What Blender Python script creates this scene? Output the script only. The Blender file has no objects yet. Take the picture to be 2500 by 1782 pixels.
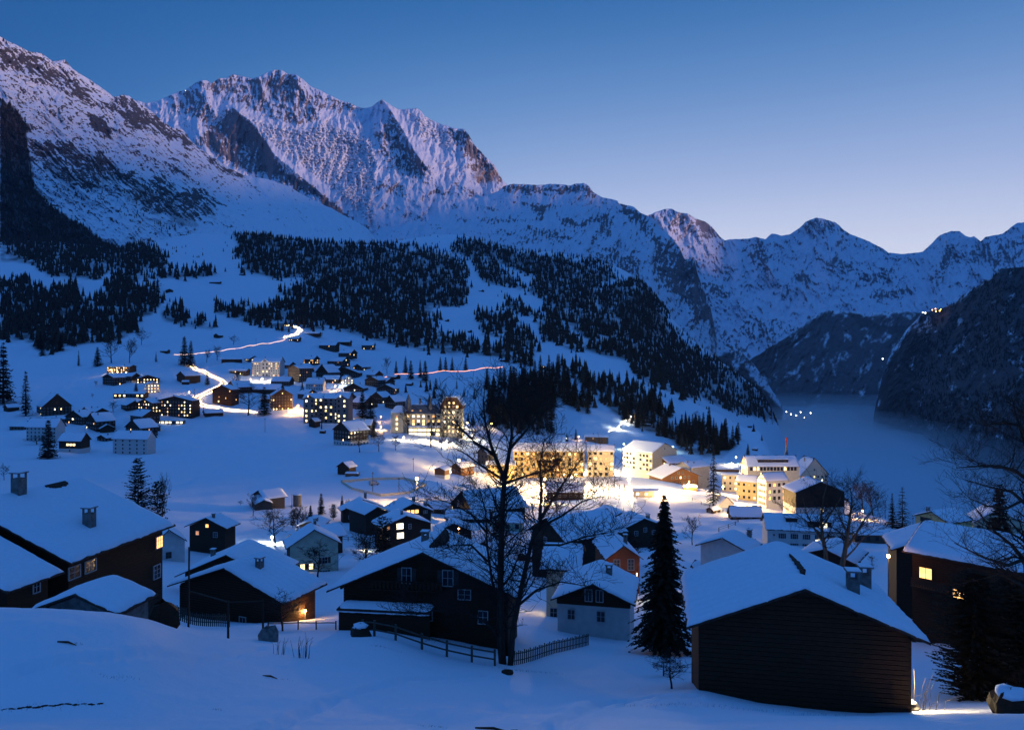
import bpy, math, random
import numpy as np

# ------------------------------------------------------------------ scene, camera, sky, sun
scn = bpy.context.scene
COL = scn.collection
F, CX, HY = 1870.0, 1250.0, 845.0          # focal length, centre column and horizon row of the 2500 px wide view
cam_d = bpy.data.cameras.new('camera')
cam = bpy.data.objects.new('camera', cam_d)
COL.objects.link(cam)
cam.location = (0, 0, 0)
cam.rotation_euler = (math.radians(90), 0, 0)
cam_d.sensor_width = 36.0
cam_d.lens = 36.0 * F / 2500.0
cam_d.shift_y = -(891.0 - HY) / 2500.0
cam_d.clip_start = 0.5
cam_d.clip_end = 60000.0
scn.camera = cam

SUN_AZ = math.radians(118.0)      # to the right of the view axis (+Y)
SUN_EL = math.radians(6.0)
world = bpy.data.worlds.new('World')
scn.world = world
world.use_nodes = True
wn = world.node_tree.nodes
wl = world.node_tree.links
for n in list(wn):
    wn.remove(n)
w_out = wn.new('ShaderNodeOutputWorld')
w_bg = wn.new('ShaderNodeBackground')
w_bg.inputs['Strength'].default_value = 1.0
sky = wn.new('ShaderNodeTexSky')
sky.sky_type = 'NISHITA'
sky.sun_disc = False
sky.sun_elevation = math.radians(1.0)
sky.sun_rotation = math.radians(28.0)
sky.altitude = 1300.0
sky.air_density = 1.0
sky.dust_density = 0.2
sky.ozone_density = 6.0
w_hue = wn.new('ShaderNodeMix')
w_hue.data_type = 'RGBA'
w_hue.blend_type = 'MULTIPLY'
w_hue.inputs[0].default_value = 1.0
w_hue.inputs[7].default_value = (0.10, 0.10, 0.10, 1)
wl.new(sky.outputs[0], w_hue.inputs[6])
# the blue hour: the dome deepens away from the afterglow over the valley head
w_geo = wn.new('ShaderNodeTexCoord')
def w_dot(v):
    n = wn.new('ShaderNodeVectorMath'); n.operation = 'DOT_PRODUCT'
    n.inputs[1].default_value = v
    wl.new(w_geo.outputs['Generated'], n.inputs[0])
    return n.outputs['Value']
gaz = math.radians(27.0)
w_glow = w_dot((math.sin(gaz), math.cos(gaz), 0.0))
w_elev = w_dot((0, 0, 1))
def w_math(op, a, b=None, clamp=False):
    n = wn.new('ShaderNodeMath'); n.operation = op; n.use_clamp = clamp
    for i, x in enumerate((a, b)):
        if x is None: continue
        if isinstance(x, (int, float)): n.inputs[i].default_value = x
        else: wl.new(x, n.inputs[i])
    return n.outputs[0]
w_ramp = wn.new('ShaderNodeValToRGB')          # colour by height above the horizon
cr = w_ramp.color_ramp
cr.interpolation = 'B_SPLINE'
stops = SKY_STOPS = [(0.0, (1.0, 1.0, 1.06)), (0.11, (0.80, 0.84, 1.0)), (0.19, (0.45, 0.57, 0.86)), (0.29, (0.145, 0.32, 0.64)), (0.40, (0.022, 0.155, 0.44)), (0.53, (0.002, 0.082, 0.275)), (0.66, (0.018, 0.125, 0.40)), (0.82, (0.034, 0.165, 0.52)), (1.0, (0.038, 0.17, 0.55))]
while len(cr.elements) < len(stops):
    cr.elements.new(0.5)
for e, (p, c) in zip(cr.elements, stops):
    e.position = p
    e.color = c + (1.0,)
# distance from the afterglow: height counts most, bearing less
w_h = w_math('MULTIPLY', w_math('MAXIMUM', w_elev, 0.0), 0.95)
w_b = w_math('MULTIPLY', w_math('SUBTRACT', 1.0, w_glow), 0.68)
w_t = w_math('ADD', w_math('POWER', w_math('ADD', w_math('MULTIPLY', w_h, w_h), w_math('MULTIPLY', w_b, w_b)), 0.5), 0.0, True)
wl.new(w_t, w_ramp.inputs[0])
w_mix = wn.new('ShaderNodeMix')
w_mix.data_type = 'RGBA'
w_mix.inputs[0].default_value = 0.93
wl.new(w_hue.outputs[2], w_mix.inputs[6])
wl.new(w_ramp.outputs[0], w_mix.inputs[7])
wl.new(w_mix.outputs[2], w_bg.inputs[0])
wl.new(w_bg.outputs[0], w_out.inputs[0])

sun_d = bpy.data.lights.new('sun', 'SUN')
sun = bpy.data.objects.new('sun', sun_d)
COL.objects.link(sun)
sun_d.energy = 2.6
sun_d.angle = math.radians(7)
sun_d.color = (1.0, 0.66, 0.62)
sun.rotation_euler = (math.radians(90) - SUN_EL, 0, -SUN_AZ + math.radians(180))
scn.view_settings.view_transform = 'Standard'
scn.view_settings.look = 'None'
scn.view_settings.exposure = 0.0
scn.view_settings.gamma = 1.0
scn.view_settings.use_curve_mapping = False
cy = scn.cycles
cy.use_denoising = True
cy.denoiser = 'OPENIMAGEDENOISE'
cy.max_bounces = 5
cy.diffuse_bounces = 3
cy.glossy_bounces = 2
cy.transmission_bounces = 2
cy.transparent_max_bounces = 6
cy.volume_bounces = 3
cy.sample_clamp_indirect = 4.0
cy.caustics_reflective = False
cy.caustics_refractive = False

random.seed(7)
RNG = np.random.default_rng(11)

# ------------------------------------------------------------------ helpers
GK = [0, 430, 520, 640, 800, 1000, 1300, 1700, 2200, 2600, 2900, 3300, 3800]
GV = [0, 688, 810, 960, 1160, 1400, 1760, 2160, 2620, 2960, 3200, 3500, 3900]
def G(t):
    return np.interp(t, GK, GV)
def Wp(px, py, y):
    """world point on the bearing of column px, row py, y metres ahead"""
    return ((px - CX) / F * y, y, (HY - py) / F * y)

_perm = np.random.default_rng(3).permutation(256)
_perm = np.concatenate([_perm, _perm, _perm])
_ga = np.random.default_rng(4).uniform(0, 2 * np.pi, 256)
_gx, _gy = np.cos(_ga), np.sin(_ga)
def perlin(x, y):
    xi = np.floor(x).astype(np.int64); yi = np.floor(y).astype(np.int64)
    xf = x - xi; yf = y - yi
    xi &= 255; yi &= 255
    u = xf * xf * xf * (xf * (xf * 6 - 15) + 10)
    v = yf * yf * yf * (yf * (yf * 6 - 15) + 10)
    def g(ix, iy, dx, dy):
        h = _perm[_perm[ix] + iy]
        return _gx[h] * dx + _gy[h] * dy
    a = g(xi, yi, xf, yf); b = g(xi + 1, yi, xf - 1, yf)
    c = g(xi, yi + 1, xf, yf - 1); d = g(xi + 1, yi + 1, xf - 1, yf - 1)
    return ((a + u * (b - a)) + v * ((c + u * (d - c)) - (a + u * (b - a)))) * 1.5
def fbm(x, y, o=5, gain=0.5, lac=2.03, ridged=False):
    s = 0; a = 1.0; t = 0
    for i in range(o):
        n = perlin(x + 17.3 * i, y - 9.1 * i)
        if ridged: n = 1 - 2 * np.abs(n)
        s = s + a * n; t += a
        a *= gain; x = x * lac; y = y * lac
    return s / t
def sstep(a, b, x):
    t = np.clip((x - a) / (b - a), 0, 1)
    return t * t * (3 - 2 * t)
def poly_sd(X, Y, pts):
    """signed distance (px) to a polygon, positive inside"""
    P = np.array(pts, float)
    x = X.ravel(); y = Y.ravel()
    d2 = np.full(x.shape, 1e18); ins = np.zeros(x.shape, bool)
    for i in range(len(P)):
        ax, ay = P[i]; bx, by = P[(i + 1) % len(P)]
        ex, ey = bx - ax, by - ay
        t = np.clip(((x - ax) * ex + (y - ay) * ey) / (ex * ex + ey * ey + 1e-9), 0, 1)
        d2 = np.minimum(d2, (x - ax - t * ex) ** 2 + (y - ay - t * ey) ** 2)
        if ay != by:
            c = ((ay > y) != (by > y)) & (x < ex * (y - ay) / (by - ay) + ax)
            ins ^= c
    d = np.sqrt(d2)
    return np.where(ins, d, -d).reshape(X.shape)

def prop(o, label=None, cat=None, group=None, kind=None):
    if label: o['label'] = label
    if cat: o['category'] = cat
    if group: o['group'] = group
    if kind: o['kind'] = kind
    return o
def mesh_np(name, V, Fq, mat=None, smooth=False):
    """mesh from arrays: V (n,3), Fq list/array of faces"""
    me = bpy.data.meshes.new(name)
    V = np.asarray(V, np.float32)
    Fq = np.asarray(Fq, np.int32)
    k = Fq.shape[1]
    me.vertices.add(len(V)); me.vertices.foreach_set('co', V.ravel())
    me.loops.add(Fq.size); me.loops.foreach_set('vertex_index', Fq.ravel())
    me.polygons.add(len(Fq))
    me.polygons.foreach_set('loop_start', np.arange(0, Fq.size, k, dtype=np.int32))
    me.polygons.foreach_set('loop_total', np.full(len(Fq), k, np.int32))
    if smooth: me.polygons.foreach_set('use_smooth', np.ones(len(Fq), bool))
    me.update(calc_edges=True)
    if mat: me.materials.append(mat)
    return me
def add_attr(me, name, arr):
    a = me.attributes.new(name, 'FLOAT', 'POINT')
    a.data.foreach_set('value', np.asarray(arr, np.float32).ravel())
def link(name, me, parent=None, loc=None, rz=None):
    o = bpy.data.objects.new(name, me)
    COL.objects.link(o)
    if parent is not None: o.parent = parent
    if loc is not None: o.location = loc
    if rz is not None: o.rotation_euler = (0, 0, rz)
    return o
def thing(name, label, cat, loc=(0, 0, 0), rz=0.0, group=None):
    o = bpy.data.objects.new(name, None)
    o.empty_display_size = 0.3
    COL.objects.link(o)
    o.location = loc; o.rotation_euler = (0, 0, rz)
    return prop(o, label, cat, group)

class MB:
    """collects simple solids into one mesh"""
    def __init__(s): s.v = []; s.f = []
    def quadgrid(s, P):
        P = np.asarray(P, float); n, m = P.shape[:2]; b = len(s.v)
        s.v += [tuple(p) for p in P.reshape(-1, 3)]
        for i in range(n - 1):
            for j in range(m - 1):
                s.f.append((b + i * m + j, b + i * m + j + 1, b + (i + 1) * m + j + 1, b + (i + 1) * m + j))
        return s
    def box(s, x0, y0, z0, x1, y1, z1):
        b = len(s.v)
        s.v += [(x0, y0, z0), (x1, y0, z0), (x1, y1, z0), (x0, y1, z0), (x0, y0, z1), (x1, y0, z1), (x1, y1, z1), (x0, y1, z1)]
        for q in ((0, 3, 2, 1), (4, 5, 6, 7), (0, 1, 5, 4), (1, 2, 6, 5), (2, 3, 7, 6), (3, 0, 4, 7)):
            s.f.append(tuple(b + i for i in q))
        return s
    def prism(s, prof, y0, y1):
        """profile (x,z) loop extruded along y"""
        b = len(s.v); n = len(prof)
        s.v += [(x, y0, z) for x, z in prof] + [(x, y1, z) for x, z in prof]
        s.f.append(tuple(b + i for i in range(n)))
        s.f.append(tuple(b + n + i for i in reversed(range(n))))
        for i in range(n):
            j = (i + 1) % n
            s.f.append((b + j, b + i, b + n + i, b + n + j))
        return s
    def tube(s, pts, rad, k=5, cap=True):
        pts = [np.array(p, float) for p in pts]; b = len(s.v); n = len(pts)
        for i, p in enumerate(pts):
            d = pts[min(i + 1, n - 1)] - pts[max(i - 1, 0)]
            d = d / (np.linalg.norm(d) + 1e-9)
            a = np.array([1, 0, 0]) if abs(d[0]) < .8 else np.array([0, 1, 0])
            u = np.cross(d, a); u /= np.linalg.norm(u); w = np.cross(d, u)
            r = rad[i] if hasattr(rad, '__len__') else rad
            for q in range(k):
                t = 2 * math.pi * q / k
                s.v.append(tuple(p + r * (math.cos(t) * u + math.sin(t) * w)))
        for i in range(n - 1):
            for q in range(k):
                r = (q + 1) % k
                s.f.append((b + i * k + q, b + i * k + r, b + (i + 1) * k + r, b + (i + 1) * k + q))
        if cap:
            s.f.append(tuple(b + q for q in reversed(range(k))))
            s.f.append(tuple(b + (n - 1) * k + q for q in range(k)))
        return s
    def tri(s, a, b_, c):
        b = len(s.v); s.v += [tuple(a), tuple(b_), tuple(c)]; s.f.append((b, b + 1, b + 2)); return s
    def mesh(s, name, mat=None, smooth=False):
        me = bpy.data.meshes.new(name)
        me.from_pydata(s.v, [], s.f)
        if smooth:
            me.polygons.foreach_set('use_smooth', np.ones(len(me.polygons), bool))
        if mat: me.materials.append(mat)
        me.update()
        return me
    def obj(s, name, mat, parent=None, loc=None, rz=None, smooth=False):
        return link(name, s.mesh(name, mat, smooth), parent, loc, rz)

# ------------------------------------------------------------------ materials
def nodes(m):
    m.use_nodes = True
    nt = m.node_tree
    b = nt.nodes.get('Principled BSDF')
    return nt, b
def mat_basic(name, col, rough=0.7, var=0.25, scale=6.0, bump=0.0, spec=0.3, coord='Object', stretch=(1, 1, 1)):
    m = bpy.data.materials.new(name)
    nt, b = nodes(m)
    tc = nt.nodes.new('ShaderNodeTexCoord'); mp = nt.nodes.new('ShaderNodeMapping')
    mp.inputs['Scale'].default_value = stretch
    nt.links.new(tc.outputs[coord], mp.inputs[0])
    n = nt.nodes.new('ShaderNodeTexNoise'); n.inputs['Scale'].default_value = scale; n.inputs['Detail'].default_value = 6
    nt.links.new(mp.outputs[0], n.inputs[0])
    r = nt.nodes.new('ShaderNodeValToRGB')
    c = np.array(col)
    r.color_ramp.elements[0].position = 0.3; r.color_ramp.elements[1].position = 0.7
    r.color_ramp.elements[0].color = tuple(np.clip(c * (1 - var), 0, 1)) + (1,)
    r.color_ramp.elements[1].color = tuple(np.clip(c * (1 + var), 0, 1)) + (1,)
    nt.links.new(n.outputs[0], r.inputs[0]); nt.links.new(r.outputs[0], b.inputs['Base Color'])
    b.inputs['Roughness'].default_value = rough
    b.inputs['Specular IOR Level'].default_value = spec
    if bump:
        bm = nt.nodes.new('ShaderNodeBump'); bm.inputs['Strength'].default_value = bump; bm.inputs['Distance'].default_value = 0.05
        nt.links.new(n.outputs[0], bm.inputs['Height']); nt.links.new(bm.outputs[0], b.inputs['Normal'])
    return m
def mat_emit(name, col, strength, var=0.0, scale=1.3):
    m = bpy.data.materials.new(name)
    nt, b = nodes(m)
    b.inputs['Base Color'].default_value = (0.3, 0.25, 0.2, 1)
    b.inputs['Roughness'].default_value = 0.3
    b.inputs['Emission Color'].default_value = tuple(col) + (1,)
    b.inputs['Emission Strength'].default_value = strength
    if var:
        tc = nt.nodes.new('ShaderNodeTexCoord'); n = nt.nodes.new('ShaderNodeTexNoise')
        n.inputs['Scale'].default_value = scale
        nt.links.new(tc.outputs['Object'], n.inputs[0])
        mr = nt.nodes.new('ShaderNodeMapRange')
        mr.inputs[1].default_value = 0.3; mr.inputs[2].default_value = 0.7
        mr.inputs[3].default_value = strength * (1 - var); mr.inputs[4].default_value = strength * (1 + var)
        nt.links.new(n.outputs[0], mr.inputs[0]); nt.links.new(mr.outputs[0], b.inputs['Emission Strength'])
    return m
def mat_terrain(name, snow, rock, dark=None, rscale=0.02, far=False, bscale=1.0, bstr=0.3):
    """snow, with rock where the rock attribute says so, and brush where the wood attribute says so"""
    m = bpy.data.materials.new(name)
    nt, b = nodes(m)
    tc = nt.nodes.new('ShaderNodeTexCoord')
    n = nt.nodes.new('ShaderNodeTexNoise'); n.inputs['Scale'].default_value = rscale; n.inputs['Detail'].default_value = 8
    n.inputs['Roughness'].default_value = 0.65
    nt.links.new(tc.outputs['Object'], n.inputs[0])
    at = nt.nodes.new('ShaderNodeAttribute'); at.attribute_name = 'rock'
    ad = nt.nodes.new('ShaderNodeMath'); ad.operation = 'MULTIPLY_ADD'
    nt.links.new(n.outputs[0], ad.inputs[0]); ad.inputs[1].default_value = 0.9
    sb = nt.nodes.new('ShaderNodeMath'); sb.operation = 'SUBTRACT'; sb.inputs[1].default_value = 0.45
    nt.links.new(at.outputs['Fac'], sb.inputs[0])
    nt.links.new(sb.outputs[0], ad.inputs[2])
    ss = nt.nodes.new('ShaderNodeMapRange'); ss.interpolation_type = 'SMOOTHSTEP'
    ss.inputs[1].default_value = 0.38; ss.inputs[2].default_value = 0.62
    nt.links.new(ad.outputs[0], ss.inputs[0])
    rk = nt.nodes.new('ShaderNodeValToRGB')
    c = np.array(rock)
    rk.color_ramp.elements[0].position = 0.3; rk.color_ramp.elements[1].position = 0.75
    rk.color_ramp.elements[0].color = tuple(c * 0.6) + (1,); rk.color_ramp.elements[1].color = tuple(c * 1.5) + (1,)
    n2 = nt.nodes.new('ShaderNodeTexNoise'); n2.inputs['Scale'].default_value = rscale * 2.7; n2.inputs['Detail'].default_value = 6
    nt.links.new(tc.outputs['Object'], n2.inputs[0]); nt.links.new(n2.outputs[0], rk.inputs[0])
    mx = nt.nodes.new('ShaderNodeMix'); mx.data_type = 'RGBA'
    nt.links.new(ss.outputs[0], mx.inputs[0])
    mx.inputs[6].default_value = tuple(snow) + (1,)
    nt.links.new(rk.outputs[0], mx.inputs[7])
    last = mx.outputs[2]
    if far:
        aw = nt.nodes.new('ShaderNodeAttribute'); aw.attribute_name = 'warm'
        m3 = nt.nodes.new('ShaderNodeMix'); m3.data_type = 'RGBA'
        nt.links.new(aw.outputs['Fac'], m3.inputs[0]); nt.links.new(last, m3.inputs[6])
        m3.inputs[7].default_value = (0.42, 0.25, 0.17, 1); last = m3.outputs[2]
    if dark is not None:
        aw = nt.nodes.new('ShaderNodeAttribute'); aw.attribute_name = 'wood'
        m2 = nt.nodes.new('ShaderNodeMix'); m2.data_type = 'RGBA'
        nt.links.new(aw.outputs['Fac'], m2.inputs[0]); nt.links.new(last, m2.inputs[6])
        m2.inputs[7].default_value = tuple(dark) + (1,); last = m2.outputs[2]
    nt.links.new(last, b.inputs['Base Color'])
    b.inputs['Roughness'].default_value = 0.75
    b.inputs['Specular IOR Level'].default_value = 0.15
    n4 = nt.nodes.new('ShaderNodeTexNoise'); n4.inputs['Scale'].default_value = bscale; n4.inputs['Detail'].default_value = 7
    nt.links.new(tc.outputs['Object'], n4.inputs[0])
    bm = nt.nodes.new('ShaderNodeBump'); bm.inputs['Strength'].default_value = bstr; bm.inputs['Distance'].default_value = 0.25 / bscale
    nt.links.new(n4.outputs[0], bm.inputs['Height']); nt.links.new(bm.outputs[0], b.inputs['Normal'])
    return m
SNOW = (0.82, 0.85, 0.92)
# ------------------------------------------------------------------ the village slope: one heightfield
TK = [3, 10, 16, 20, 26, 32, 38, 44, 50, 60, 75, 95, 120, 150, 190, 240, 300, 360, 430, 520, 640, 800, 1000, 1300, 1700, 2200, 2600, 2900, 3300, 3800]
TC = {
 -900: [2250,1850,1760,1590,1470,1460,1460,1452,1445,1405,1350,1290,1240,1205,1175,1143,1105,1055,995,935,870,800,735,655,570,540,520,530,580,620],
 -300: [2250,1850,1762,1595,1478,1475,1476,1468,1450,1412,1358,1298,1248,1215,1183,1152,1115,1066,1008,950,888,825,765,690,610,565,545,552,600,640],
 100: [2300,1850,1768,1600,1486,1492,1495,1478,1455,1420,1365,1305,1255,1222,1190,1160,1122,1078,1020,960,900,848,790,720,650,606,592,600,640,660],
 300: [2320,1860,1775,1640,1505,1500,1497,1485,1462,1460,1415,1350,1288,1238,1195,1165,1128,1088,1025,940,886,845,795,718,652,622,610,620,660,680],
 500: [2330,1870,1790,1700,1605,1560,1550,1540,1530,1508,1450,1382,1312,1258,1212,1172,1128,1083,1034,955,895,850,800,730,665,605,578,580,620,640],
 700: [2330,1875,1785,1720,1645,1595,1572,1552,1536,1514,1456,1388,1325,1268,1216,1168,1122,1078,1036,975,905,828,788,742,690,638,590,615,640,680],
 900: [2330,1875,1785,1725,1660,1612,1578,1552,1535,1506,1456,1392,1335,1276,1222,1160,1105,1070,1036,975,915,868,830,780,720,660,605,622,600,640],
 1100: [2330,1880,1788,1735,1682,1652,1628,1595,1555,1514,1462,1400,1340,1284,1228,1178,1135,1085,1040,990,925,875,835,790,735,680,648,625,578,610],
 1250: [2330,1880,1790,1745,1702,1670,1646,1622,1572,1512,1468,1405,1345,1290,1242,1200,1160,1112,1068,1012,938,882,845,800,750,700,665,640,612,650],
 1400: [2330,1880,1790,1750,1714,1690,1662,1628,1586,1530,1470,1410,1350,1298,1256,1215,1170,1128,1088,1040,965,905,862,815,765,710,675,655,628,670],
 1550: [2330,1880,1790,1756,1728,1700,1668,1632,1596,1540,1465,1400,1345,1305,1270,1225,1180,1142,1106,1066,1010,942,896,845,790,735,702,690,682,730],
 1700: [2330,1880,1785,1758,1728,1684,1662,1630,1598,1545,1475,1415,1355,1315,1275,1235,1195,1160,1125,1085,1040,992,1004,1015,985,905,845,850,930,1010],
 1850: [2330,1880,1780,1757,1740,1706,1685,1650,1612,1555,1485,1425,1370,1328,1285,1240,1200,1165,1130,1095,1056,1085,1125,1170,1130,1050,955,960,1040,1090],
 2000: [2330,1880,1775,1757,1748,1722,1700,1660,1620,1560,1490,1430,1375,1335,1290,1250,1215,1192,1215,1300,1560,1700,1640,1480,1400,1290,1235,1210,1180,1145],
 2150: [2330,1880,1772,1757,1748,1733,1710,1662,1620,1565,1500,1440,1385,1340,1297,1264,1285,1330,1400,1450,1560,1700,1640,1480,1400,1290,1235,1210,1180,1145],
 2300: [2330,1880,1774,1757,1745,1732,1712,1660,1615,1562,1500,1440,1362,1312,1325,1350,1400,1430,1470,1500,1560,1700,1640,1480,1400,1290,1235,1210,1180,1145],
 2500: [2330,1880,1774,1756,1740,1724,1705,1655,1612,1556,1490,1430,1370,1332,1350,1380,1420,1450,1480,1510,1560,1700,1640,1480,1400,1290,1235,1210,1180,1145],
 3300: [2300,1850,1760,1745,1725,1705,1680,1640,1595,1545,1480,1420,1365,1335,1360,1390,1430,1460,1490,1520,1560,1700,1640,1480,1400,1290,1235,1210,1180,1145],
}
_tcx = np.array(sorted(TC)); _tt = np.array([TC[c] for c in _tcx], float)       # rows: columns of the view
_ly = np.log(G(np.array(TK, float)))
# smooth (Catmull-Rom) resampling of the table in both directions
def _crom(xk, Yk, x):
    """monotone-ish cubic along axis 0"""
    h = np.diff(xk); d = np.diff(Yk, axis=0) / h[:, None]
    m = np.zeros_like(Yk)
    m[1:-1] = np.where(d[:-1] * d[1:] > 0, 2 * d[:-1] * d[1:] / (d[:-1] + d[1:] + 1e-12), 0)
    m[0] = d[0]; m[-1] = d[-1]
    i = np.clip(np.searchsorted(xk, x) - 1, 0, len(xk) - 2)
    t = ((x - xk[i]) / h[i])[:, None]
    return ((2 * t**3 - 3 * t**2 + 1) * Yk[i] + (t**3 - 2 * t**2 + t) * h[i][:, None] * m[i]
            + (-2 * t**3 + 3 * t**2) * Yk[i + 1] + (t**3 - t**2) * h[i][:, None] * m[i + 1])
NLY = 700
LYG = np.linspace(_ly[0], _ly[-1], NLY)
_tab_y = _crom(_ly, _tt.T, LYG)                    # (NLY, ncol)
PXG = np.arange(-900, 3301, 10.0)
ROWG = _crom(_tcx.astype(float), _tab_y.T, PXG).T  # (NLY, npx)

FLATS = []      # levelled ground: (x, y, radius, z, soft)
def row_at(px, y):
    px = np.asarray(px, float); ly = np.log(np.asarray(y, float))
    a = np.clip((px - PXG[0]) / 10.0, 0, len(PXG) - 1.001); b = np.clip((ly - LYG[0]) / (LYG[1] - LYG[0]), 0, NLY - 1.001)
    i = a.astype(int); j = b.astype(int); fa = a - i; fb = b - j
    return (ROWG[j, i] * (1 - fa) * (1 - fb) + ROWG[j, i + 1] * fa * (1 - fb) + ROWG[j + 1, i] * (1 - fa) * fb + ROWG[j + 1, i + 1] * fa * fb)
def ground_raw(x, y):
    px = CX + F * np.asarray(x, float) / y
    return (HY - row_at(px, y)) / F * y
def relief(x, y):
    """drifts and hummocks of the snow cover"""
    d = np.clip(y / 60.0, 0.25, 6.0)
    r = 0.24 * fbm(x / 8.0, y / 6.0, 5) + 0.05 * fbm(x / 1.6, y / 1.1 + 4, 4) * np.clip(90 / y, 0, 1) + 0.35 * d * fbm(x / 31.0 + 3, y / 31.0, 3) * np.clip((y - 45) / 60, 0.1, 1)
    r = r + np.clip((y - 600) / 400, 0, 1) * (5.0 * fbm(x / 90.0, y / 90.0, 5, ridged=True))
    r = r + np.clip((y - 1300) / 600, 0, 1) * (14.0 * fbm(x / 260.0, y / 260.0, 5, ridged=True))
    return r
def ground(x, y):
    x = np.asarray(x, float); y = np.asarray(y, float)
    z = ground_raw(x, y) + relief(x, y)
    for fx, fy, fr, fz, fs in FLATS:
        d = np.hypot(x - fx, y - fy)
        k = 1 - sstep(fr, fr + fs, d)
        z = z * (1 - k) + fz * k
    return z
def gz(x, y):
    return float(ground(np.array([x]), np.array([y]))[0])
_ys = np.exp(np.linspace(np.log(5.0), np.log(3850.0), 1500))
def hit(px, py):
    """where the bearing of a pixel first meets the slope"""
    z = ground((px - CX) / F * _ys, _ys)
    row = HY - z / _ys * F
    if px > 1870 and py > 1090:          # the shoulder drops to the fog: stay on this side of its crest
        m_ = _ys < 620
        if not np.any(row[m_] <= py): py = float(row[m_].min()) + .3
    k = np.nonzero(row <= py)[0]
    i = k[0] if len(k) else int(np.argmin(row))
    y = _ys[i]
    if len(k) and i > 0 and row[i - 1] != row[i]:
        y = _ys[i - 1] + (_ys[i] - _ys[i - 1]) * (row[i - 1] - py) / (row[i - 1] - row[i])
    x = (px - CX) / F * y
    return float(x), float(y), gz(x, y)

# ice rink and hotel square are levelled
def flat_at(px, py, rad, soft):
    x, y, z = hit(px, py)
    FLATS.append((x, y, rad, z, soft))
_flats = []
for px, py, r_, s_ in ((930, 1190, 26, 14), (1480, 1195, 40, 40), (1650, 1235, 30, 30)):
    x, y, z = hit(px, py); _flats.append((x, y, r_, z, s_))
FLATS += _flats

WOODS = {   # (outline in view columns and rows, density weight)
 'left_wall': [(0,245),(24,253),(79,316),(62,332),(75,395),(83,454),(118,498),(170,533),(221,561),(253,589),(308,616),(330,640),(160,640),(0,640)],
 'left_mid': [(0,607),(51,631),(118,675),(237,682),(276,660),(355,659),(411,655),(387,615),(336,584),(276,560),(160,570),(0,560)],
 'left_low': [(0,690),(59,690),(118,718),(178,702),(221,742),(253,718),(276,678),(328,698),(371,706),(395,742),(371,769),(336,781),(328,813),(284,836),(253,833),(178,852),(111,872),(59,833),(0,829)],
 'hedge_line': [(300,665),(360,672),(411,664),(510,660),(512,676),(411,679),(330,684),(280,684)],
 'knoll': [(390,748),(440,745),(450,775),(525,795),(520,805),(450,798),(395,780)],
 'belt': [(522,745),(560,752),(616,757),(671,745),(711,749),(770,757),(805,770),(812,800),(770,806),(730,800),(690,812),(640,800),(560,776),(525,765)],
 'hill_a': [(553,552),(632,560),(750,596),(900,602),(1030,612),(1108,631),(1144,655),(1143,678),(1132,683),(1147,706),(1135,734),(1116,750),(1061,750),(1053,769),(1072,785),(1045,797),(1084,817),(1135,829),(1179,844),(1219,844),(1230,829),(1175,817),(1171,797),(1159,773),(1198,769),(1222,765),(1250,781),(1266,801),(1298,813),(1309,860),(1301,896),(1234,888),(1215,872),(1155,868),(1076,864),(978,848),(918,832),(839,813),(800,797),(770,781),(731,765),(679,745),(730,735),(760,762),(810,762),(770,749),(731,730),(679,718),(739,690),(735,678),(671,682),(632,671),(585,667),(596,639),(569,623),(584,607)],
 'hill_b': [(1132,588),(1294,619),(1471,647),(1511,678),(1460,694),(1467,710),(1507,690),(1570,682),(1614,726),(1633,781),(1637,836),(1700,876),(1700,978),(1590,943),(1542,911),(1535,884),(1495,876),(1416,852),(1432,828),(1385,797),(1333,765),(1329,734),(1286,718),(1305,678),(1234,651),(1195,639),(1147,631),(1100,619)],
 'spur_a': [(1147,635),(1187,643),(1242,675),(1282,710),(1242,698),(1179,690),(1171,679)],
 'spur_b': [(1235,735),(1262,742),(1290,762),(1340,772),(1330,780),(1270,770),(1230,750)],
 'spur_c': [(1310,785),(1345,775),(1390,815),(1430,850),(1400,858),(1350,838),(1320,830)],
 'flank': [(1638,800),(1700,860),(1760,900),(1853,953),(1916,1004),(1900,1030),(1800,1010),(1738,985),(1679,955),(1600,920),(1600,850)],
 'centre_wood': [(1187,955),(1305,923),(1361,915),(1392,951),(1432,975),(1448,994),(1424,1010),(1392,998),(1353,978),(1345,1014),(1325,1034),(1345,1062),(1294,1062),(1195,1046)],
 'centre_wood_b': [(1369,896),(1416,907),(1463,935),(1550,947),(1605,978),(1629,1018),(1645,1040),(1690,1053),(1730,1048),(1756,1062),(1775,1060),(1805,1085),(1765,1118),(1720,1118),(1690,1106),(1655,1100),(1648,1082),(1625,1065),(1584,1055),(1540,1040),(1500,1010),(1440,960)],
}
SPARSE = {  # open scatter of single trees
 'lw_band': [(118,420),(220,440),(300,470),(390,520),(480,560),(560,600),(480,610),(380,560),(250,510),(130,470)],
 'lw_top': [(140,330),(240,350),(330,420),(420,470),(400,500),(300,450),(200,400)],
 'alp': [(960,582),(1030,574),(1120,580),(1140,625),(1080,610),(1000,600)],
 'mead_a': [(1120,690),(1260,720),(1300,760),(1260,770),(1200,745),(1130,740)],
 'mead_b': [(1440,900),(1560,930),(1720,1000),(1850,1055),(1800,1060),(1700,1020),(1560,960)],
 'low_a': [(960,930),(1060,940),(1180,960),(1180,990),(1060,985),(970,960)],
 'upper': [(400,600),(560,590),(590,640),(560,700),(450,700),(380,640)],
}
def wood_field(px, row):
    w = np.zeros(np.shape(px))
    for k, p in WOODS.items():
        w = np.maximum(w, sstep(-3, 6, poly_sd(px, row, p)))
    return w

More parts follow.
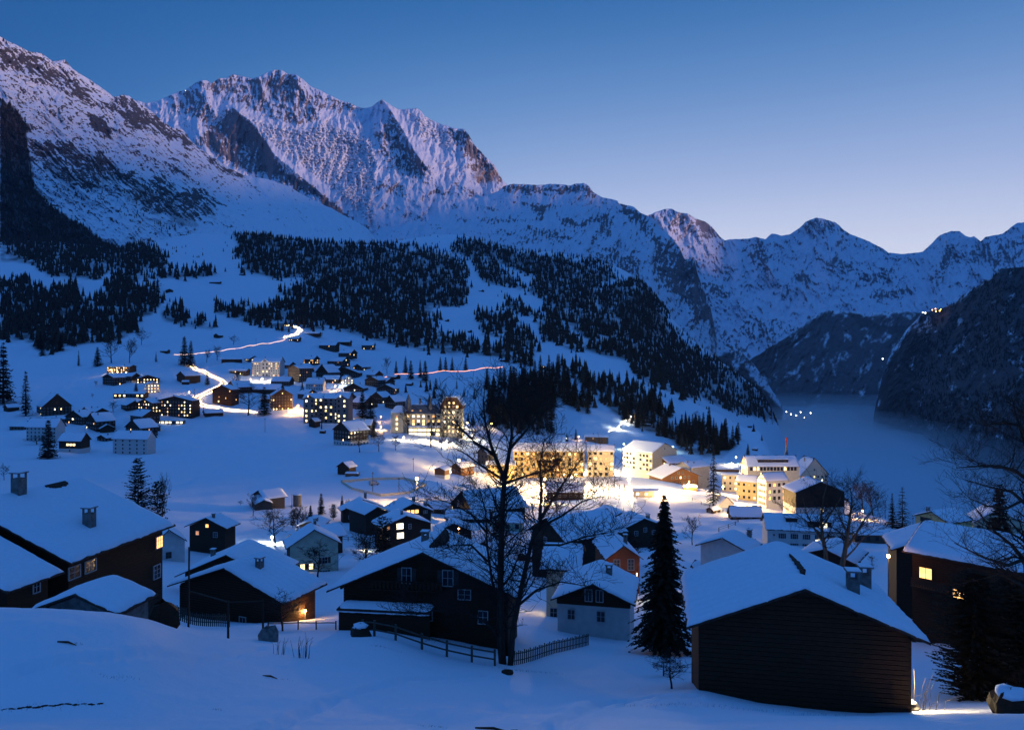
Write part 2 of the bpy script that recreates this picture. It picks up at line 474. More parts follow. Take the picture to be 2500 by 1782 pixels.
# vertices on bearings and growing distance steps
_upx = np.concatenate([np.linspace(-900, -60, 40), np.linspace(-56, 2556, 570), np.linspace(2560, 3300, 36)])
_yv = np.exp(np.linspace(np.log(4.8), np.log(3890.0), 440))
PXM, YM = np.meshgrid(_upx, _yv)
XM = (PXM - CX) / F * YM
ZM = ground(XM, YM)
ROWM = HY - ZM / YM * F
def trench(pp, wid, dep):
    global ZM
    P = np.array([hit(*p)[:2] for p in pp])
    d = np.full(XM.shape, 1e9)
    wx = XM + .5 * wid * fbm(XM / (4 * wid), YM / (4 * wid), 2); wy = YM + .5 * wid * fbm(XM / (4 * wid) + 9, YM / (4 * wid), 2)
    for (ax, ay), (bx, by) in zip(P[:-1], P[1:]):
        ex, ey = bx - ax, by - ay
        q = np.clip(((wx - ax) * ex + (wy - ay) * ey) / (ex * ex + ey * ey), 0, 1)
        d = np.minimum(d, np.hypot(wx - ax - q * ex, wy - ay - q * ey))
    ZM = ZM - dep * (np.exp(-(d / wid) ** 2) - .45 * np.exp(-((d - 1.9 * wid) / (.7 * wid)) ** 2)) * (0.7 + .6 * fbm(XM / wid / 1.4, YM / wid / 1.4, 3))
for pp, wd_, dp_ in (([(640, 1790), (820, 1705), (1010, 1660), (1200, 1646)], .40, .34), ([(1330, 1790), (1480, 1716), (1600, 1700), (1690, 1700)], .40, .34), ([(60, 1640), (300, 1600), (520, 1610), (640, 1580)], .35, .22),
                     ([(330, 1205), (450, 1180), (560, 1120), (650, 1064)], 1.6, .5), ([(700, 1064), (770, 1110), (800, 1150), (880, 1170)], 1.4, .5), ([(250, 1150), (420, 1140), (460, 1100)], 1.5, .5), ([(840, 1168), (900, 1215), (940, 1240)], 1.2, .4), ([(1120, 900), (1260, 880), (1330, 905)], 2.0, .6), ([(620, 1115), (700, 1090), (760, 1085)], 2.5, .9)):
    trench(pp, wd_, dp_)
ROWM = HY - ZM / YM * F
wood = wood_field(PXM, ROWM) * sstep(560, 760, YM)
rockn = fbm(XM / 60, YM / 60, 4)
gy_, gx_ = np.gradient(ZM)
rock = 0.1 * sstep(0.1, .5, rockn) * sstep(1200, 1900, YM) + 0.55 * sstep(-12, 25, poly_sd(PXM, ROWM, [(1560,690),(1614,720),(1640,790),(1637,830),(1560,840),(1500,800),(1480,740)]))
V = np.stack([XM, YM, ZM], -1).reshape(-1, 3)
nr, nc = XM.shape
ii = np.arange(nr * nc).reshape(nr, nc)
Q = np.stack([ii[:-1, :-1], ii[:-1, 1:], ii[1:, 1:], ii[1:, :-1]], -1).reshape(-1, 4)
M_GROUND = mat_terrain('snow_ground', SNOW, (0.10, 0.085, 0.08), dark=(0.05, 0.038, 0.030), rscale=0.05, bscale=1.6, bstr=0.35)
me = mesh_np('ground', V, Q, M_GROUND, True)
add_attr(me, 'rock', rock); add_attr(me, 'wood', np.clip(wood * (0.55 + 1.2 * fbm(XM / 45, YM / 45, 4)), 0, 0.92))
prop(link('ground', me), kind='structure')

# ------------------------------------------------------------------ mountains
def c1(pts): return [(x / 2.532, y / 2.532) for x, y in pts]
def c2(pts): return [(800 + x / 2.532, 100 + y / 2.532) for x, y in pts]
def c3(pts): return [(1600 + x / 2.532, 400 + y / 2.532) for x, y in pts]
def massif(name, sky_line, base_line, y_crest, y_base, amp, rocks, mat, step=2.0, flow=0.0, bias=0.0, seed=0, yp=1.0,
           strata=0.0, streak=1.0, forest=None, rough=1.2, slope_k=0.9, warm=None, ridges=(), top_bias=0.0, ice=None):
    """a mountainside between its foot and its crest, with folds, gullies and bare rock"""
    sx = [p[0] for p in sky_line]; sy = [p[1] for p in sky_line]
    lo, hi = max(sx[0], -30), min(sx[-1], 2530)      # fine inside the view, coarse beyond it
    pxs = np.concatenate([np.arange(sx[0], lo, 18.0), np.arange(lo, hi + step, step), np.arange(hi + 18, sx[-1] + 18, 18.0)])
    cr = np.interp(pxs, sx, sy)
    cr = cr + rough * (fbm(pxs / 22 + seed, pxs * 0 + seed, 5) * 2.2)
    br = np.interp(pxs, [p[0] for p in base_line], [p[1] for p in base_line])
    br = np.maximum(br, cr + 4)
    nt = int(min(330, max(20, np.max(br - cr) / step)))
    t = np.linspace(0, 1, nt)[:, None]
    row = br[None] + (cr - br)[None] * t
    px = np.broadcast_to(pxs[None], row.shape)
    yc = np.interp(pxs, [p[0] for p in y_crest], [p[1] for p in y_crest])
    yb = np.interp(pxs, [p[0] for p in y_base], [p[1] for p in y_base])
    Y = yb[None] + (yc - yb)[None] * t ** yp
    # folds along the fall line
    ca, sa = math.cos(flow), math.sin(flow)
    wx = px + 14 * fbm(px / 90 + seed, row / 90, 3); wy = row + 14 * fbm(px / 90, row / 90 + seed, 3)
    ac = wx * ca + wy * sa; al = -wx * sa + wy * ca
    d = 1.00 * fbm(ac / 110 + seed, al / 210, 3, ridged=True) + 0.55 * fbm(ac / 42 + seed, al / 95, 4, ridged=True) \
        + 0.36 * fbm(ac / 15, al / 30 + seed, 4, ridged=True) + 0.12 * fbm(ac / 5, al / 9, 3)
    for pts, wid, h in ridges:
        dd = np.full(px.shape, 1e9)
        for (ax, ay), (bx, by) in zip(pts[:-1], pts[1:]):
            ex, ey = bx - ax, by - ay
            q = np.clip(((px - ax) * ex + (row - ay) * ey) / (ex * ex + ey * ey), 0, 1)
            dd = np.minimum(dd, np.hypot(px - ax - q * ex, row - ay - q * ey))
        d = d + h * np.exp(-dd / wid)
    for pts, s in (ice or ()):
        d = d + s * sstep(-12, 12, poly_sd(px, row, pts)) * (fbm(px / 9, row / 6, 5, ridged=True) + .6 * fbm(px / 3.5, row / 3, 3))
    env = np.minimum(1, np.minimum(t * 6, 1)) * np.ones_like(d)
    dep = amp * d * env
    Yd = Y - dep
    X = (px - CX) / F * Yd; Z = (HY - row) / F * Yd
    # how steep the side is
    dX = np.gradient(X, axis=1); dYv = np.gradient(Yd, axis=1); dZ = np.gradient(Z, axis=1)
    eX = np.gradient(X, axis=0); eY = np.gradient(Yd, axis=0); eZ = np.gradient(Z, axis=0)
    nx = dYv * eZ - dZ * eY; ny = dZ * eX - dX * eZ; nz = dX * eY - dYv * eX
    nl = np.sqrt(nx**2 + ny**2 + nz**2) + 1e-9
    steep = 1 - np.abs(nz) / nl
    fine = 0.55 * fbm(ac / 7, al / (12 + 40 * streak), 4, ridged=True) + 0.75 * fbm(ac / 4.5, al / (5 + 10 * streak), 5) + 0.4 * fbm(px / 3.1, row / 3.1, 3) - 0.05
    bed = (np.sin((row - 0.22 * px + 22 * fbm(px / 70 + 5, row / 60, 4)) / 3.1) * sstep(-.1, .5, fbm(px / 50 + 2, row / 18 + seed, 4)) * 1.6) if strata else 0
    rock = bias + 0.14 + slope_k * (steep - 0.55) + 0.85 * fine + 0.25 * strata * bed + top_bias * t
    for pts, s in rocks:
        rock = rock + 1.15 * s * sstep(-12, 12, poly_sd(px, row, pts) + 9 * fbm(px / 18 + seed, row / 18, 4))
    for pts, s in (ice or ()):
        rock = rock - 1.1 * s * sstep(-10, 10, poly_sd(px, row, pts))
    wd = np.zeros_like(rock)
    for pts, s in (forest or ()):
        wd = np.maximum(wd, s * sstep(-8, 8, poly_sd(px, row, pts) + 8 * fbm(px / 14 + seed, row / 14, 4)))
    wd = np.clip(wd * 1.25 * sstep(-.30, .05, fbm(ac / 30 + seed, al / 48, 7, gain=.68) + 0.9 * (wd - 0.60)), 0, 0.96)
    wm = np.zeros_like(rock)
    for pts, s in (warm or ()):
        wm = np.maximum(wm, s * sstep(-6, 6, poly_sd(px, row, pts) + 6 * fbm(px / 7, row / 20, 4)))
    # the far side falls away behind the crest
    kb = np.linspace(0.06, 1, 8)[:, None]
    hb = np.maximum(Z[-1] + 700, 500)
    Xb = X[-1][None] * (1 + 0.25 * kb); Yb2 = Yd[-1][None] * (1 + 0.25 * kb); Zb = Z[-1][None] - hb[None] * kb
    X = np.vstack([X, Xb]); Yd = np.vstack([Yd, Yb2]); Z = np.vstack([Z, Zb])
    pad = lambda a: np.vstack([a, np.repeat(a[-1:], 8, 0)])
    rock, wd, wm = pad(rock), pad(wd), pad(wm)
    n, m = X.shape
    V = np.stack([X, Yd, Z], -1).reshape(-1, 3)
    ii = np.arange(n * m).reshape(n, m)
    Q = np.stack([ii[:-1, :-1], ii[:-1, 1:], ii[1:, 1:], ii[1:, :-1]], -1).reshape(-1, 4)
    me = mesh_np(name, V, Q, mat, True)
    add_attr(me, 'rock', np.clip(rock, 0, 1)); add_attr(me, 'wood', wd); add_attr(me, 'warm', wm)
    o = prop(link(name, me), kind='structure')
    return dict(px=px, row=row, Y=Y - dep, pxs=pxs)

SK_LEFT = [(-420,-20),(-200,40),(0,90),(71,126),(99,130),(130,150),(158,146),(178,170),(221,197),(268,229),(276,237),(300,233),(316,235),(340,253),(371,272),(395,296),(419,312),(446,316),(466,344),(494,367),(525,387),(553,407),(592,427),(632,434),(671,442),(711,458),(750,482),(810,509),(869,541),(900,561),(925,592)]
SK_JUNG = [(180,330),(260,270),(336,245),(355,253),(379,249),(407,237),(434,225),(454,219),(474,205),(490,197),(506,197),(517,203),(533,193),(553,191),(569,182),(592,186),(616,193),(636,187),(652,178),(671,170),(687,172),(703,182),(723,182),(739,194),(762,213),(790,225),(821,241),(849,251),(881,263),(895,264),(907,262),(922,250),(934,242),(946,252),(970,266),(990,268),(1017,265),(1029,272),(1037,284),(1053,293),(1076,303),(1108,313),(1132,315),(1144,329),(1155,349),(1179,376),(1195,392),(1211,408),(1219,428),(1230,444),(1250,462),(1290,490)]
SK_SHELF = [(830,600),(900,570),(1000,520),(1100,495),(1180,480),(1215,467),(1230,455),(1254,449),(1294,451),(1309,453),(1341,449),(1373,451),(1392,453),(1404,449),(1424,447),(1436,453),(1448,469),(1471,483),(1507,489),(1511,497),(1546,505),(1566,522),(1590,530),(1615,560),(1640,580),(1659,605),(1671,633),(1695,633),(1703,668),(1718,708),(1734,747),(1742,787),(1750,826),(1780,840),(1805,856),(1837,884),(1870,930),(1900,975),(1916,1004)]
SK_BACK = [(1540,545),(1600,518),(1608,516),(1620,511),(1640,511),(1655,518),(1679,522),(1699,534),(1722,542),(1738,554),(1758,578),(1770,586),(1801,584),(1821,584),(1845,578),(1869,584),(1884,570),(1908,576),(1928,572),(1951,558),(1967,542),(1991,531),(2015,536),(2038,542),(2058,560),(2074,570),(2113,586),(2153,605),(2169,617),(2204,621),(2252,615),(2271,597),(2295,574),(2323,564),(2343,566),(2358,576),(2370,580),(2378,577),(2394,590),(2406,578),(2422,576),(2449,570),(2469,554),(2485,544),(2500,543),(2600,520),(2750,540),(2950,500),(3200,540)]
SK_MID = [(1740,960),(1790,920),(1837,874),(1916,826),(1955,799),(1995,767),(2023,757),(2058,761),(2094,761),(2117,773),(2133,763),(2192,759),(2232,761),(2290,770),(2360,800)]
SK_RIGHT = [(2128,1060),(2133,1016),(2141,973),(2153,925),(2169,874),(2212,807),(2252,763),(2303,753),(2335,736),(2350,720),(2390,696),(2429,669),(2445,655),(2469,655),(2500,653),(2560,610),(2700,500),(2900,370),(3200,270),(3700,210),(4400,200)]  # crest right of the view is raised to shade the left mountain
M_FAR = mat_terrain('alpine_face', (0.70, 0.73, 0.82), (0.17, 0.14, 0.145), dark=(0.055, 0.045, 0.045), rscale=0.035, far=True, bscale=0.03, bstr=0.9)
M_WALL = mat_terrain('wooded_wall', SNOW, (0.09, 0.08, 0.085), dark=(0.060, 0.042, 0.036), rscale=0.06, far=True, bscale=0.06, bstr=0.9)

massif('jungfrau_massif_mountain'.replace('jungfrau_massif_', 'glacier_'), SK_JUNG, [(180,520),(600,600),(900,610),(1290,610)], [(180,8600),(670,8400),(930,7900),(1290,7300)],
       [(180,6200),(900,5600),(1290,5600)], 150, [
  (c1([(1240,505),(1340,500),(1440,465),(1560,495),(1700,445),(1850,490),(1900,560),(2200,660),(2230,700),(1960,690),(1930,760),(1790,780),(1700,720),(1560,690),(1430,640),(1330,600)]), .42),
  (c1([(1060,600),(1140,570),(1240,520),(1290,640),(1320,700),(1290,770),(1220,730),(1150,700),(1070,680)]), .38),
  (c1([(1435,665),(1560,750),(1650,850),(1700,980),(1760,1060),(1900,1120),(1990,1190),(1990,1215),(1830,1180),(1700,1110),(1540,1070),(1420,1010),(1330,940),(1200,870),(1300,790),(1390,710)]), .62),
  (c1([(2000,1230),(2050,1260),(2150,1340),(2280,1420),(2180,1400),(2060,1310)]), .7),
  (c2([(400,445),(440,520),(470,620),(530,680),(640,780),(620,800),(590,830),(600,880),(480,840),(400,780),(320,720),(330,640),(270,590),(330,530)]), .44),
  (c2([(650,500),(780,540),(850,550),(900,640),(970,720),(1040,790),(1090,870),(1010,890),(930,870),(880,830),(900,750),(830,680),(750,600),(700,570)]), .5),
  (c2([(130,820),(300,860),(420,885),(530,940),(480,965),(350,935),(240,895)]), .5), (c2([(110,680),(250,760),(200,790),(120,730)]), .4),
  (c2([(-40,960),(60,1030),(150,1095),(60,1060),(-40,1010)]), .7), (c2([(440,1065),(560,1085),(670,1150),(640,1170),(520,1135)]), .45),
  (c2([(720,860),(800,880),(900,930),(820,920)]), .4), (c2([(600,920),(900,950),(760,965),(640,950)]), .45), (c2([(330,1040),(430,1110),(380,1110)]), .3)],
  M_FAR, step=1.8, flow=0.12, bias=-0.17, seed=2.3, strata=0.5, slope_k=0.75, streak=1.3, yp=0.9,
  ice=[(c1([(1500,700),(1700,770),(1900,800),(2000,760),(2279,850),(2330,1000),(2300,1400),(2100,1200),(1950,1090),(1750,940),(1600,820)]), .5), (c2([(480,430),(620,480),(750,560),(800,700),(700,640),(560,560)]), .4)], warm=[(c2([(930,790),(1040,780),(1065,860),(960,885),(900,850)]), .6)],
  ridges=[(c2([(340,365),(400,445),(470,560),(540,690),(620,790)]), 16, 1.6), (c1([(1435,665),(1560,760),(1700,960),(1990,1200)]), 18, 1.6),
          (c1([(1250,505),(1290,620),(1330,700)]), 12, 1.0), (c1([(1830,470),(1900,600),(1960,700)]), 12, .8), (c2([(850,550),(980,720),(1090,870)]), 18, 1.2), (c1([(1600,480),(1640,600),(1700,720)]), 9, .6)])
LW = massif('rock_mountain', SK_LEFT, [(-420,660),(0,640),(200,660),(400,640),(553,600),(750,625),(925,640)], [(-420,3300),(0,3500),(300,4100),(600,4900),(925,5200)],
       [(-420,2500),(0,2650),(300,2900),(553,3500),(750,3700),(925,3900)], 62, [
  (c1([(0,270),(120,330),(230,350),(300,440),(420,470),(500,510),(575,620),(540,640),(420,570),(320,520),(180,460),(0,420)]), .38),
  (c1([(600,635),(760,590),(860,640),(940,720),(1060,800),(1140,800),(1230,900),(1180,920),(1080,880),(900,810),(800,790),(700,700)]), .34),
  (c1([(550,710),(640,730),(690,800),(660,840),(560,800)]), .6),
  (c1([(170,900),(300,860),(420,880),(560,960),(640,940),(760,1060),(900,1130),(1000,1070),(1100,1150),(1240,1180),(1350,1230),(1330,1340),(1200,1370),(1050,1340),(900,1300),(780,1200),(640,1130),(560,1170),(420,1130),(300,1070),(200,1010)]), .36),
  (c1([(1240,890),(1350,1000),(1500,1080),(1610,1190),(1450,1100),(1300,1010)]), .4),
  (c1([(1350,1380),(1480,1400),(1560,1440),(1500,1470),(1380,1440)]), .2), (c1([(1020,1000),(1100,1010),(1160,1080),(1060,1060)]), .3)],
  M_WALL, step=2.1, flow=-0.75, bias=0.05, seed=7.7, strata=0.45, slope_k=0.75, streak=1.6,
  forest=[([(p[0], p[1]) for p in WOODS['left_wall']], 0.95), (c1([(180,920),(420,900),(640,960),(900,1150),(1320,1250),(1330,1400),(1150,1420),(860,1290),(640,1180),(420,1140),(220,1040)]), 0.42),
          (c1([(160,690),(330,800),(480,900),(640,990),(800,1080),(760,1090),(560,980),(330,850),(170,760)]), .3)])
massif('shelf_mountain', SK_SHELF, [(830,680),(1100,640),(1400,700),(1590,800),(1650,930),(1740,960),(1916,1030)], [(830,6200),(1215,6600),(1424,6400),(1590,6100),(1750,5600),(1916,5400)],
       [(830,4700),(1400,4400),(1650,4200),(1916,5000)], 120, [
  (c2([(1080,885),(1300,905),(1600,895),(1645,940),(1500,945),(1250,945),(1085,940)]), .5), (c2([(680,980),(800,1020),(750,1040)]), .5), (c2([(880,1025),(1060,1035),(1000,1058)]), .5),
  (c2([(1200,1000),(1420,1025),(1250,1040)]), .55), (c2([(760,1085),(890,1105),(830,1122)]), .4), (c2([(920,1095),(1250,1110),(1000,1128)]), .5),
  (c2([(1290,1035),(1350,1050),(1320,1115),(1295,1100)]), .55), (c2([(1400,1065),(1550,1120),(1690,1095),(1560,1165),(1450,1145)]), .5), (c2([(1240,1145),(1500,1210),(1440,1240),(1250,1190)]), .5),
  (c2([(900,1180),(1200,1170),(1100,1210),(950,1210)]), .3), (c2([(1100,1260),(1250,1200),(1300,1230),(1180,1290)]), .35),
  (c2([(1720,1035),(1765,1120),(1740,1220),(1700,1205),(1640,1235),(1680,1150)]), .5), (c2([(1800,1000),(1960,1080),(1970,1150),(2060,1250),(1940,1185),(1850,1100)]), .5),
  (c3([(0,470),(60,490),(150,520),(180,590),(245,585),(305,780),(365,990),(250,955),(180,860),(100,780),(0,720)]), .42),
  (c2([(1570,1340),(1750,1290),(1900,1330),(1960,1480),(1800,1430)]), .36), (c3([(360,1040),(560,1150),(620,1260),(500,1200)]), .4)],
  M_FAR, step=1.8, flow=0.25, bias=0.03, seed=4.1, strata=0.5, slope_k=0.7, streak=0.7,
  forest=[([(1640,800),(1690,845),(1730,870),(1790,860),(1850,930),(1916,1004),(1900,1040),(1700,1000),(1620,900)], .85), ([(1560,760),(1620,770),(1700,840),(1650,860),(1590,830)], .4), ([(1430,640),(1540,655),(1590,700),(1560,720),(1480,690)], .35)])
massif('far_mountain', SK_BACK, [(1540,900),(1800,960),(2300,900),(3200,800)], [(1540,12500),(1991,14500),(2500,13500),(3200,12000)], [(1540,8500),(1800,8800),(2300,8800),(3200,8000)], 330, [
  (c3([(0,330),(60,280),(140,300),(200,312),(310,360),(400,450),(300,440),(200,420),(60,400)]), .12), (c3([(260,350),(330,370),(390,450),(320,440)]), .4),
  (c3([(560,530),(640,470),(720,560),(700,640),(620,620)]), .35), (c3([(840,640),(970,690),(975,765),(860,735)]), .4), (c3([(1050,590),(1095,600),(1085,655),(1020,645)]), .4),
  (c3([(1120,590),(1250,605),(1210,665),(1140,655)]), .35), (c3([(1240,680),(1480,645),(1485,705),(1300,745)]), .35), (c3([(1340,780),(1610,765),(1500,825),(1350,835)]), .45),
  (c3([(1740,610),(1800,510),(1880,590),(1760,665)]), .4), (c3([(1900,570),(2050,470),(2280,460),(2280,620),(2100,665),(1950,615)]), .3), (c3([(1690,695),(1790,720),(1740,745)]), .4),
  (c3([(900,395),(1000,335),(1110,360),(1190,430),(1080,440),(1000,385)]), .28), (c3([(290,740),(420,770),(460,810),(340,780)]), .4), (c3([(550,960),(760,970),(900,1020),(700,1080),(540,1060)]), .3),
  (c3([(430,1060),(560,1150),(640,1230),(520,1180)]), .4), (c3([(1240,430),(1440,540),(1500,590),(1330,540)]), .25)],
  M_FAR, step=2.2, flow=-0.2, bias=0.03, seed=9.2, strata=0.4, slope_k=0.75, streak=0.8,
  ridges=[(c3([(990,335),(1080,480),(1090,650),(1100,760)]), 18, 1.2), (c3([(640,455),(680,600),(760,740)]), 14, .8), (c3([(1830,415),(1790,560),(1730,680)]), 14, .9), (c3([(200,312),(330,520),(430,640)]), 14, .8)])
massif('wooded_hill', SK_MID, [(1740,1030),(2000,1030),(2360,1030)], [(1740,6400),(2023,7600),(2360,7000)], [(1740,5900),(2000,6000),(2360,5600)], 80, [
  (c3([(560,1200),(800,1090),(1000,940),(1060,920),(900,1090),(700,1230)]), .2)],
  M_WALL, step=2.0, flow=0.5, bias=0.05, seed=12.4, slope_k=0.7, rough=1.6,
  forest=[([(1740,1030),(1840,870),(1955,795),(2023,752),(2060,765),(2120,770),(2240,755),(2360,790),(2300,1030)], .74), ([(1800,880),(1960,800),(2030,757),(2000,800),(1900,880),(1850,960)], .85), ([(1760,960),(1900,960),(2000,950),(2140,960),(2140,1040),(1760,1040)], .8), ([(2050,760),(2100,765),(2150,790),(2240,790),(2220,830),(2100,800)], .85)])
RW = massif('cliff_mountain', SK_RIGHT, [(2128,1075),(2137,1068),(2200,1095),(2331,1125),(2500,1200),(2800,1330),(3300,1560),(4400,1800)], [(2128,5000),(2250,5400),(2450,4700),(2700,4300),(3300,4200),(4400,4300)],
       [(2128,4700),(2331,3350),(2500,2650),(2800,2000),(3300,1500),(4400,1300)], 60, [
  (c3([(1350,1560),(1400,1330),(1560,1030),(1700,1100),(1640,1400),(1560,1640),(1360,1640)]), .35), ([(2137,1048),(2200,950),(2320,980),(2330,1100),(2200,1065)], .3)],
  M_WALL, step=2.4, flow=0.55, bias=0.10, seed=15.8, slope_k=0.6, yp=1.0, rough=1.8,
  forest=[([(2128,1060),(2170,874),(2252,763),(2335,736),(2450,652),(2520,640),(3000,420),(4400,300),(4400,1800),(2500,1200),(2331,1125)], .80), ([(2390,700),(2450,655),(2500,655),(2500,760),(2420,800),(2380,780)], .9)])

# unseen west valley wall right of the view, raised to shade village and mountainsides
def shade_wall(name, ys, foot, crest, h, bottom=-520):
    t = np.linspace(0, 1.6, 50)[:, None]
    Y = np.broadcast_to(ys[None], (50, len(ys)))
    X = foot(Y) + (crest(Y) - foot(Y)) * t
    k = sstep(0, 1, t) * np.ones_like(Y)
    hh = h(Y) if callable(h) else h
    Z = bottom + (hh - bottom) * k + 160 * fbm(X / 900, Y / 900, 5, ridged=True) * k
    n, m = X.shape
    ii = np.arange(n * m).reshape(n, m)
    Q = np.stack([ii[:-1, :-1], ii[:-1, 1:], ii[1:, 1:], ii[1:, :-1]], -1).reshape(-1, 4)
    me = mesh_np(name, np.stack([X, Y, Z], -1).reshape(-1, 3), Q, M_WALL, True)
    add_attr(me, 'rock', 0.35 * k); add_attr(me, 'wood', 0.75 * np.clip(0.7 - k * .6 + fbm(X / 200, Y / 200, 4), 0, 1)); add_attr(me, 'warm', 0 * k)
    prop(link(name, me), kind='structure')
shade_wall('valley_shade_wall', np.linspace(-4500, 5200, 90), lambda y: np.maximum(1700, .72 * y + 300), lambda y: np.maximum(4900, .72 * y + 3300), 1900)
shade_wall('upper_valley_shade_wall', np.linspace(4200, 13500, 70), lambda y: .72 * y + 700, lambda y: .72 * y + 3000, lambda y: 2050 + 1000 * sstep(8500, 10500, y))  # higher towards its far end to keep the far mountain in shade
# ------------------------------------------------------------------ building materials
M_SNOW = mat_basic('roof_snow', SNOW, 0.75, 0.03, 3.0, 0.25, 0.15)
M_WOOD = {
 'black': mat_basic('black_timber', (0.050, 0.022, 0.011), 0.8, 0.45, 3, 0.3, 0.2, stretch=(1, 1, 14)),
 'dark': mat_basic('dark_timber', (0.040, 0.026, 0.018), 0.8, 0.4, 3, 0.3, 0.2, stretch=(1, 1, 10)),
 'brown': mat_basic('brown_timber', (0.17, 0.075, 0.032), 0.75, 0.35, 3, 0.2, 0.2, stretch=(1, 1, 10)),
 'red': mat_basic('red_timber', (0.24, 0.070, 0.030), 0.7, 0.3, 3, 0.2, 0.2, stretch=(1, 1, 12)),
 'grey': mat_basic('weathered_timber', (0.09, 0.075, 0.062), 0.85, 0.35, 3, 0.2, 0.2, stretch=(1, 1, 10)),
 'white': mat_basic('white_render', (0.52, 0.51, 0.49), 0.9, 0.10, 1.2, 0.1, 0.2),
 'cream': mat_basic('cream_render', (0.58, 0.50, 0.36), 0.9, 0.10, 0.8, 0.1, 0.2),
 'yellow': mat_basic('yellow_render', (0.60, 0.44, 0.20), 0.9, 0.10, 0.8, 0.1, 0.2),
 'green': mat_basic('green_render', (0.36, 0.42, 0.33), 0.9, 0.15, 0.8, 0.1, 0.2),
 'stone': mat_basic('rubble_stone', (0.16, 0.15, 0.14), 0.95, 0.4, 2.5, 0.5, 0.2),
 'tile': mat_basic('roof_tiles', (0.06, 0.035, 0.028), 0.85, 0.35, 5, 0.3, 0.2),
 'metal': mat_basic('sheet_metal', (0.10, 0.10, 0.11), 0.5, 0.3, 4, 0.0, 0.4),
}
M_FRAME = mat_basic('white_frame_paint', (0.42, 0.41, 0.40), 0.6, 0.08, 3)
M_DFRAME = mat_basic('dark_frame_paint', (0.05, 0.035, 0.028), 0.7, 0.2, 3)
M_SHUT = mat_basic('shutter_paint', (0.05, 0.045, 0.04), 0.7, 0.2, 3)
M_GLASS = mat_basic('dark_glass', (0.012, 0.016, 0.025), 0.12, 0.2, 2, 0, 0.5)
M_LIT = [mat_emit('lit_pane_amber', (1.0, 0.50, 0.13), 2.6, 0.35, 0.9), mat_emit('lit_pane_gold', (1.0, 0.68, 0.27), 3.2, 0.35, 0.9),
         mat_emit('lit_pane_pale', (1.0, 0.86, 0.52), 3.6, 0.25, 0.9), mat_emit('lit_pane_dim', (1.0, 0.42, 0.12), 0.9, 0.3, 0.9)]
M_LAMP = mat_emit('lamp_bulb', (1.0, 0.70, 0.30), 60.0)
M_LAMPW = mat_emit('lamp_bulb_white', (0.95, 1.0, 0.80), 60.0)

_win = {}
def window(parent, x, y, z, ang, w, h, lit=None, frame='w', bars=(2, 2), shutters=False, depth=0.09):
    """a window set on a wall: frame with glazing bars, and its pane; ang turns its face (0 faces -Y)"""
    key = (round(w, 2), round(h, 2), frame, bars, depth)
    if key not in _win:
        m = MB(); f = 0.085 if w < 1.6 else 0.10
        d0, d1 = -depth, 0.02
        m.box(-w/2 - f, d0, -h/2 - f, -w/2, d1, h/2 + f); m.box(w/2, d0, -h/2 - f, w/2 + f, d1, h/2 + f)
        m.box(-w/2, d0, h/2, w/2, d1, h/2 + f); m.box(-w/2 - .03, d0 - .03, -h/2 - f, w/2 + .03, d1, -h/2)
        for i in range(1, bars[0]):
            q = -w/2 + w * i / bars[0]; m.box(q - .025, d0 + .02, -h/2, q + .025, d1 - .01, h/2)
        for i in range(1, bars[1]):
            q = -h/2 + h * i / bars[1]; m.box(-w/2, d0 + .025, q - .018, w/2, d1 - .012, q + .018)
        fm = m.mesh('window', M_FRAME if frame == 'w' else M_DFRAME)
        pms = []
        for mt in [M_GLASS] + M_LIT:
            pms.append(MB().box(-w/2, -depth + .05, -h/2, w/2, -.004, h/2).mesh('pane', mt))
        sm = MB()
        for s in (-1, 1):
            c = s * (w/2 + f + w * .25 + .02)
            sm.box(c - w * .25, -.05, -h/2, c + w * .25, .01, h/2)
        _win[key] = (fm, pms, sm.mesh('shutter', M_SHUT))
    fm, pms, sm = _win[key]
    o = link('window', fm, parent, (x, y, z), ang)
    link('pane', pms[0 if lit is None else 1 + lit], o)
    if shutters: link('shutter', sm, o)
    return o

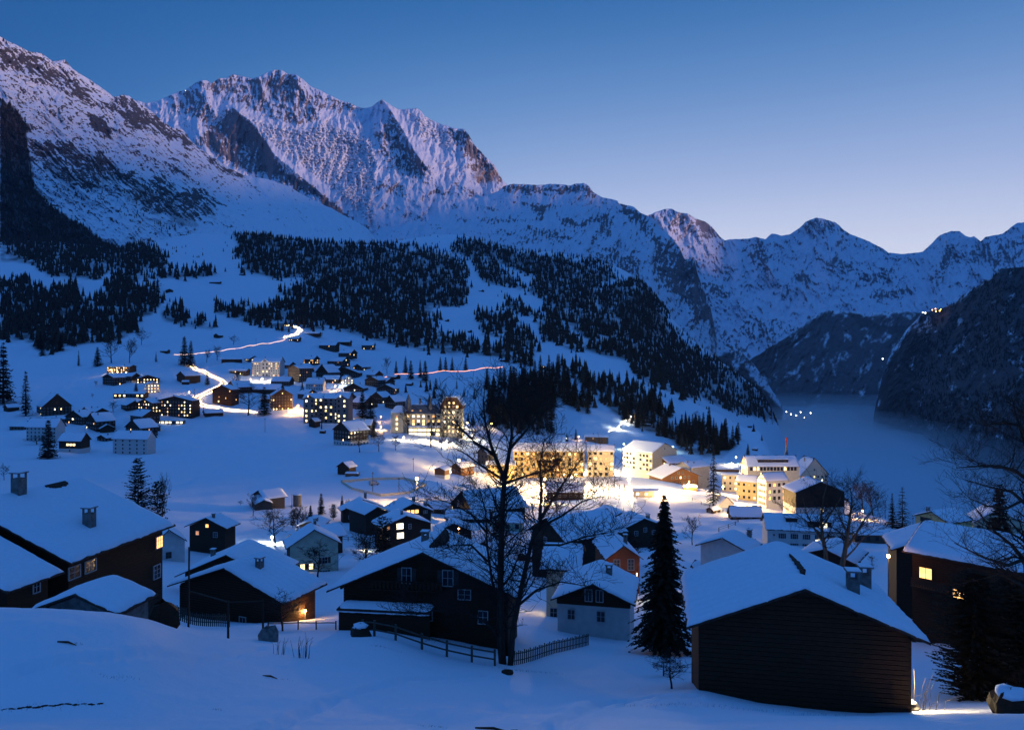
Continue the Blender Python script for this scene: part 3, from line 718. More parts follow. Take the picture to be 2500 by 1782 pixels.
def snow_cover(w, l, slope, th, fine=0.5, ribs=0.0, seed=0.0, pitch_r=1.0):
    """snow lying on a saddle roof; x across, y along the ridge (0..l), z from the ridge"""
    na = int(max(8, min(70, 2 * w / fine))) // 2 * 2 + 1; nb = int(max(5, min(110, l / fine))) + 1
    A, B = np.meshgrid(np.linspace(-1, 1, na), np.linspace(0, 1, nb))
    x = A * w; y = B * l
    e = np.minimum(np.minimum(w - np.abs(x), y), l - y)
    wob = 0.10 * fbm(x / 2.5 + seed, y / 2.5, 3) if fine < .7 else 0
    t = th * (1 - np.exp(-np.maximum(e, 0) / 0.16)) * (1 + 0.35 * fbm(x / 3.0 + seed, y / 3.0 + seed, 4)) + 0.02
    zr = -slope * np.sqrt(x * x + 0.12)
    z = zr + t + np.minimum(e / 0.6, 1) * wob
    if ribs:
        k = fbm(x / 6 + seed, y / 9, 3)
        z = z + ribs * np.sin(y * 2 * np.pi / pitch_r + 0.5 * k) * np.clip(0.55 + 1.2 * k, 0.1, 1) * np.minimum(e / 0.5, 1)
    if fine < .7:                          # ragged lip
        k1 = np.exp(-(w - np.abs(x)) / .35); k2 = np.exp(-np.minimum(y, l - y) / .35)
        x = x + np.sign(x) * k1 * (.20 * fbm(y / .9 + seed, x * 0 + seed, 4) - .05); y = y + np.sign(y - l / 2) * k2 * (.18 * fbm(x / .9 + seed, y * 0 + 3, 4) - .05)
    T = np.stack([x, y, z], -1)
    ov = 0.05
    Bt = np.stack([x, y, -slope * np.abs(x) - 0.03], -1)
    n, m = x.shape; ii = np.arange(n * m).reshape(n, m)
    Q = [np.stack([ii[:-1, :-1], ii[:-1, 1:], ii[1:, 1:], ii[1:, :-1]], -1).reshape(-1, 4)]
    ring = np.concatenate([ii[0], ii[1:, -1], ii[-1, -2::-1], ii[-2:0:-1, 0]])
    Vb = Bt.reshape(-1, 3)[ring]; base = n * m; k = len(ring)
    j = np.arange(k); j2 = (j + 1) % k
    Q.append(np.stack([ring[j], base + j, base + j2, ring[j2]], -1))
    return mesh_np('snow', np.vstack([T.reshape(-1, 3), Vb]), np.vstack(Q), M_SNOW, True)

def chimney(parent, x, y, z0, z1, s=0.5, mat='stone', open_top=True):
    m = MB(); c = 0.9
    m.box(x - s/2, y - s/2, z0, x + s/2, y + s/2, z1 - c * .55 * (1 if open_top else 0))
    if open_top:
        zt = z1 - c * .55
        for sx in (-1, 1):
            for sy in (-1, 1):
                m.box(x + sx * s/2 - (.14 if sx > 0 else 0), y + sy * s/2 - (.14 if sy > 0 else 0), zt, x + sx * s/2 + (0 if sx > 0 else .14), y + sy * s/2 + (0 if sy > 0 else .14), z1)
        m.box(x - s/2 - .12, y - s/2 - .12, z1, x + s/2 + .12, y + s/2 + .12, z1 + .09)
    else:
        m.box(x - s/2 - .06, y - s/2 - .06, z1 - .001, x + s/2 + .06, y + s/2 + .06, z1 + .12)
    o = m.obj('chimney', M_WOOD[mat], parent)
    zc = z1 + (.09 if open_top else .12)
    MB().box(x - s/2 - .08, y - s/2 - .08, zc - .02, x + s/2 + .08, y + s/2 + .08, zc + .07).obj('snow', M_SNOW, o)
    return o

def house(name, label, cat, x, y, z, rot, w, l, rise, wall_h, wall='dark', plinth=None, plinth_h=0.0, ov=0.9, ovl=0.9, th=0.34,
          fine=1.2, ribs=0.0, wins=(), chims=(), planks=(), group=None, snow_seed=None, sides=None, purlins=False, roof_m='tile', rib_pitch=1.0):
    """saddle-roofed house. x,y,z: front ridge tip; rot: heading of the ridge; w: half roof width; l: roof length; wall_h: eave to foot"""
    ax = (-math.sin(rot), math.cos(rot))
    cx, cy_ = x + ax[0] * l / 2, y + ax[1] * l / 2
    slope = rise / w
    zb = z - rise - wall_h
    r = thing(name, label, cat, (cx, cy_, zb), rot, group)
    H = rise + wall_h                      # ridge height above the foot
    ww = w - ov; yl = l / 2 - ovl
    top = lambda q: H - slope * abs(q) - 0.26
    sw = sides or wall
    # walls as one shell with the gables
    if plinth_h < 0: plinth_h = wall_h + plinth_h
    pw = 0.0
    if plinth:
        MB().prism([(-ww + .02, -1.2), (ww - .02, -1.2), (ww - .02, plinth_h), (-ww + .02, plinth_h)], -yl + .02, yl - .02).obj('plinth', M_WOOD[plinth], r)
        pw = plinth_h
    prof = [(-ww, pw - (0 if plinth else 1.2)), (ww, pw - (0 if plinth else 1.2)), (ww, top(ww)), (0, top(0)), (-ww, top(ww))]
    MB().prism(prof, -yl, yl).obj('wall', M_WOOD[wall], r)
    if sides:
        m = MB()
        for s in (-1, 1): m.box(min(s * ww, s * (ww + .06)), -yl + .02, pw + .02, max(s * ww, s * (ww + .06)), yl - .02, top(ww) - .03)
        m.obj('side_cladding', M_WOOD[sides], r)
    # roof slab
    t = 0.16
    prof = [(-w, wall_h - t), (0, H - t), (w, wall_h - t), (w, wall_h), (0, H), (-w, wall_h)]
    ro = MB().prism(prof[::-1], -l/2, l/2).obj('roof', M_WOOD[roof_m], r)
    sd = snow_seed if snow_seed is not None else (x * .37 + y * .11)
    so = link('snow', snow_cover(w, l, slope, th, fine, ribs, sd, rib_pitch), ro, (0, -l/2, H))
    if purlins:
        for q in (-ww, -ww * .5, 0, ww * .5, ww):
            MB().box(q - .11, -l/2 + .15, top(q) - .16, q + .11, -yl - .005, top(q) + .06).obj('purlin', M_WOOD[wall], r)
    for s, b0 in (planks or ()):           # boards lying proud of a wall: front 'F', right 'R', left 'L'
        hgt = 0.30; zz = pw + .05
        while zz + hgt < (H - .4 if s == 'F' else top(ww) - .05):
            zt = zz + hgt - .03
            if s == 'F':
                half = ww + .08 if zt < top(ww) else max(.3, (H - .26 - zt) / slope)
                half = min(half, ww + .08)
                if half > .4: MB().box(-half, -yl - .05 - .015 * (int(zz * 10) % 3), zz, half, -yl + .001, zt).obj('plank', M_WOOD[wall], r)
            else:
                sg = 1 if s == 'R' else -1
                a, b_ = sorted((sg * (ww - .001), sg * (ww + .05 + .012 * (int(zz * 10) % 3))))
                MB().box(a, -yl - .08, zz, b_, yl + .02, zt).obj('plank', M_WOOD[sw], r)
            zz += hgt
    off = 0.07 if planks else 0.0
    for wv in wins:
        f, u, zc, w_, h_ = wv[:5]
        lit = wv[5] if len(wv) > 5 else None
        kw = wv[6] if len(wv) > 6 else {}
        zc = zc if zc > 0 else H + zc
        if f == 'F': window(r, u, -yl - off, zc, 0, w_, h_, lit, **kw)
        elif f == 'B': window(r, u, yl + off, zc, math.pi, w_, h_, lit, **kw)
        elif f == 'R': window(r, ww + (.06 if sides else 0) + off, u, zc, math.pi / 2, w_, h_, lit, **kw)
        elif f == 'L': window(r, -ww - (.06 if sides else 0) - off, u, zc, -math.pi / 2, w_, h_, lit, **kw)
    for c in chims:
        if isinstance(c[0], str):          # placed by the bearing of its foot on the right or left roof plane
            sg = 1 if c[0] == 'R' else -1
            du, dv = (c[1] - CX) / F, (HY - c[2]) / F
            co, si = math.cos(rot), math.sin(rot)
            kx = du * co + si; ox = -(cx * co + cy_ * si)
            tt = (zb + H - slope * sg * ox) / (dv + slope * sg * kx)
            c = (tt * kx + ox, tt * (-du * si + co) - (-cx * si + cy_ * co), c[3], c[4])
        u, v, hh = c[:3]; s = c[3] if len(c) > 3 else .5
        zc = H - slope * abs(u)
        chimney(r, u, v, zc - 0.4, zc + hh, s, *(c[4:]))
    r['_dims'] = (ww, yl, H, wall_h, slope)
    return r

def dormer(root, side, v, x_out, wid, hgt, wall='dark', wins=1, lit=None, gable=False):
    """a dormer on the right or left roof plane"""
    ww, yl, H, wh, slope = root['_dims']
    sg = 1 if side == 'R' else -1
    z0 = H - slope * x_out; z1 = z0 + hgt; xi = max(.1, x_out - hgt / slope)
    a, b = sorted((sg * xi, sg * x_out))
    o = MB().box(a, v - wid / 2, z0 - .3, b, v + wid / 2, z1).obj('dormer', M_WOOD[wall], root)
    a, b = sorted((sg * (xi - .3), sg * (x_out + .45)))
    MB().box(a, v - wid / 2 - .35, z1 + .002, b, v + wid / 2 + .35, z1 + .12).obj('dormer_roof', M_WOOD['tile'], o)
    MB().box(a + .04, v - wid / 2 - .3, z1 + .121, b - .04, v + wid / 2 + .3, z1 + .42).obj('snow', M_SNOW, o)
    n = wins
    for i in range(n):
        window(root, sg * x_out, v + wid * ((i + .5) / n - .5), z0 + hgt * .55, sg * math.pi / 2, wid / n * .62, hgt * .55, lit, frame='d', bars=(2, 1))
    return o

def balcony(parent, face, u0, u1, z, out, ww, yl, mat='dark', rail_h=1.0, gap=0.34):
    """floor slab and rail with upright boards along a wall"""
    m = MB()
    def bx(mm, a0, a1, d0, d1, z0, z1):
        if face == 'F': mm.box(a0, -yl - d1, z0, a1, -yl - d0, z1)
        elif face == 'R': mm.box(ww + d0, a0, z0, ww + d1, a1, z1)
        else: mm.box(-ww - d1, a0, z0, -ww - d0, a1, z1)
    bx(m, u0, u1, 0.002, out, z - .14, z)
    o = m.obj('balcony', M_WOOD[mat], parent)
    k = MB()
    bx(k, u0, u1, out - .07, out, z + rail_h - .08, z + rail_h)
    n = max(2, int((u1 - u0) / gap))
    for i in range(n):
        a = u0 + (u1 - u0) * (i + .5) / n
        bx(k, a - gap * .36, a + gap * .36, out - .05, out - .02, z + .08, z + rail_h - .08)
    k.obj('railing', M_WOOD[mat], o)
    return o

def foot(x, y, rot, w, l, ov=.9):
    """lowest ground under a footprint"""
    ax = np.array([-math.sin(rot), math.cos(rot)]); sx = np.array([math.cos(rot), math.sin(rot)])
    zs = []
    for a in (0.08, .5, 0.92):
        for b in (-.85, 0, .85):
            p = np.array([x, y]) + ax * l * a + sx * w * b
            zs.append(gz(p[0], p[1]))
    return min(zs)

FIT = {
'LH': [-49.75, 69.33, -14.41, -0.185, 11.22, 14.92, 4.67],
'LHannex': [-51.97, 63.56, -14.67, -0.228, 12.18, 5.82, 4.88],
'shed': [-28.65, 50.02, -16.19, -0.131, 3.22, 4.34, 1.19],
'M1': [-35.11, 93.07, -26.95, -0.392, 9.07, 8.5, 3.24],
'M1b': [-43.13, 115.2, -31.4, -0.092, 8.01, 9.42, 3.43],
'h7': [-67.27, 168.0, -37.62, -0.204, 5.24, 5.5, 2.19],
'barn8': [-89.06, 268.24, -50.5, -0.848, 5.66, 8.55, 2.37],
'barn8b': [-84.4, 260.8, -52.36, 0.456, 2.99, 12.0, 1.27],
'h9': [-37.94, 147.2, -35.25, 0.378, 5.32, 6.63, 3.19],
'h10': [-45.25, 179.2, -42.06, -1.03, 4.44, 5.5, 1.86],
'h11': [-51.72, 195.2, -44.6, -0.044, 3.4, 7.41, 1.3],
'h12': [-46.61, 240.0, -48.06, 0.414, 6.98, 5.5, 3.0],
'h13': [-29.22, 227.2, -46.64, 0.41, 6.52, 11.49, 2.77],
'h14': [-26.0, 188.8, -41.79, 0.462, 6.68, 8.57, 2.46],
'h14b': [-37.27, 212.8, -44.61, 0.664, 4.07, 12.0, 1.7],
'C15': [-9.02, 76.8, -20.68, -0.13, 10.0, 10.16, 4.29],
'h16': [4.47, 108.8, -27.95, -1.719, 5.33, 5.76, 2.18],
'red17': [18.76, 128.0, -33.34, 0.078, 3.27, 12.44, 2.29],
'w18': [9.41, 89.6, -27.82, -0.215, 4.98, 10.56, 2.16],
'B19': [18.39, 48.0, -15.21, -0.181, 7.28, 11.45, 2.88],
'r20': [53.77, 100.57, -22.95, -2.393, 6.71, 17.5, 2.69],
'r20b': [64.04, 113.77, -27.85, -0.304, 7.03, 9.36, 2.97],
'b21': [97.85, 179.2, -38.6, -1.121, 4.77, 9.42, 1.98],
'w23': [80.72, 246.42, -53.49, -1.754, 6.53, 26.1, 3.95],
'hall24': [132.32, 328.0, -58.0, 0.056, 11.51, 14.7, 4.63],
'ha': [122.26, 376.0, -61.89, -1.31, 4.21, 12.82, 3.79],
'hd': [137.81, 456.0, -64.84, -1.56, 6.53, 31.35, 5.89],
'ch26': [104.85, 472.0, -74.87, 0.334, 14.67, 19.93, 6.11],
'h27': [104.27, 520.89, -65.75, 0.706, 13.7, 26.94, 5.82],
'h28': [100.89, 520.0, -75.02, -1.115, 8.63, 17.92, 3.56],
'h28b': [108.16, 488.0, -73.49, -0.975, 8.03, 18.4, 3.34],
'h33': [-17.56, 264.0, -49.96, -1.044, 9.43, 21.48, 5.94],
'h35b': [34.64, 200.0, -44.96, 0.273, 7.22, 10.09, 2.94],
'h35a': [31.55, 220.8, -48.0, 0.269, 6.36, 12.46, 2.46],
'h37': [6.35, 147.2, -33.02, -0.959, 6.26, 16.0, 3.51],
'h36': [7.81, 160.0, -36.59, -1.181, 5.57, 11.08, 2.32],
'h38': [31.58, 115.2, -28.8, -0.587, 4.23, 6.5, 1.72],
'h39': [44.42, 108.8, -28.8, -0.633, 4.2, 8.02, 1.5],
}
def fh(key, name, label, cat='house', min_h=2.2, **k):
    x, y, z, rot, w, l, rise = FIT[key]
    wh = max(min_h, z - rise - foot(x, y, rot, w, l) + 0.3)
    return house(name, label, cat, x, y, z, rot, w, l, rise, wh, **k)
S = dict(shutters=True)
D = dict(frame='d')

# ---- near houses
lh = fh('LH', 'chalet', 'big black chalet on the left with two chimneys, one upper window glowing orange', 'chalet', wall='black', ov=1.0, fine=.35, th=.32,
   wins=[('R', 6.0, -6.2, 1.0, 1.15, 0, dict(bars=(3, 3))), ('R', 5.6, -9.2, 1.0, 1.3, None, dict(bars=(2, 3))),
         ('R', -6.0, -5.9, 1.3, 1.0, None, dict(bars=(2, 2))), ('R', -4.0, -5.9, 1.3, 1.0, None, dict(bars=(2, 2)))],
   chims=[('R', 46, 1212, 2.3, .95), ('R', 218, 1290, 2.0, .85)], planks=(('R', 0),))
fh('LHannex', 'chalet_annex', 'low snow covered annex roof in front of the big black chalet at the left edge', 'annex', wall='black', fine=.4, th=.3, wins=[('R', 0.8, -5.6, .6, .9, None)])
fh('shed', 'lean_to_shed', 'small stone shed with a snowy roof half buried behind the meadow hump', 'shed', wall='stone', fine=.25, th=.25, ov=.5, ovl=.4, min_h=1.0)
fh('M1', 'chalet', 'low black chalet with ribbed snow on its roof and one chimney', 'chalet', wall='black', ov=1.2, ovl=1.0, fine=.3, ribs=.12, rib_pitch=.9, th=.3,
   wins=[('F', 2.2, 2.6, .9, 1.5, None, dict(frame='w', bars=(2, 1)))], chims=[('R', 634, 1390, 1.45, .75)], planks=(('F', 0), ('R', 0)))
fh('M1b', 'chalet', 'dark chalet half hidden behind the ribbed snow roof', 'chalet', wall='black', ov=1.2, fine=.5, th=.3, chims=[(-4.5, .5, 1.3, .6)])
fh('h7', 'chalet', 'dark chalet with a small lit attic window beside the white stone barn', 'chalet', wall='dark', fine=.35, ribs=.04, th=.22, ovl=.7,
   wins=[('F', 0, -1.9, .7, .7, 0, D), ('F', -2.4, -3.6, .7, .8, 3), ('F', 2.0, -3.8, .9, 1.0, None)], chims=[(1.0, -1.2, 1.0, .5)])
fh('barn8', 'barn', 'open fronted barn with a sheet of snow on its roof, standing beside the silo', 'barn', wall='grey', fine=.8, th=.3, ov=.5)
fh('barn8b', 'barn', 'low snow roofed wing sloping left of the open fronted barn', 'barn', wall='grey', fine=.8, th=.3, ov=.3, min_h=1.2)
fh('h9', 'house', 'grey green stuccoed house with two yellow windows behind a bare shrub', 'house', wall='green', ov=.8, ovl=.5, fine=.4, ribs=.05, th=.22, sides='dark',
   wins=[('F', -2.2, 2.6, .8, 1.1, 1, S), ('F', -.6, 2.6, .7, 1.0, 1, S), ('F', 2.0, 3.5, 1.0, 1.2, None, S), ('F', 2.0, 1.0, .9, 1.1, None, S), ('F', -2.0, 0.9, .8, 1.1, None, S), ('F', 0.2, 5.0, .6, .8, None)], chims=[(0.8, 2.5, 1.3, .5)])
fh('h10', 'house', 'small dark house with a bright snow roof just behind the grey green stuccoed house', 'house', wall='dark', fine=.7)
fh('h11', 'house', 'dark house with a chimney between the conifers above the grey green house', 'house', wall='dark', fine=.7, chims=[(1.5, -2, 1.2, .6)])
fh('h12', 'chalet', 'dark chalet with a row of gable windows and a porch below the lit rink', 'chalet', wall='dark', fine=.5, th=.28,
   wins=[('F', -1.0 + i * .75, -2.4, .5, 1.0, None) for i in range(4)] + [('F', 3, -2.5, .6, .8, None), ('F', 1.2, -5.2, .9, 1.0, None), ('F', -2.6, -5.3, .9, 1.0, 3), ('F', -4, -5.3, .8, .9, None)], chims=[(1.5, 1.0, 2.2, .7)])
fh('h13', 'chalet', 'dark chalet with a strip of three orange windows in its gable', 'chalet', wall='dark', fine=.5, th=.28,
   wins=[('F', -1.3 + i * 1.3, -2.6, 1.0, 1.0, 0, dict(frame='d', bars=(1, 1))) for i in range(3)] + [('F', 3.6, -3.0, .5, .8, None), ('F', 4.3, -3.0, .5, .8, None)], chims=[(1.4, -1.0, 1.6, .7), (4.3, -3.5, 1.6, .8)])
fh('h14', 'chalet', 'dark chalet with two bright yellow windows one above the other', 'chalet', wall='dark', fine=.4, th=.28,
   wins=[('F', -1.4, -2.6, 1.7, 1.4, 2, dict(bars=(2, 2))), ('F', -1.3, -4.9, 1.7, 1.4, 2, dict(bars=(2, 2))), ('F', 1.2, -2.9, .6, 1.1, None), ('F', -4.3, -2.8, .6, .8, 3), ('F', -4.3, -5.2, .5, .8, None)], chims=[(-.6, -2.4, 1.2, .5)])
fh('h14b', 'chalet', 'snow covered roof of a chalet tucked behind the two bright yellow windows', 'chalet', wall='dark', fine=.7)
c15 = fh('C15', 'chalet', 'wide black timber chalet in the centre with shuttered gable windows behind the bare tree', 'chalet', wall='black', ov=1.5, ovl=1.2, fine=.35, th=.3,
   wins=[('F', -1.9, -2.7, .9, 1.5, None, dict(shutters=True)), ('F', 2.4, -2.8, 1.0, 1.5, None, dict(shutters=True)), ('F', -7.4, -6.6, 1.3, 1.1, None), ('F', -5.4, -6.6, 1.3, 1.1, None), ('F', -2.2, -6.6, 1.1, 1.1, None), ('F', .2, -6.6, 1.1, 1.1, None),
         ('F', 6.0, -6.6, .9, 1.2, None), ('F', 4.1, -4.4, 1.2, .9, None)], chims=[('L', 1038, 1325, 1.2, .7)], planks=(('F', 0),), purlins=True)
fh('h16', 'house', 'snow roofed house with beige walls right behind the bare tree', 'house', wall='cream', ov=.7, fine=.4, th=.28, wins=[('F', 2.4, 3.0, .8, 1.2, 1), ('R', -1, 3.2, .9, 1.2, None)])
fh('red17', 'chalet', 'red brown timber house with two tall white framed windows lit from below', 'chalet', wall='red', ov=.6, ovl=.6, fine=.28, ribs=.05, rib_pitch=1.1, th=.2,
   wins=[('F', -1.15, -3.3, .95, 1.7, None, dict(bars=(2, 3))), ('F', 1.25, -3.3, .95, 1.7, None, dict(bars=(2, 3)))], chims=[(1.1, -2.2, 1.6, .6)], planks=(('F', 0),))
fh('w18', 'chalet', 'small chalet with dark gable above a white plastered ground floor, beside the bare tree', 'chalet', wall='black', plinth='white', plinth_h=-.7, ov=.7, ovl=.9, fine=.28, ribs=.05, th=.24,
   wins=[('F', -.55, -1.6, .75, 1.3, None, dict(bars=(2, 1))), ('F', .75, -1.6, .75, 1.3, None, dict(bars=(2, 1))), ('F', .9, -4.0, .9, 1.2, None, dict(bars=(2, 2))), ('F', -2.6, -4.0, .8, 1.1, None, dict(bars=(2, 2)))], chims=[('R', 1487, 1404, 1.3, .75)], planks=(('F', 0),))
b19 = fh('B19', 'barn', 'large black timber barn in the right foreground with two open topped chimneys', 'barn', wall='black', plinth='stone', plinth_h=.75, ov=.9, ovl=1.0, fine=.2, ribs=.13, rib_pitch=1.0, th=.38,
   wins=[('F', 2.6, 1.95, .95, 2.3, None, dict(frame='w', bars=(3, 5)))], chims=[('R', 2082, 1454, 1.65, .72), ('R', 2111, 1444, 1.75, .72)], planks=(('F', 0), ('L', 0), ('R', 0)), purlins=True)
r20 = fh('r20', 'chalet', 'long black chalet on the right with a lit balcony corner', 'chalet', wall='black', ov=1.2, fine=.4, th=.34,
   wins=[('R', -2.6, 8.9, 1.3, 1.1, 0, dict(bars=(3, 1))), ('R', 1.5, 8.9, 1.2, 1.1, None, D), ('R', -1.4, 6.0, 1.2, 1.1, 3, D)], planks=(('R', 0),))
fh('r20b', 'house', 'snow roof sloping left in front of the beige house, behind the long black chalet', 'house', wall='dark', fine=.5, th=.3)
fh('b21', 'house', 'beige house with a long dark window at the fog edge on the right', 'house', wall='yellow', ov=.6, ovl=.4, fine=.6, th=.25,
   wins=[('F', -1.4, -2.3, 2.6, .8, None, dict(frame='d', bars=(3, 1))), ('F', 2.5, -3.0, 1.2, 1.0, None, dict(frame='d'))], chims=[(-1.4, -3.5, 1.2, .6)])
w23 = fh('w23', 'guest_house', 'long white house with a big snow roof and dormers behind pale bare trees', 'house', wall='white', ov=.8, ovl=.6, fine=.6, th=.28,
   wins=[('R', -8 + i * 3.6, 5.2, 1.0, 1.5, None, S) for i in range(6)] + [('R', -8 + i * 3.6, 2.2, 1.1, 1.5, (1 if i == 3 else None), S) for i in range(6)] + [('R', -10.5, 5.4, .6, .6, None), ('R', 2.9, 4.3, 2.2, .8, 2)])
fh('hall24', 'hall', 'white hall with a wide dark gable above the lit street and balconied side', 'hall', wall='dark', plinth='white', plinth_h=9.0, ov=.8, ovl=.8, fine=1.0, th=.28, wins=[('F', 0.8, 7.8, 1.2, 1.3, 1)])
fh('ha', 'hotel', 'tall narrow white gabled hotel with brown shutters on the lit street', 'hotel', wall='white', ov=.5, ovl=.4, fine=.8, th=.25,
   wins=[('F', u, zz, .9, 1.4, None, S) for zz in (-6.2, -9.2, -12.2, -15.0) for u in (-2.2, 0, 2.2)] + [('F', -.7, -3.0, .6, 1.0, None), ('F', .7, -3.0, .6, 1.0, None)] + [('R', -4 + i * 2.6, zz, 1.2, 1.5, (0 if (i + int(-zz)) % 3 == 0 else None), D) for zz in (-5.8, -9, -12.2) for i in range(4)])
hd = fh('hd', 'hotel', 'long half timbered hotel with a dark dormer band in its snow roof', 'hotel', wall='cream', ov=.5, ovl=.4, fine=1.0, th=.28,
   wins=[('R', -13 + i * 2.0, -7.2, 1.3, 1.9, (1 if i in (1, 2, 10) else None), D) for i in range(14)] + [('F', u, -7.0, 1.2, 2.2, 2) for u in (-2.5, 0, 2.5)] + [('F', 0, -3.4, .9, 1.4, 1)])
ch26 = fh('ch26', 'chalet', 'large brown timber chalet with carved balconies facing the floodlit square', 'chalet', wall='brown', ov=2.0, ovl=1.8, fine=.9, th=.3, purlins=True,
   wins=[('F', -9 + i * 3.0, zz, 1.1, 1.4, (1 if (i * 3 + k) % 7 == 2 else None), {}) for k, zz in enumerate((-6.3, -9.3, -12.2)) for i in range(7) if not (k == 0 and i in (0, 6))] + [('F', -1.5, -3.4, 1.0, 1.3, None), ('F', 1.5, -3.4, 1.0, 1.3, None)] + [('L', -5 + i * 3.6, zz, 1.1, 1.4, (1 if i == 1 else None), {}) for zz in (-9.2, -12.2) for i in range(4)], chims=[(-1.5, 2, 1.8, 1.0)])
fh('h27', 'hotel', 'tall cream hotel with two stepped snow roofs and lit balconies above the floodlit square', 'hotel', wall='cream', ov=.5, ovl=.5, fine=1.0, th=.28,
   wins=[('L', -11.5 + i * 2.9, zz, 1.7, 1.5, (1 if (i + k * 2) % 4 == 0 else (0 if (i + k) % 5 == 0 else None)), D) for k, zz in enumerate((-8.2, -11.2, -14.2, -17.2)) for i in range(9) if i not in (4,)] + [('F', 0, -4, .9, .9, None)])
fh('h28', 'chalet', 'lit brown chalet gable squeezed between cream hotel and brown timber chalet', 'chalet', wall='brown', fine=1.2, wins=[('F', u, -4.6, 1.3, 1.6, 1) for u in (-3, 0, 3)])
fh('h28b', 'house', 'beige house with a broad snow roof behind the brown timber chalet', 'house', wall='cream', fine=1.2, wins=[('F', u, -5.0, 1.2, 1.3, 2) for u in (-3.5, -.5, 2.5)], chims=[(2, -6, 1.5, .8), (3.5, -2, 1.2, .6)])
fh('h33', 'house', 'long dark house with a large snow roof directly below the floodlit square', 'house', wall='dark', fine=.7, th=.3, wins=[('F', -4, -4.5, 1, 1.6, None), ('F', -1, -5.0, 1, 1.4, None), ('F', 2, -8.0, 1, 1.4, None)] + [('R', -7 + i * 2.2, -7.6, 1.4, .7, (2 if i in (1, 2, 3, 5) else None), D) for i in range(7)])
fh('h35b', 'house', 'dark gabled house with teal tinted snow roof and chimney left of the tall spruce', 'house', wall='dark', fine=.6, th=.25, wins=[('F', -2, -4.0, .9, 1.1, None), ('F', .6, -3.2, .8, 1, None), ('F', 3, -4, .8, 1, None)], chims=[(1.6, -3.6, 1.4, .8)])
fh('h35a', 'house', 'dark house with a plain snow roof up against the teal roofed house', 'house', wall='dark', fine=.7, th=.25)
fh('h37', 'house', 'dark gabled house in the shadow behind the bare tree crown', 'house', wall='dark', fine=.6, th=.25, wins=[('F', -1, -4.5, .8, 1, None)])
h36 = fh('h36', 'house', 'house with a timber dormer in its wide snow roof, right of the bare tree', 'house', wall='dark', fine=.5, th=.25)
fh('h38', 'house', 'house with a white and green lit wall below the toboggan meadow', 'house', wall='white', ov=.6, fine=.4, th=.25, chims=[(2.4, 2.6, 1.3, .55)], wins=[('F', 1.2, -3.4, 1.0, 1.0, None, D), ('R', 0, -3.6, 1.0, 1.0, None, D)])
fh('h39', 'house', 'low dark gabled house behind the ridge of the big black barn', 'house', wall='dark', fine=.5, th=.25)

dormer(w23, 'R', -4.8, 3.6, 3.4, 1.5, wins=3)
dormer(w23, 'R', 3.2, 5.2, 7.0, 2.0, wins=3, lit=None)
window(w23, 5.2, 4.3, w23['_dims'][2] - w23['_dims'][4] * 5.2 + 1.05, math.pi / 2, 2.2, 1.5, 2, frame='d', bars=(2, 1))
dormer(hd, 'R', 0.5, 4.4, 18.0, 1.9, wins=9)
dormer(h36, 'R', 0.0, 3.6, 2.6, 1.6, wins=2)
ww, yl, H, wh, sl_ = r20['_dims']
balcony(r20, 'R', -yl + .2, -yl + 4.2, wh - 4.0, 1.5, ww, yl, 'dark', 1.0, .3)
window(r20, ww + .07, -yl + 1.5, wh - 2.5, math.pi / 2, 1.4, 1.3, 0, frame='d', bars=(2, 1))
# bare tiles where the snow has slid off beside ridges
def bare_patch(root, side, v0, v1, x0, x1, seed):
    ww, yl, H, wh, slope = root['_dims']; g = random.Random(seed); sg = 1 if side == 'R' else -1
    m = MB(); v = v0
    while v < v1:
        f = math.sin(math.pi * (v - v0 + .1) / (v1 - v0 + .2)) ** .5
        xa, xb = x0, x0 + (x1 - x0) * f * g.uniform(.7, 1.05)
        pts = [(sg * xa, v, H - slope * xa + .46), (sg * xb, v, H - slope * xb + .44), (sg * xb, v + .22, H - slope * xb + .44), (sg * xa, v + .22, H - slope * xa + .46)]
        b = len(m.v); m.v += pts + [(p[0], p[1], p[2] - .4) for p in pts]
        q = [(0, 1, 2, 3), (7, 6, 5, 4), (0, 4, 5, 1), (1, 5, 6, 2), (2, 6, 7, 3), (3, 7, 4, 0)]
        m.f += [tuple(b + i for i in (k if sg > 0 else k[::-1])) for k in q]
        v += .25
    o = m.obj('bare_tiles', M_WOOD['tile'], root); o['kind'] = 'stuff'
bare_patch(c15, 'R', -3.5, 3.8, .35, 1.5, 3)
bare_patch(lh, 'R', 1.5, 4.2, .5, 1.2, 5)
bare_patch(b19, 'R', -3.4, 1.2, .2, .75, 8)
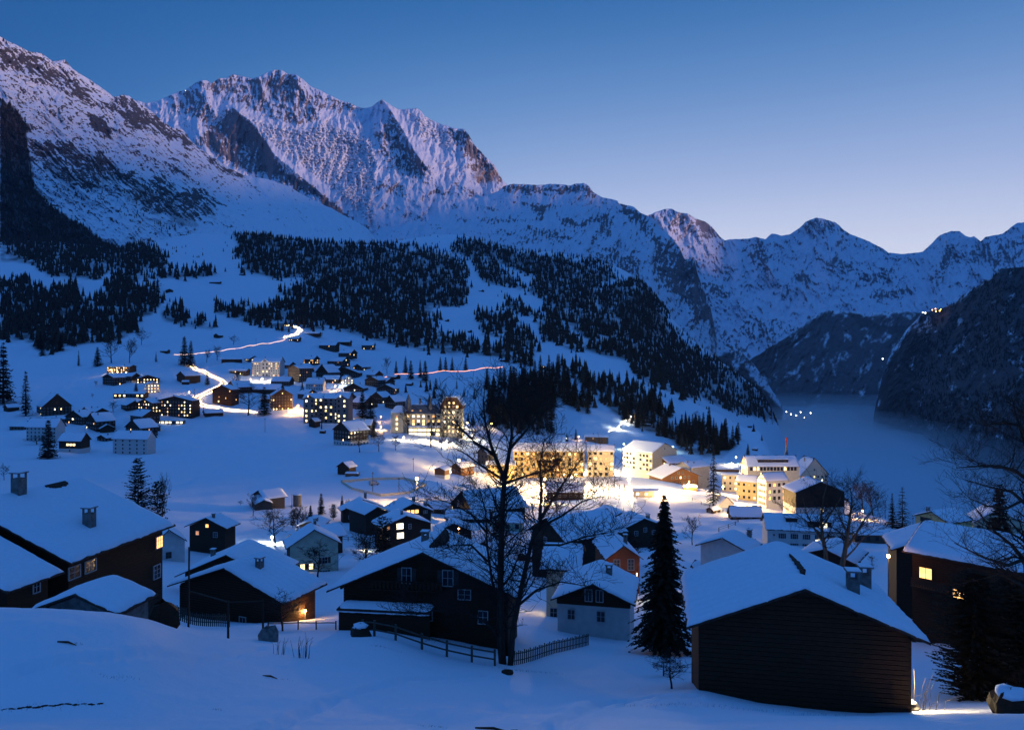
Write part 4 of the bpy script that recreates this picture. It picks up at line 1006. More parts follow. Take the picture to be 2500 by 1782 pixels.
# ------------------------------------------------------------------ the village beyond
def vh(px, py, g, l, h, r, rot, wall, label, lit=0.12, name='chalet', cat='chalet', plinth=None, chim=1, wins=True, tone=(0, 1, 1, 2), group=None, big=False, seed=0, roof_m='tile', th=.32, wsize=(1.0, 1.25), step=2.7, extra=()):
    rn = random.Random(int(px * 7 + py * 3 + seed))
    x, y, z = hit(px, py)
    if 850 < py < 1130 and px < 1000 and name in ('chalet', 'house', 'barn', 'villa'): g, l, h, r = g * 1.16, l * 1.16, h * 1.08, r * 1.12
    if 1230 < py < 1440 and 1000 < px < 1700 and name == 'house': g, l, h, r = g * 1.22, l * 1.22, h * 1.1, r * 1.2
    s = y / F; ro = math.radians(rot)
    w = g * s / 2; L = l * s; wh = h * s; ri = r * s
    ax = (-math.sin(ro), math.cos(ro)); sx = (math.cos(ro), math.sin(ro))
    if abs(rot) < 45: c = (x + ax[0] * L / 2, y + ax[1] * L / 2)
    else:
        sg = 1 if rot > 0 else -1
        c = (x + sg * sx[0] * w, y + sg * sx[1] * w)
    fx_, fy_ = c[0] - ax[0] * L / 2, c[1] - ax[1] * L / 2
    ov = min(.9, w * .16); W = []
    if wins:
        nf = max(1, int(round(wh / 3.0))); fh_ = wh / nf
        faces = []
        if abs(rot) < 78: faces.append(('F', w - ov))
        if rot > 10: faces.append(('L', L / 2 - .5))
        if rot < -10: faces.append(('R', L / 2 - .5))
        for f, half in faces:
            n = max(1, int((2 * half - .6) / step))
            for k in range(nf):
                for i in range(n):
                    u = -half + 2 * half * (i + .5) / n
                    W.append((f, u, fh_ * (k + .52), wsize[0], min(wsize[1], fh_ * .55), (rn.choice(tone + (3,)) if rn.random() < lit else None), dict(frame='w' if wall in ('white', 'dark', 'brown') else 'd', bars=(2, 1))))
            if f == 'F' and ri > 1.6:
                W.append(('F', 0, wh + ri * .30, .9, min(1.1, ri * .35), (rn.choice(tone) if rn.random() < lit else None), dict(frame='d', bars=(2, 1))))
    W += list(extra)
    ch = [(rn.choice((-1, 1)) * w * .3, (rn.random() - .5) * L * .5, 1.1 + ri * .15, .6) for _ in range(chim)]
    return house(name, label, cat, fx_, fy_, z + wh + ri, ro, w, L, ri, wh, wall=wall, plinth=plinth, plinth_h=(wh * .34 if plinth else 0), ov=ov, ovl=ov, th=th, fine=max(.8, w / 6), wins=W, chims=ch, group=group, roof_m=roof_m)

# left slope
vh(287, 912, 26, 56, 15, 4, 80, 'dark', 'long low chalet with glowing lamps along its ground floor, highest on the left slope', .35)
vh(262, 941, 40, 32, 18, 8, -28, 'dark', 'dark two storey chalet left of the highest lit chalet, on the left slope', .04)
vh(303, 935, 30, 36, 15, 7, 80, 'dark', 'dark chalet with a white ground floor just below the highest lit chalet', .06, plinth='white')
vh(360, 936, 46, 34, 11, 8, 20, 'dark', 'lit chalet with a low broad gable and warm windows on the left slope', .8)
vh(375, 960, 28, 30, 20, 6, 36, 'white', 'white chalet end with three bright round windows on the left slope', .75, 'house', 'house')
vh(313, 971, 22, 70, 9, 4, 86, 'dark', 'long low house with four big pale windows under a snow bank', .6, 'house', 'house', tone=(2, 2, 1), wsize=(1.9, 1.6), step=4.2)
vh(140, 1014, 58, 62, 20, 28, 42, 'dark', 'big dark steep roofed chalet with two yellow gable windows on the far left', .1, extra=[('F', -1.8, 5.6, .9, 1.6, 2, D), ('F', 3.2, 5.6, .9, 1.6, 1, D)])
vh(178, 1036, 52, 34, 17, 14, -20, 'dark', 'dark chalet with one white glowing window beside the steep roofed chalet', .05, extra=[('F', -1.0, 4.6, 2.0, 1.3, 2, D)])
vh(220, 1050, 50, 44, 20, 18, -36, 'dark', 'dark chalet with a smooth snow roof and a lamp under its eaves', .04)
vh(263, 1056, 36, 40, 10, 10, 40, 'dark', 'low dark shed roof between the white house and the lamp lit chalet', 0, 'shed', 'shed', wins=False)
vh(330, 1034, 42, 56, 17, 13, 52, 'dark', 'dark chalet with a white gable strip left of the big dark hotel', .05)
vh(322, 1066, 58, 44, 20, 18, -32, 'dark', 'dark chalet with a balcony and chimney behind the white flat fronted house', .05)
vh(315, 1110, 36, 84, 35, 17, 82, 'white', 'white three storey house with a dark timber balcony side below the left village', .0, 'house', 'house', chim=2, step=4.4)
vh(168, 1105, 34, 56, 26, 17, 82, 'dark', 'dark house with three big glowing windows in a row beside a tall conifer', .0, 'house', 'house', plinth='white', chim=0, step=60,
   extra=[('L', -3.2 + i * 2.4, 5.4, 1.9, 1.4, 1, dict(frame='w', bars=(1, 1))) for i in range(3)])
vh(98, 1078, 34, 72, 32, 19, 84, 'white', 'white villa with a gabled dormer and tall windows on the far left', .06, 'villa', 'house')
vh(12, 1005, 24, 30, 10, 8, -30, 'dark', 'small snow roofed hut at the very left edge beside tall spruces', 0, 'hut', 'hut', wins=False, chim=0)
vh(425, 1018, 96, 40, 40, 11, -10, 'dark', 'big dark hotel with a white stair tower and pale lit windows', .30, 'hotel', 'hotel', tone=(2, 1, 2))
vh(352, 1016, 46, 34, 30, 9, -24, 'dark', 'dark timber wing left of the big dark hotel with amber windows', .4)
vh(410, 1036, 14, 78, 9, 2, 86, 'metal', 'low glazed restaurant with a bright row of windows at the foot of the dark hotel', .9, 'restaurant', 'restaurant', chim=0, tone=(2, 2, 2), wsize=(2.2, 1.6), step=3.0)
# along the zigzag road
vh(440, 934, 32, 40, 15, 10, -32, 'dark', 'dark barn with a small annex left of the lit zigzag road', 0, 'barn', 'barn', wins=False)
vh(452, 939, 12, 18, 7, 4, -80, 'dark', 'tiny shed with a snow lid in front of the barn left of the zigzag road', 0, 'shed', 'shed', wins=False, chim=0)
lit_hotel = vh(648, 920, 40, 72, 35, 13, 87, 'white', 'floodlit white hotel with a glowing roof gable high in the village', .35, 'hotel', 'hotel', chim=2)
vh(715, 932, 54, 40, 33, 8, -42, 'dark', 'dark four storey apartment block right of the floodlit white hotel', .02, 'apartment_block', 'apartments')
vh(683, 943, 26, 44, 11, 10, 82, 'dark', 'long low chalet with a snow roof below the floodlit white hotel', .02)
vh(562, 955, 40, 42, 9, 14, -44, 'dark', 'snow roofed chalet right of the road bend under the zigzag', 0, chim=0)
vh(540, 988, 50, 30, 34, 10, -16, 'black', 'black chalet with one round lit window and a red sign inside the road curve', .04, extra=[('F', -3.6, 3.2, 1.3, 1.5, 1, D), ('F', 4.6, 6.4, .7, 1.5, 0, D)])
vh(524, 1016, 34, 46, 8, 8, -58, 'dark', 'low garage with a snow roof below the lit road curve', 0, 'garage', 'garage', wins=False, chim=0)
vh(690, 1002, 46, 34, 34, 15, 26, 'dark', 'house with one wall washed in orange lamplight left of the twin gabled hotel', .18, 'house', 'house')
vh(640, 962, 26, 78, 10, 12, 86, 'dark', 'long barn roof behind the dark conifers in the middle of the village', 0, 'barn', 'barn', wins=False, chim=0)
vh(580, 915, 22, 40, 9, 5, 86, 'dark', 'low chalet with a snow lid left of the floodlit white hotel', .08)
vh(566, 885, 20, 44, 7, 5, -70, 'dark', 'low barn above the floodlit white hotel on its left', 0, 'barn', 'barn', wins=False, chim=0)
vh(527, 826, 20, 16, 7, 5, -25, 'dark', 'little hay hut on the snow above the road', 0, 'hay_hut', 'hut', wins=False, chim=0)
vh(398, 862, 18, 20, 5, 4, 84, 'dark', 'little hut with a snow lid left of the dark spruce pair by the road', 0, 'hay_hut', 'hut', wins=False, chim=0)
vh(414, 715, 18, 14, 6, 4, 30, 'dark', 'small hay hut alone on the upper snow meadow', 0, 'hay_hut', 'hut', wins=False, chim=0)
vh(523, 692, 12, 28, 3, 2, 84, 'dark', 'flat snow covered hut in the middle of the upper snow meadow', 0, 'hay_hut', 'hut', wins=False, chim=0)
vh(716, 834, 18, 28, 7, 5, 80, 'dark', 'small chalet with a dim window just under the top road bend', .3)
vh(760, 820, 18, 40, 6, 4, 84, 'dark', 'long low snow roof right of the top road bend', 0, wins=False, chim=0)
# village centre left
vh(798, 857, 22, 40, 13, 7, 78, 'dark', 'dark chalet with a red lit window on the upper edge of the village', .12)
vh(835, 843, 18, 40, 8, 5, 80, 'dark', 'snow roofed barn behind the upper edge chalets', 0, 'barn', 'barn', wins=False, chim=0)
vh(840, 874, 22, 38, 11, 8, 58, 'dark', 'dark chalet whose gable window glows, top right of the village', .1, extra=[('F', 0, 4.2, 1.2, 1.5, 1, D)])
vh(897, 854, 18, 28, 10, 7, 86, 'grey', 'lone grey barn with a snow roof right of the upper village', .2, 'barn', 'barn', chim=0)
vh(768, 819, 12, 34, 5, 2, 86, 'white', 'flat white shed by the forest edge above the village', 0, 'shed', 'shed', wins=False, chim=0)
vh(752, 888, 22, 30, 10, 8, 62, 'dark', 'small chalet with two lit windows right above the dark apartment block', .5)
vh(816, 893, 26, 46, 10, 9, 58, 'dark', 'dark chalet with a lit gable end below the top right chalet', .14)
vh(785, 921, 42, 34, 11, 18, -36, 'dark', 'dark chalet with a steep snow roof and a dormer in the middle of the village', .05)
vh(842, 921, 62, 28, 9, 12, -6, 'dark', 'wide low dark gable in the middle of the village', .05)
vh(903, 924, 26, 30, 8, 9, 50, 'dark', 'small gabled chalet at the foot of the pink sledge track', .04)
vh(767, 953, 24, 40, 14, 14, 84, 'white', 'white house with a big snow roof left of the lit christmas chalet', .06, 'house', 'house')
vh(806, 936, 22, 38, 9, 9, 84, 'dark', 'snow roofed chalet behind the orange street lamp', .05)
vh(852, 938, 24, 34, 11, 9, 28, 'white', 'small chalet with a bright greenish lit front among dark roofs', .8, tone=(2, 2, 1))
vh(862, 957, 46, 36, 8, 12, -8, 'dark', 'low dark gable in front of the greenish lit chalet', .03)
vh(906, 943, 40, 34, 14, 8, -30, 'dark', 'dark chalet with a smooth snow roof right of the greenish lit chalet', .05)
vh(934, 940, 26, 24, 8, 8, 48, 'dark', 'small dark chalet with a peaked gable under the sledge track', 0, chim=0)
vh(940, 962, 44, 30, 12, 10, -14, 'dark', 'dark chalet with a lit snow ledge above the conifers behind the grand hotel', .06)
vh(955, 926, 22, 28, 6, 5, 60, 'dark', 'small snow roofed shed at the bend of the sledge track', 0, 'shed', 'shed', wins=False, chim=0)
vh(997, 943, 14, 16, 6, 4, 70, 'dark', 'single dark hut on the snow slope above the grand hotel', 0, 'hay_hut', 'hut', wins=False, chim=0)
vh(872, 1000, 40, 44, 16, 16, 46, 'dark', 'dark house with a snow roof right of the twin gabled hotel', .05, 'house', 'house')
vh(950, 998, 34, 36, 16, 14, -36, 'dark', 'dark house with a steep snow roof left of the grand hotel', .0, 'house', 'house')
twin = vh(795, 1033, 46, 116, 60, 12, 87, 'stone', 'grey hotel with two front gables and many glowing windows', .34, 'hotel', 'hotel', chim=1, tone=(1, 1, 2, 1), wsize=(1.7, 2.1), step=4.2)
vh(832, 1088, 62, 54, 34, 20, -40, 'dark', 'dark chalet with a tiled snow roof standing on the meadow below the twin gabled hotel', .06, plinth='white')
vh(882, 1062, 30, 44, 22, 12, 80, 'grey', 'lamplit timber extension right of the meadow chalet', .2, 'house', 'house')
vh(760, 1043, 24, 22, 14, 8, -30, 'dark', 'small dark shed in front of the twin gabled hotel', 0, 'shed', 'shed', wins=False, chim=0)
vh(785, 1058, 14, 14, 6, 1, 80, 'dark', 'tiny flat shed below the twin gabled hotel', 0, 'shed', 'shed', wins=False, chim=0)
vh(836, 1158, 42, 34, 17, 14, -26, 'dark', 'hay barn standing alone in the lit meadow', 0, 'hay_barn', 'barn', wins=False, chim=0)
vh(858, 1163, 16, 34, 7, 3, 84, 'grey', 'low lean to shed in front of the lone hay barn', 0, 'shed', 'shed', wins=False, chim=0)
vh(1072, 1166, 34, 32, 18, 7, -25, 'brown', 'brown barn with a flat snow roof left of the bright street lamp', 0, 'barn', 'barn', wins=False, chim=0, plinth='white')
vh(1112, 1158, 36, 56, 16, 13, -36, 'brown', 'brown barn under the brightest street lamp', .05, 'barn', 'barn')
vh(1176, 1134, 40, 44, 26, 18, -40, 'grey', 'grey house with a lilac snow roof behind the bare tree', .0, 'house', 'house')
vh(1222, 1171, 40, 74, 36, 7, 87, 'yellow', 'yellow cube like house behind the fork of the bare tree', .15, 'house', 'house', chim=0, tone=(1, 2))
big = vh(1340, 1166, 56, 180, 64, 20, 88, 'yellow', 'huge floodlit yellow hotel with timber balconies behind the bare tree', .38, 'hotel', 'hotel', chim=2, tone=(2, 1, 0, 3, 1), wsize=(1.5, 1.6), step=3.6)
corner = vh(1467, 1164, 46, 70, 62, 15, 86, 'cream', 'dazzling cream corner hotel with stacked terraces on the floodlit square', .4, 'hotel', 'hotel', chim=0, tone=(2, 1, 3), wsize=(1.5, 1.7), step=3.0)
vh(1456, 1082, 28, 60, 15, 7, 80, 'brown', 'brown chalet on the slope behind the dazzling corner hotel', .1)
vh(1380, 1222, 56, 98, 20, 20, 87, 'dark', 'dark pavilion with a lilac snow roof in front of the floodlit square', .12, 'pavilion', 'pavilion', chim=0)
pav = vh(1578, 1214, 34, 68, 15, 3, 84, 'cream', 'low station kiosk with three lit windows on the snowy square', .5, 'kiosk', 'kiosk', chim=0, tone=(2, 2), wsize=(1.3, 1.3), step=4)
vh(1686, 1198, 20, 36, 9, 4, 84, 'brown', 'small brown shed right of the brown timber chalet', 0, 'shed', 'shed', wins=False, chim=0)
vh(1775, 1240, 46, 44, 6, 22, 8, 'white', 'white hut with a lilac snow gable under the snow laden spruce', 0, 'house', 'house', wins=False, chim=0)
vh(1823, 1268, 40, 80, 6, 24, 86, 'dark', 'low building with a broad lilac snow roof below the lit street', .1, 'house', 'house', chim=0)
vh(1752, 1252, 24, 34, 7, 8, -50, 'dark', 'little dark house with a lit ground floor window beside the snow laden spruce', .4, 'house', 'house', chim=0)
vh(1822, 1222, 38, 54, 46, 14, 60, 'yellow', 'yellow hotel with a rounded snow gable on the lit street', .1, 'hotel', 'hotel', tone=(1, 1), step=2.4)
vh(1783, 1200, 30, 42, 40, 4, 78, 'cream', 'cream shop house with rows of windows at the head of the lit street', .2, 'shop', 'shop', chim=0, tone=(2, 1), step=2.4)
vh(1772, 1152, 22, 70, 6, 12, 87, 'brown', 'lilac snow roof stretching behind the snow laden spruce', 0, 'house', 'house', wins=False)
half = vh(1990, 1196, 78, 50, 36, 42, 10, 'cream', 'half timbered hotel gable glowing above the fog', .28, 'hotel', 'hotel', chim=1, tone=(2, 1))
vh(2018, 1262, 40, 116, 8, 34, 86, 'dark', 'big gambrel roofed house in the shade in front of the white hall', .0, 'house', 'house', wins=False)
vh(2132, 1326, 40, 92, 20, 6, 86, 'grey', 'flat snow roofed house under the two street lamps', .04, 'house', 'house', chim=0)
vh(2440, 1312, 120, 90, 44, 40, -18, 'green', 'pale green villa with a mansard like roof behind branches on the right', .0, 'villa', 'house')
vh(2190, 1290, 20, 46, 5, 8, 76, 'dark', 'small hipped snow roof between the long black chalet and the fir on the right', 0, 'shed', 'shed', wins=False)
# scattered huts on the slopes
for i, (px, py, g, l, h, r, rot, lit, lab) in enumerate([
    (1220, 940, 16, 20, 6, 5, -40, 0, 'dark hay barn above the wood behind the bare tree'),
    (1327, 903, 18, 16, 6, 5, 10, .6, 'chalet with a lit window right of the sledge track end'),
    (1350, 907, 18, 20, 6, 5, 40, .1, 'dark chalet beside the lit one right of the sledge track end'),
    (1230, 883, 14, 22, 4, 3, 80, 0, 'snow covered hut under the dark forest edge'),
    (1480, 922, 12, 18, 5, 4, 60, .3, 'hut among shrubs on the slope above the centre wood'),
    (1524, 944, 12, 16, 5, 4, 30, .6, 'hut with a small light above the centre wood'),
    (1708, 1035, 9, 16, 4, 2, 80, 0, 'hay hut in the middle of the right snow shoulder'),
    (1828, 1043, 9, 18, 3, 2, 80, 0, 'hay hut at the crest of the right snow shoulder'),
    (1580, 1040, 10, 18, 4, 1, 84, 0, 'white roofed shed below the lit toboggan run'),
    (1842, 1100, 10, 14, 4, 3, 60, 0, 'hut on the shoulder behind the half timbered hotel'),
    (1179, 713, 10, 14, 3, 3, 40, 0, 'tiny hut on the open piste between the woods'),
    (1094, 786, 8, 12, 4, 3, 30, 0, 'tiny hut in the upper of the forest clearings'),
    (1150, 812, 8, 12, 4, 3, 30, 0, 'tiny hut on the right of the lower forest clearing'),
    (1100, 814, 8, 12, 4, 3, 30, 0, 'tiny hut on the left of the lower forest clearing'),
    (1435, 846, 8, 12, 4, 3, 50, 0, 'tiny hut on the bright slope right of the forest'),
    (1408, 820, 8, 10, 4, 3, 50, 0, 'tiny hut above the bright slope right of the forest'),
    (588, 672, 10, 12, 3, 2, 80, 0, 'tiny snow roofed hut beside the forest edge of the upper meadow'),
    (700, 745, 9, 14, 3, 2, 80, 0, 'tiny hut in the gap of the spruce belt'),
]):
    vh(px, py, g, l, h, r, rot, 'dark', lab, lit, 'hay_hut', 'hut', wins=lit > 0, chim=0, th=.5)

for q in [
    (1068, 1254, 34, 52, 10, 17, 84, 'dark', 'dark roofed house left of the long dark house below the square', .04),
    (1108, 1328, 84, 56, 26, 18, 6, 'dark', 'wide dark gable just behind the centre chalet roof, left of the bare tree', .02),
    (1140, 1276, 30, 92, 8, 18, 86, 'dark', 'snow roof stretching behind the wide dark gable by the bare tree', 0),
    (1238, 1296, 34, 66, 18, 20, 82, 'green', 'house with a green lit wall right behind the bare tree trunk', 0),
    (1320, 1316, 30, 44, 12, 10, 80, 'dark', 'small dark house under the crown of the bare tree, right side', 0),
    (1212, 1412, 50, 56, 18, 16, 58, 'dark', 'snow roof close behind the bare tree trunk', 0),
    (1150, 1440, 46, 50, 20, 16, 44, 'dark', 'dark house between centre chalet and bare tree trunk', 0),
    (1546, 1334, 30, 48, 18, 6, 82, 'cream', 'house with a yellow green lit wall left of the tall spruce', 0),
    (1668, 1476, 84, 84, 10, 22, -42, 'dark', 'broad snow roof between the tall spruce and the big barn', 0),
    (1738, 1400, 40, 50, 10, 14, 40, 'dark', 'low snow roof behind the back corner of the big barn', 0),
    (1008, 1262, 40, 44, 14, 14, 62, 'dark', 'dark house behind the three orange windows', .05),
    (2100, 1452, 60, 70, 14, 12, 78, 'dark', 'low dark house with a flat snow roof under the amber garden lamp', .0),
    (1900, 1400, 46, 50, 14, 12, -40, 'dark', 'dark roof behind the left pale barked bare tree', 0),
    (706, 1330, 30, 40, 14, 12, -40, 'dark', 'small dark house right of the white star like lamp', .1),
    (1000, 1330, 34, 40, 14, 12, 40, 'dark', 'dark shed right of the bright two window chalet', 0),
    (40, 1050, 60, 40, 8, 7, 84, 'dark', 'low shed with a snow roof left of the white villa', 0),
    (128, 1030, 20, 60, 7, 4, 84, 'dark', 'low snow roofed wing below the steep roofed chalet on the far left', .1),
    (205, 1018, 34, 30, 12, 10, -30, 'dark', 'dark chalet roof between the steep roofed chalet and the big dark hotel', .05),
    (250, 1018, 34, 30, 10, 10, 40, 'dark', 'small dark chalet above the lamp lit chalet on the left', .1),
    (300, 1000, 34, 34, 10, 9, 48, 'dark', 'dark chalet just left of the dark timber wing', .05),
    (246, 1078, 30, 26, 8, 7, -20, 'dark', 'tiny dark shed between the two white houses on the left', 0),
    (372, 1052, 36, 32, 10, 9, 30, 'dark', 'dark chalet below the glazed restaurant', .05),
    (622, 885, 26, 30, 8, 7, 40, 'dark', 'small dark chalet above the floodlit white hotel', .1),
    (690, 900, 26, 34, 8, 7, 70, 'dark', 'snow roofed chalet right above the floodlit white hotel', .1),
    (735, 908, 30, 30, 9, 9, -20, 'dark', 'dark gabled chalet above the apartment block', .1),
    (808, 912, 28, 32, 8, 8, 60, 'dark', 'small chalet with a snow roof above the steep roofed dormer chalet', .1),
    (872, 905, 28, 30, 8, 7, -30, 'dark', 'dark chalet on the upper right rim of the village', .1),
    (735, 975, 34, 34, 12, 10, 50, 'dark', 'dark chalet left of the twin gabled hotel, under the white snow roofed house', .1),
    (830, 985, 34, 36, 12, 11, 60, 'dark', 'dark chalet behind the right gable of the twin gabled hotel', .1),
    (918, 985, 36, 34, 14, 12, -30, 'dark', 'dark chalet with a snow roof behind the conifers left of the grand hotel', .1),
    (655, 985, 30, 40, 10, 9, 84, 'dark', 'dark low chalet beside the trees in the village middle', .1),
    (1180, 1356, 50, 50, 16, 14, -30, 'dark', 'dark snow roofed house left of the trunk of the bare tree', 0),
    (1290, 1372, 46, 56, 14, 14, 70, 'dark', 'dark snow roofed house right of the fork of the bare tree', 0),
    (1420, 1420, 40, 50, 14, 12, 50, 'dark', 'dark house between the red timber house and the teal roofed house', 0),
    (1480, 1370, 40, 46, 14, 12, -40, 'dark', 'dark house left of the yellow green lit wall', 0),
    (1080, 1375, 50, 56, 14, 14, -35, 'dark', 'dark snow roofed house above the right slope of the centre chalet roof', 0),
    (1600, 1330, 40, 46, 10, 12, 60, 'dark', 'dark snow roofed house right behind the tall spruce', 0),
    (1850, 1350, 50, 56, 12, 14, -50, 'dark', 'dark snow roofed house left of the pale barked bare trees', 0),
]:
    vh(q[0], q[1], q[2], q[3], q[4], q[5], q[6], q[7], q[8], q[9], 'house', 'house')

# extra parts on the grander buildings -------------------------------------------------
def part_gable(parent, u, face_y, half, z0, z1, rise, depth, wall, wins=(), roof_th=.14):
    """a gabled bay standing in front of the camera side of a hotel: part with roof and snow"""
    ang = math.pi / 2 * (1 if face_y > 0 else -1)
    b = MB().prism([(-half, z0), (half, z0), (half, z1), (0, z1 + rise), (-half, z1)], -depth, 0)
    o = b.obj('gable_bay', M_WOOD[wall], parent, (face_y, u, 0), ang)
    rb = MB()
    for s in (-1, 1):
        k = rise / half
        prof = [(0, z1 + rise + .02), (s * (half + .5), z1 - .5 * k + .02), (s * (half + .5), z1 - .5 * k + .5), (0, z1 + rise + .5)]
        rb.prism(prof if s > 0 else prof[::-1], -depth - .5, 1.5)
    rb.obj('snow', M_SNOW, o)
    return o, depth
# grand hotel: built of a left tower, a long middle and a gabled right wing
def block(parent, x0, y0, z0, x1, y1, z1, wall, name='wall'):
    return MB().box(x0, y0, z0, x1, y1, z1).obj(name, M_WOOD[wall], parent)
def hip(parent, x0, y0, x1, y1, z, rise, inset, name='roof', mat='tile', snow=True, over=.6):
    cx_, cy2 = (x0 + x1) / 2, (y0 + y1) / 2
    m = MB(); b = [(x0 - over, y0 - over, z), (x1 + over, y0 - over, z), (x1 + over, y1 + over, z), (x0 - over, y1 + over, z)]
    dx, dy = x1 - x0, y1 - y0
    t = [(x0 + inset, y0 + min(inset, dy * .45), z + rise), (x1 - inset, y0 + min(inset, dy * .45), z + rise), (x1 - inset, y1 - min(inset, dy * .45), z + rise), (x0 + inset, y1 - min(inset, dy * .45), z + rise)]
    m.v = b + t
    m.f = [(0, 3, 2, 1), (4, 5, 6, 7), (0, 1, 5, 4), (1, 2, 6, 5), (2, 3, 7, 6), (3, 0, 4, 7)]
    o = m.obj(name, M_WOOD[mat], parent)
    if snow:
        k = MB(); e = .28
        k.v = [(v[0] * 1, v[1] * 1, v[2] + .02) for v in b + t] + [(cx_ + (v[0] - cx_) * .985, cy2 + (v[1] - cy2) * .985, v[2] + e) for v in b] + [(v[0], v[1], v[2] + e) for v in t]
        k.f = [(8 + a for a in q) for q in ((4, 5, 6, 7), (0, 1, 5, 4), (1, 2, 6, 5), (2, 3, 7, 6), (3, 0, 4, 7))]
        k.f = [tuple(q) for q in k.f] + [(0, 1, 9, 8), (1, 2, 10, 9), (2, 3, 11, 10), (3, 0, 8, 11)]
        k.obj('snow', M_SNOW, o)
    return o
gx0, gy0, gzz = hit(1040, 1062)
s_ = gy0 / F
gh = thing('grand_hotel', 'grand cream hotel with turret roofs and rows of glowing windows above the lit meadow', 'hotel', (gx0, gy0, gzz), math.radians(-4))
mx = lambda p: (p - 1040) * s_
block(gh, mx(953), 0, -4, mx(984), 14, 54 * s_, 'cream')
hip(gh, mx(953), 0, mx(984), 14, 54 * s_, 15 * s_, 3.2)
block(gh, mx(984) + .01, 2.5, -4, mx(1078), 15, 52 * s_, 'cream')
hip(gh, mx(984) + .7, 2.5, mx(1078) - .7, 15, 52 * s_, 20 * s_, 5.0, mat='metal', snow=False)
hip(gh, mx(1000), 5.5, mx(1070), 12, 62 * s_, 11.2 * s_, 3.0)
block(gh, mx(1078) + .02, -1.2, -5, mx(1128), 14, 64 * s_, 'cream')
m = MB().prism([(mx(1075), 64 * s_), (mx(1131), 64 * s_), (mx(1129), 74 * s_), (mx(1116), 92 * s_), (mx(1090), 92 * s_), (mx(1078), 76 * s_)], -2.0, 14.5)
g_ = m.obj('gable', M_WOOD['brown'], gh)
m = MB().prism([(mx(1074), 72 * s_), (mx(1089), 92.5 * s_), (mx(1117), 92.5 * s_), (mx(1132), 72 * s_), (mx(1132), 75 * s_), (mx(1117), 95.5 * s_), (mx(1089), 95.5 * s_), (mx(1074), 75 * s_)][::-1], -2.6, 15)
m.obj('snow', M_SNOW, g_)
block(gh, mx(1000), -5.5, -5, mx(1078), 2.49, 21 * s_, 'cream', 'terrace_wing')
MB().box(mx(999), -5.9, 21 * s_ + .01, mx(1078), 2.4, 21 * s_ + .45).obj('snow', M_SNOW, gh)
for tx in (993, 1046):
    t_ = MB().tube([(mx(tx), 6, 60 * s_), (mx(tx), 6, 84 * s_), (mx(tx), 6, 100 * s_)], [2.4, 2.0, .05], 6).obj('turret', M_WOOD['metal'], gh)
rn = random.Random(5)
for k, zp in enumerate((33, 44, 50.5)):
    for px in (968,):
        window(gh, mx(px), -.0, (zp - 6) * s_, 0, 1.6, 1.9, 1 if k < 2 else 3, bars=(2, 2), frame='d')
window(gh, mx(968), 0, 15 * s_, 0, 1.6, 1.9, 1, frame='d')
for k, zp in enumerate((26, 33.5, 45)):
    for i in range(7):
        window(gh, mx(995 + i * 12.5), 2.5, zp * s_, 0, 1.8, 1.7, rn.choice((0, 1, 1, 2, None)) if k else rn.choice((2, 1, None)), frame='d')
for i in range(7):
    window(gh, mx(1006 + i * 11), -5.5, 14 * s_, 0, 2.9, 1.6, rn.choice((2, 2, 1)), frame='w', bars=(3, 1))
    window(gh, mx(1006 + i * 11), -5.5, 4 * s_, 0, 2.7, 1.9, rn.choice((2, 2, None)), frame='w', bars=(3, 1))
for k, zp in enumerate((10, 21, 33, 44.5, 56)):
    for i in range(4):
        window(gh, mx(1087 + i * 10.6), -1.2, zp * s_, 0, 1.5, 1.8, rn.choice((1, 1, 2, None, None)), frame='w')
for i in range(4): window(gh, mx(1089 + i * 9.5), -2.0, 70 * s_, 0, 1.7, 1.6, rn.choice((1, 3, 1)), frame='w')
for i in range(2): window(gh, mx(1098 + i * 11), -2.0, 79 * s_, 0, 1.5, 1.3, 1, frame='w')
for i in range(4): window(gh, mx(1004 + i * 20), 3.6, 57 * s_, 0, 1.6, 1.5, rn.choice((1, 0, None)), frame='d')
for px in (1020, 1075, 1094): chimney(gh, mx(px), 9, 66 * s_, (96 if px > 1060 else 88) * s_, 1.6, 'stone', False)

# bays and gables on the hotels whose long side faces the view
def side_bays(root, us, half, rise_f, wall, wrel=(1.5, 1.9), lit=.6, depth=1.6, ztop=0.0, nfl=5, tone=(1, 2, 1)):
    ww, yl, H, wh, slope = root['_dims']
    rn = random.Random(9)
    for u in us:
        m = MB().prism([(-half, -1), (half, -1), (half, wh + ztop), (0, wh + ztop + half * rise_f), (-half, wh + ztop)], -depth, 3.5)
        o = m.obj('gable_bay', M_WOOD[wall], root, (-ww, u, 0), -math.pi / 2)
        k = MB()
        for sg in (-1, 1):
            pr = [(0, wh + ztop + half * rise_f + .03), (sg * (half + .6), wh + ztop - .6 * rise_f + .03), (sg * (half + .6), wh + ztop - .6 * rise_f + .42), (0, wh + ztop + half * rise_f + .45)]
            k.prism(pr if sg > 0 else pr[::-1], -depth - .6, 4.2)
        k.obj('snow', M_SNOW, o)
        fl = wh / nfl
        for q in range(nfl + 1):
            for sgn in ((-.5, .5) if q < nfl else (-.22, .22)):
                window(root, -ww - depth, u + sgn * half, fl * (q + .5), -math.pi / 2, wrel[0] if q < nfl else .8, min(wrel[1], fl * .6), rn.choice(tone) if rn.random() < lit else None, 'd')
side_bays(twin, (twin['_dims'][1] * .72, -twin['_dims'][1] * .72), twin['_dims'][1] * .25, .55, 'stone', lit=.6, nfl=5, ztop=.2)
side_bays(lit_hotel, (0.5,), lit_hotel['_dims'][1] * .26, .8, 'white', lit=.3, nfl=4, ztop=.5, depth=.8)
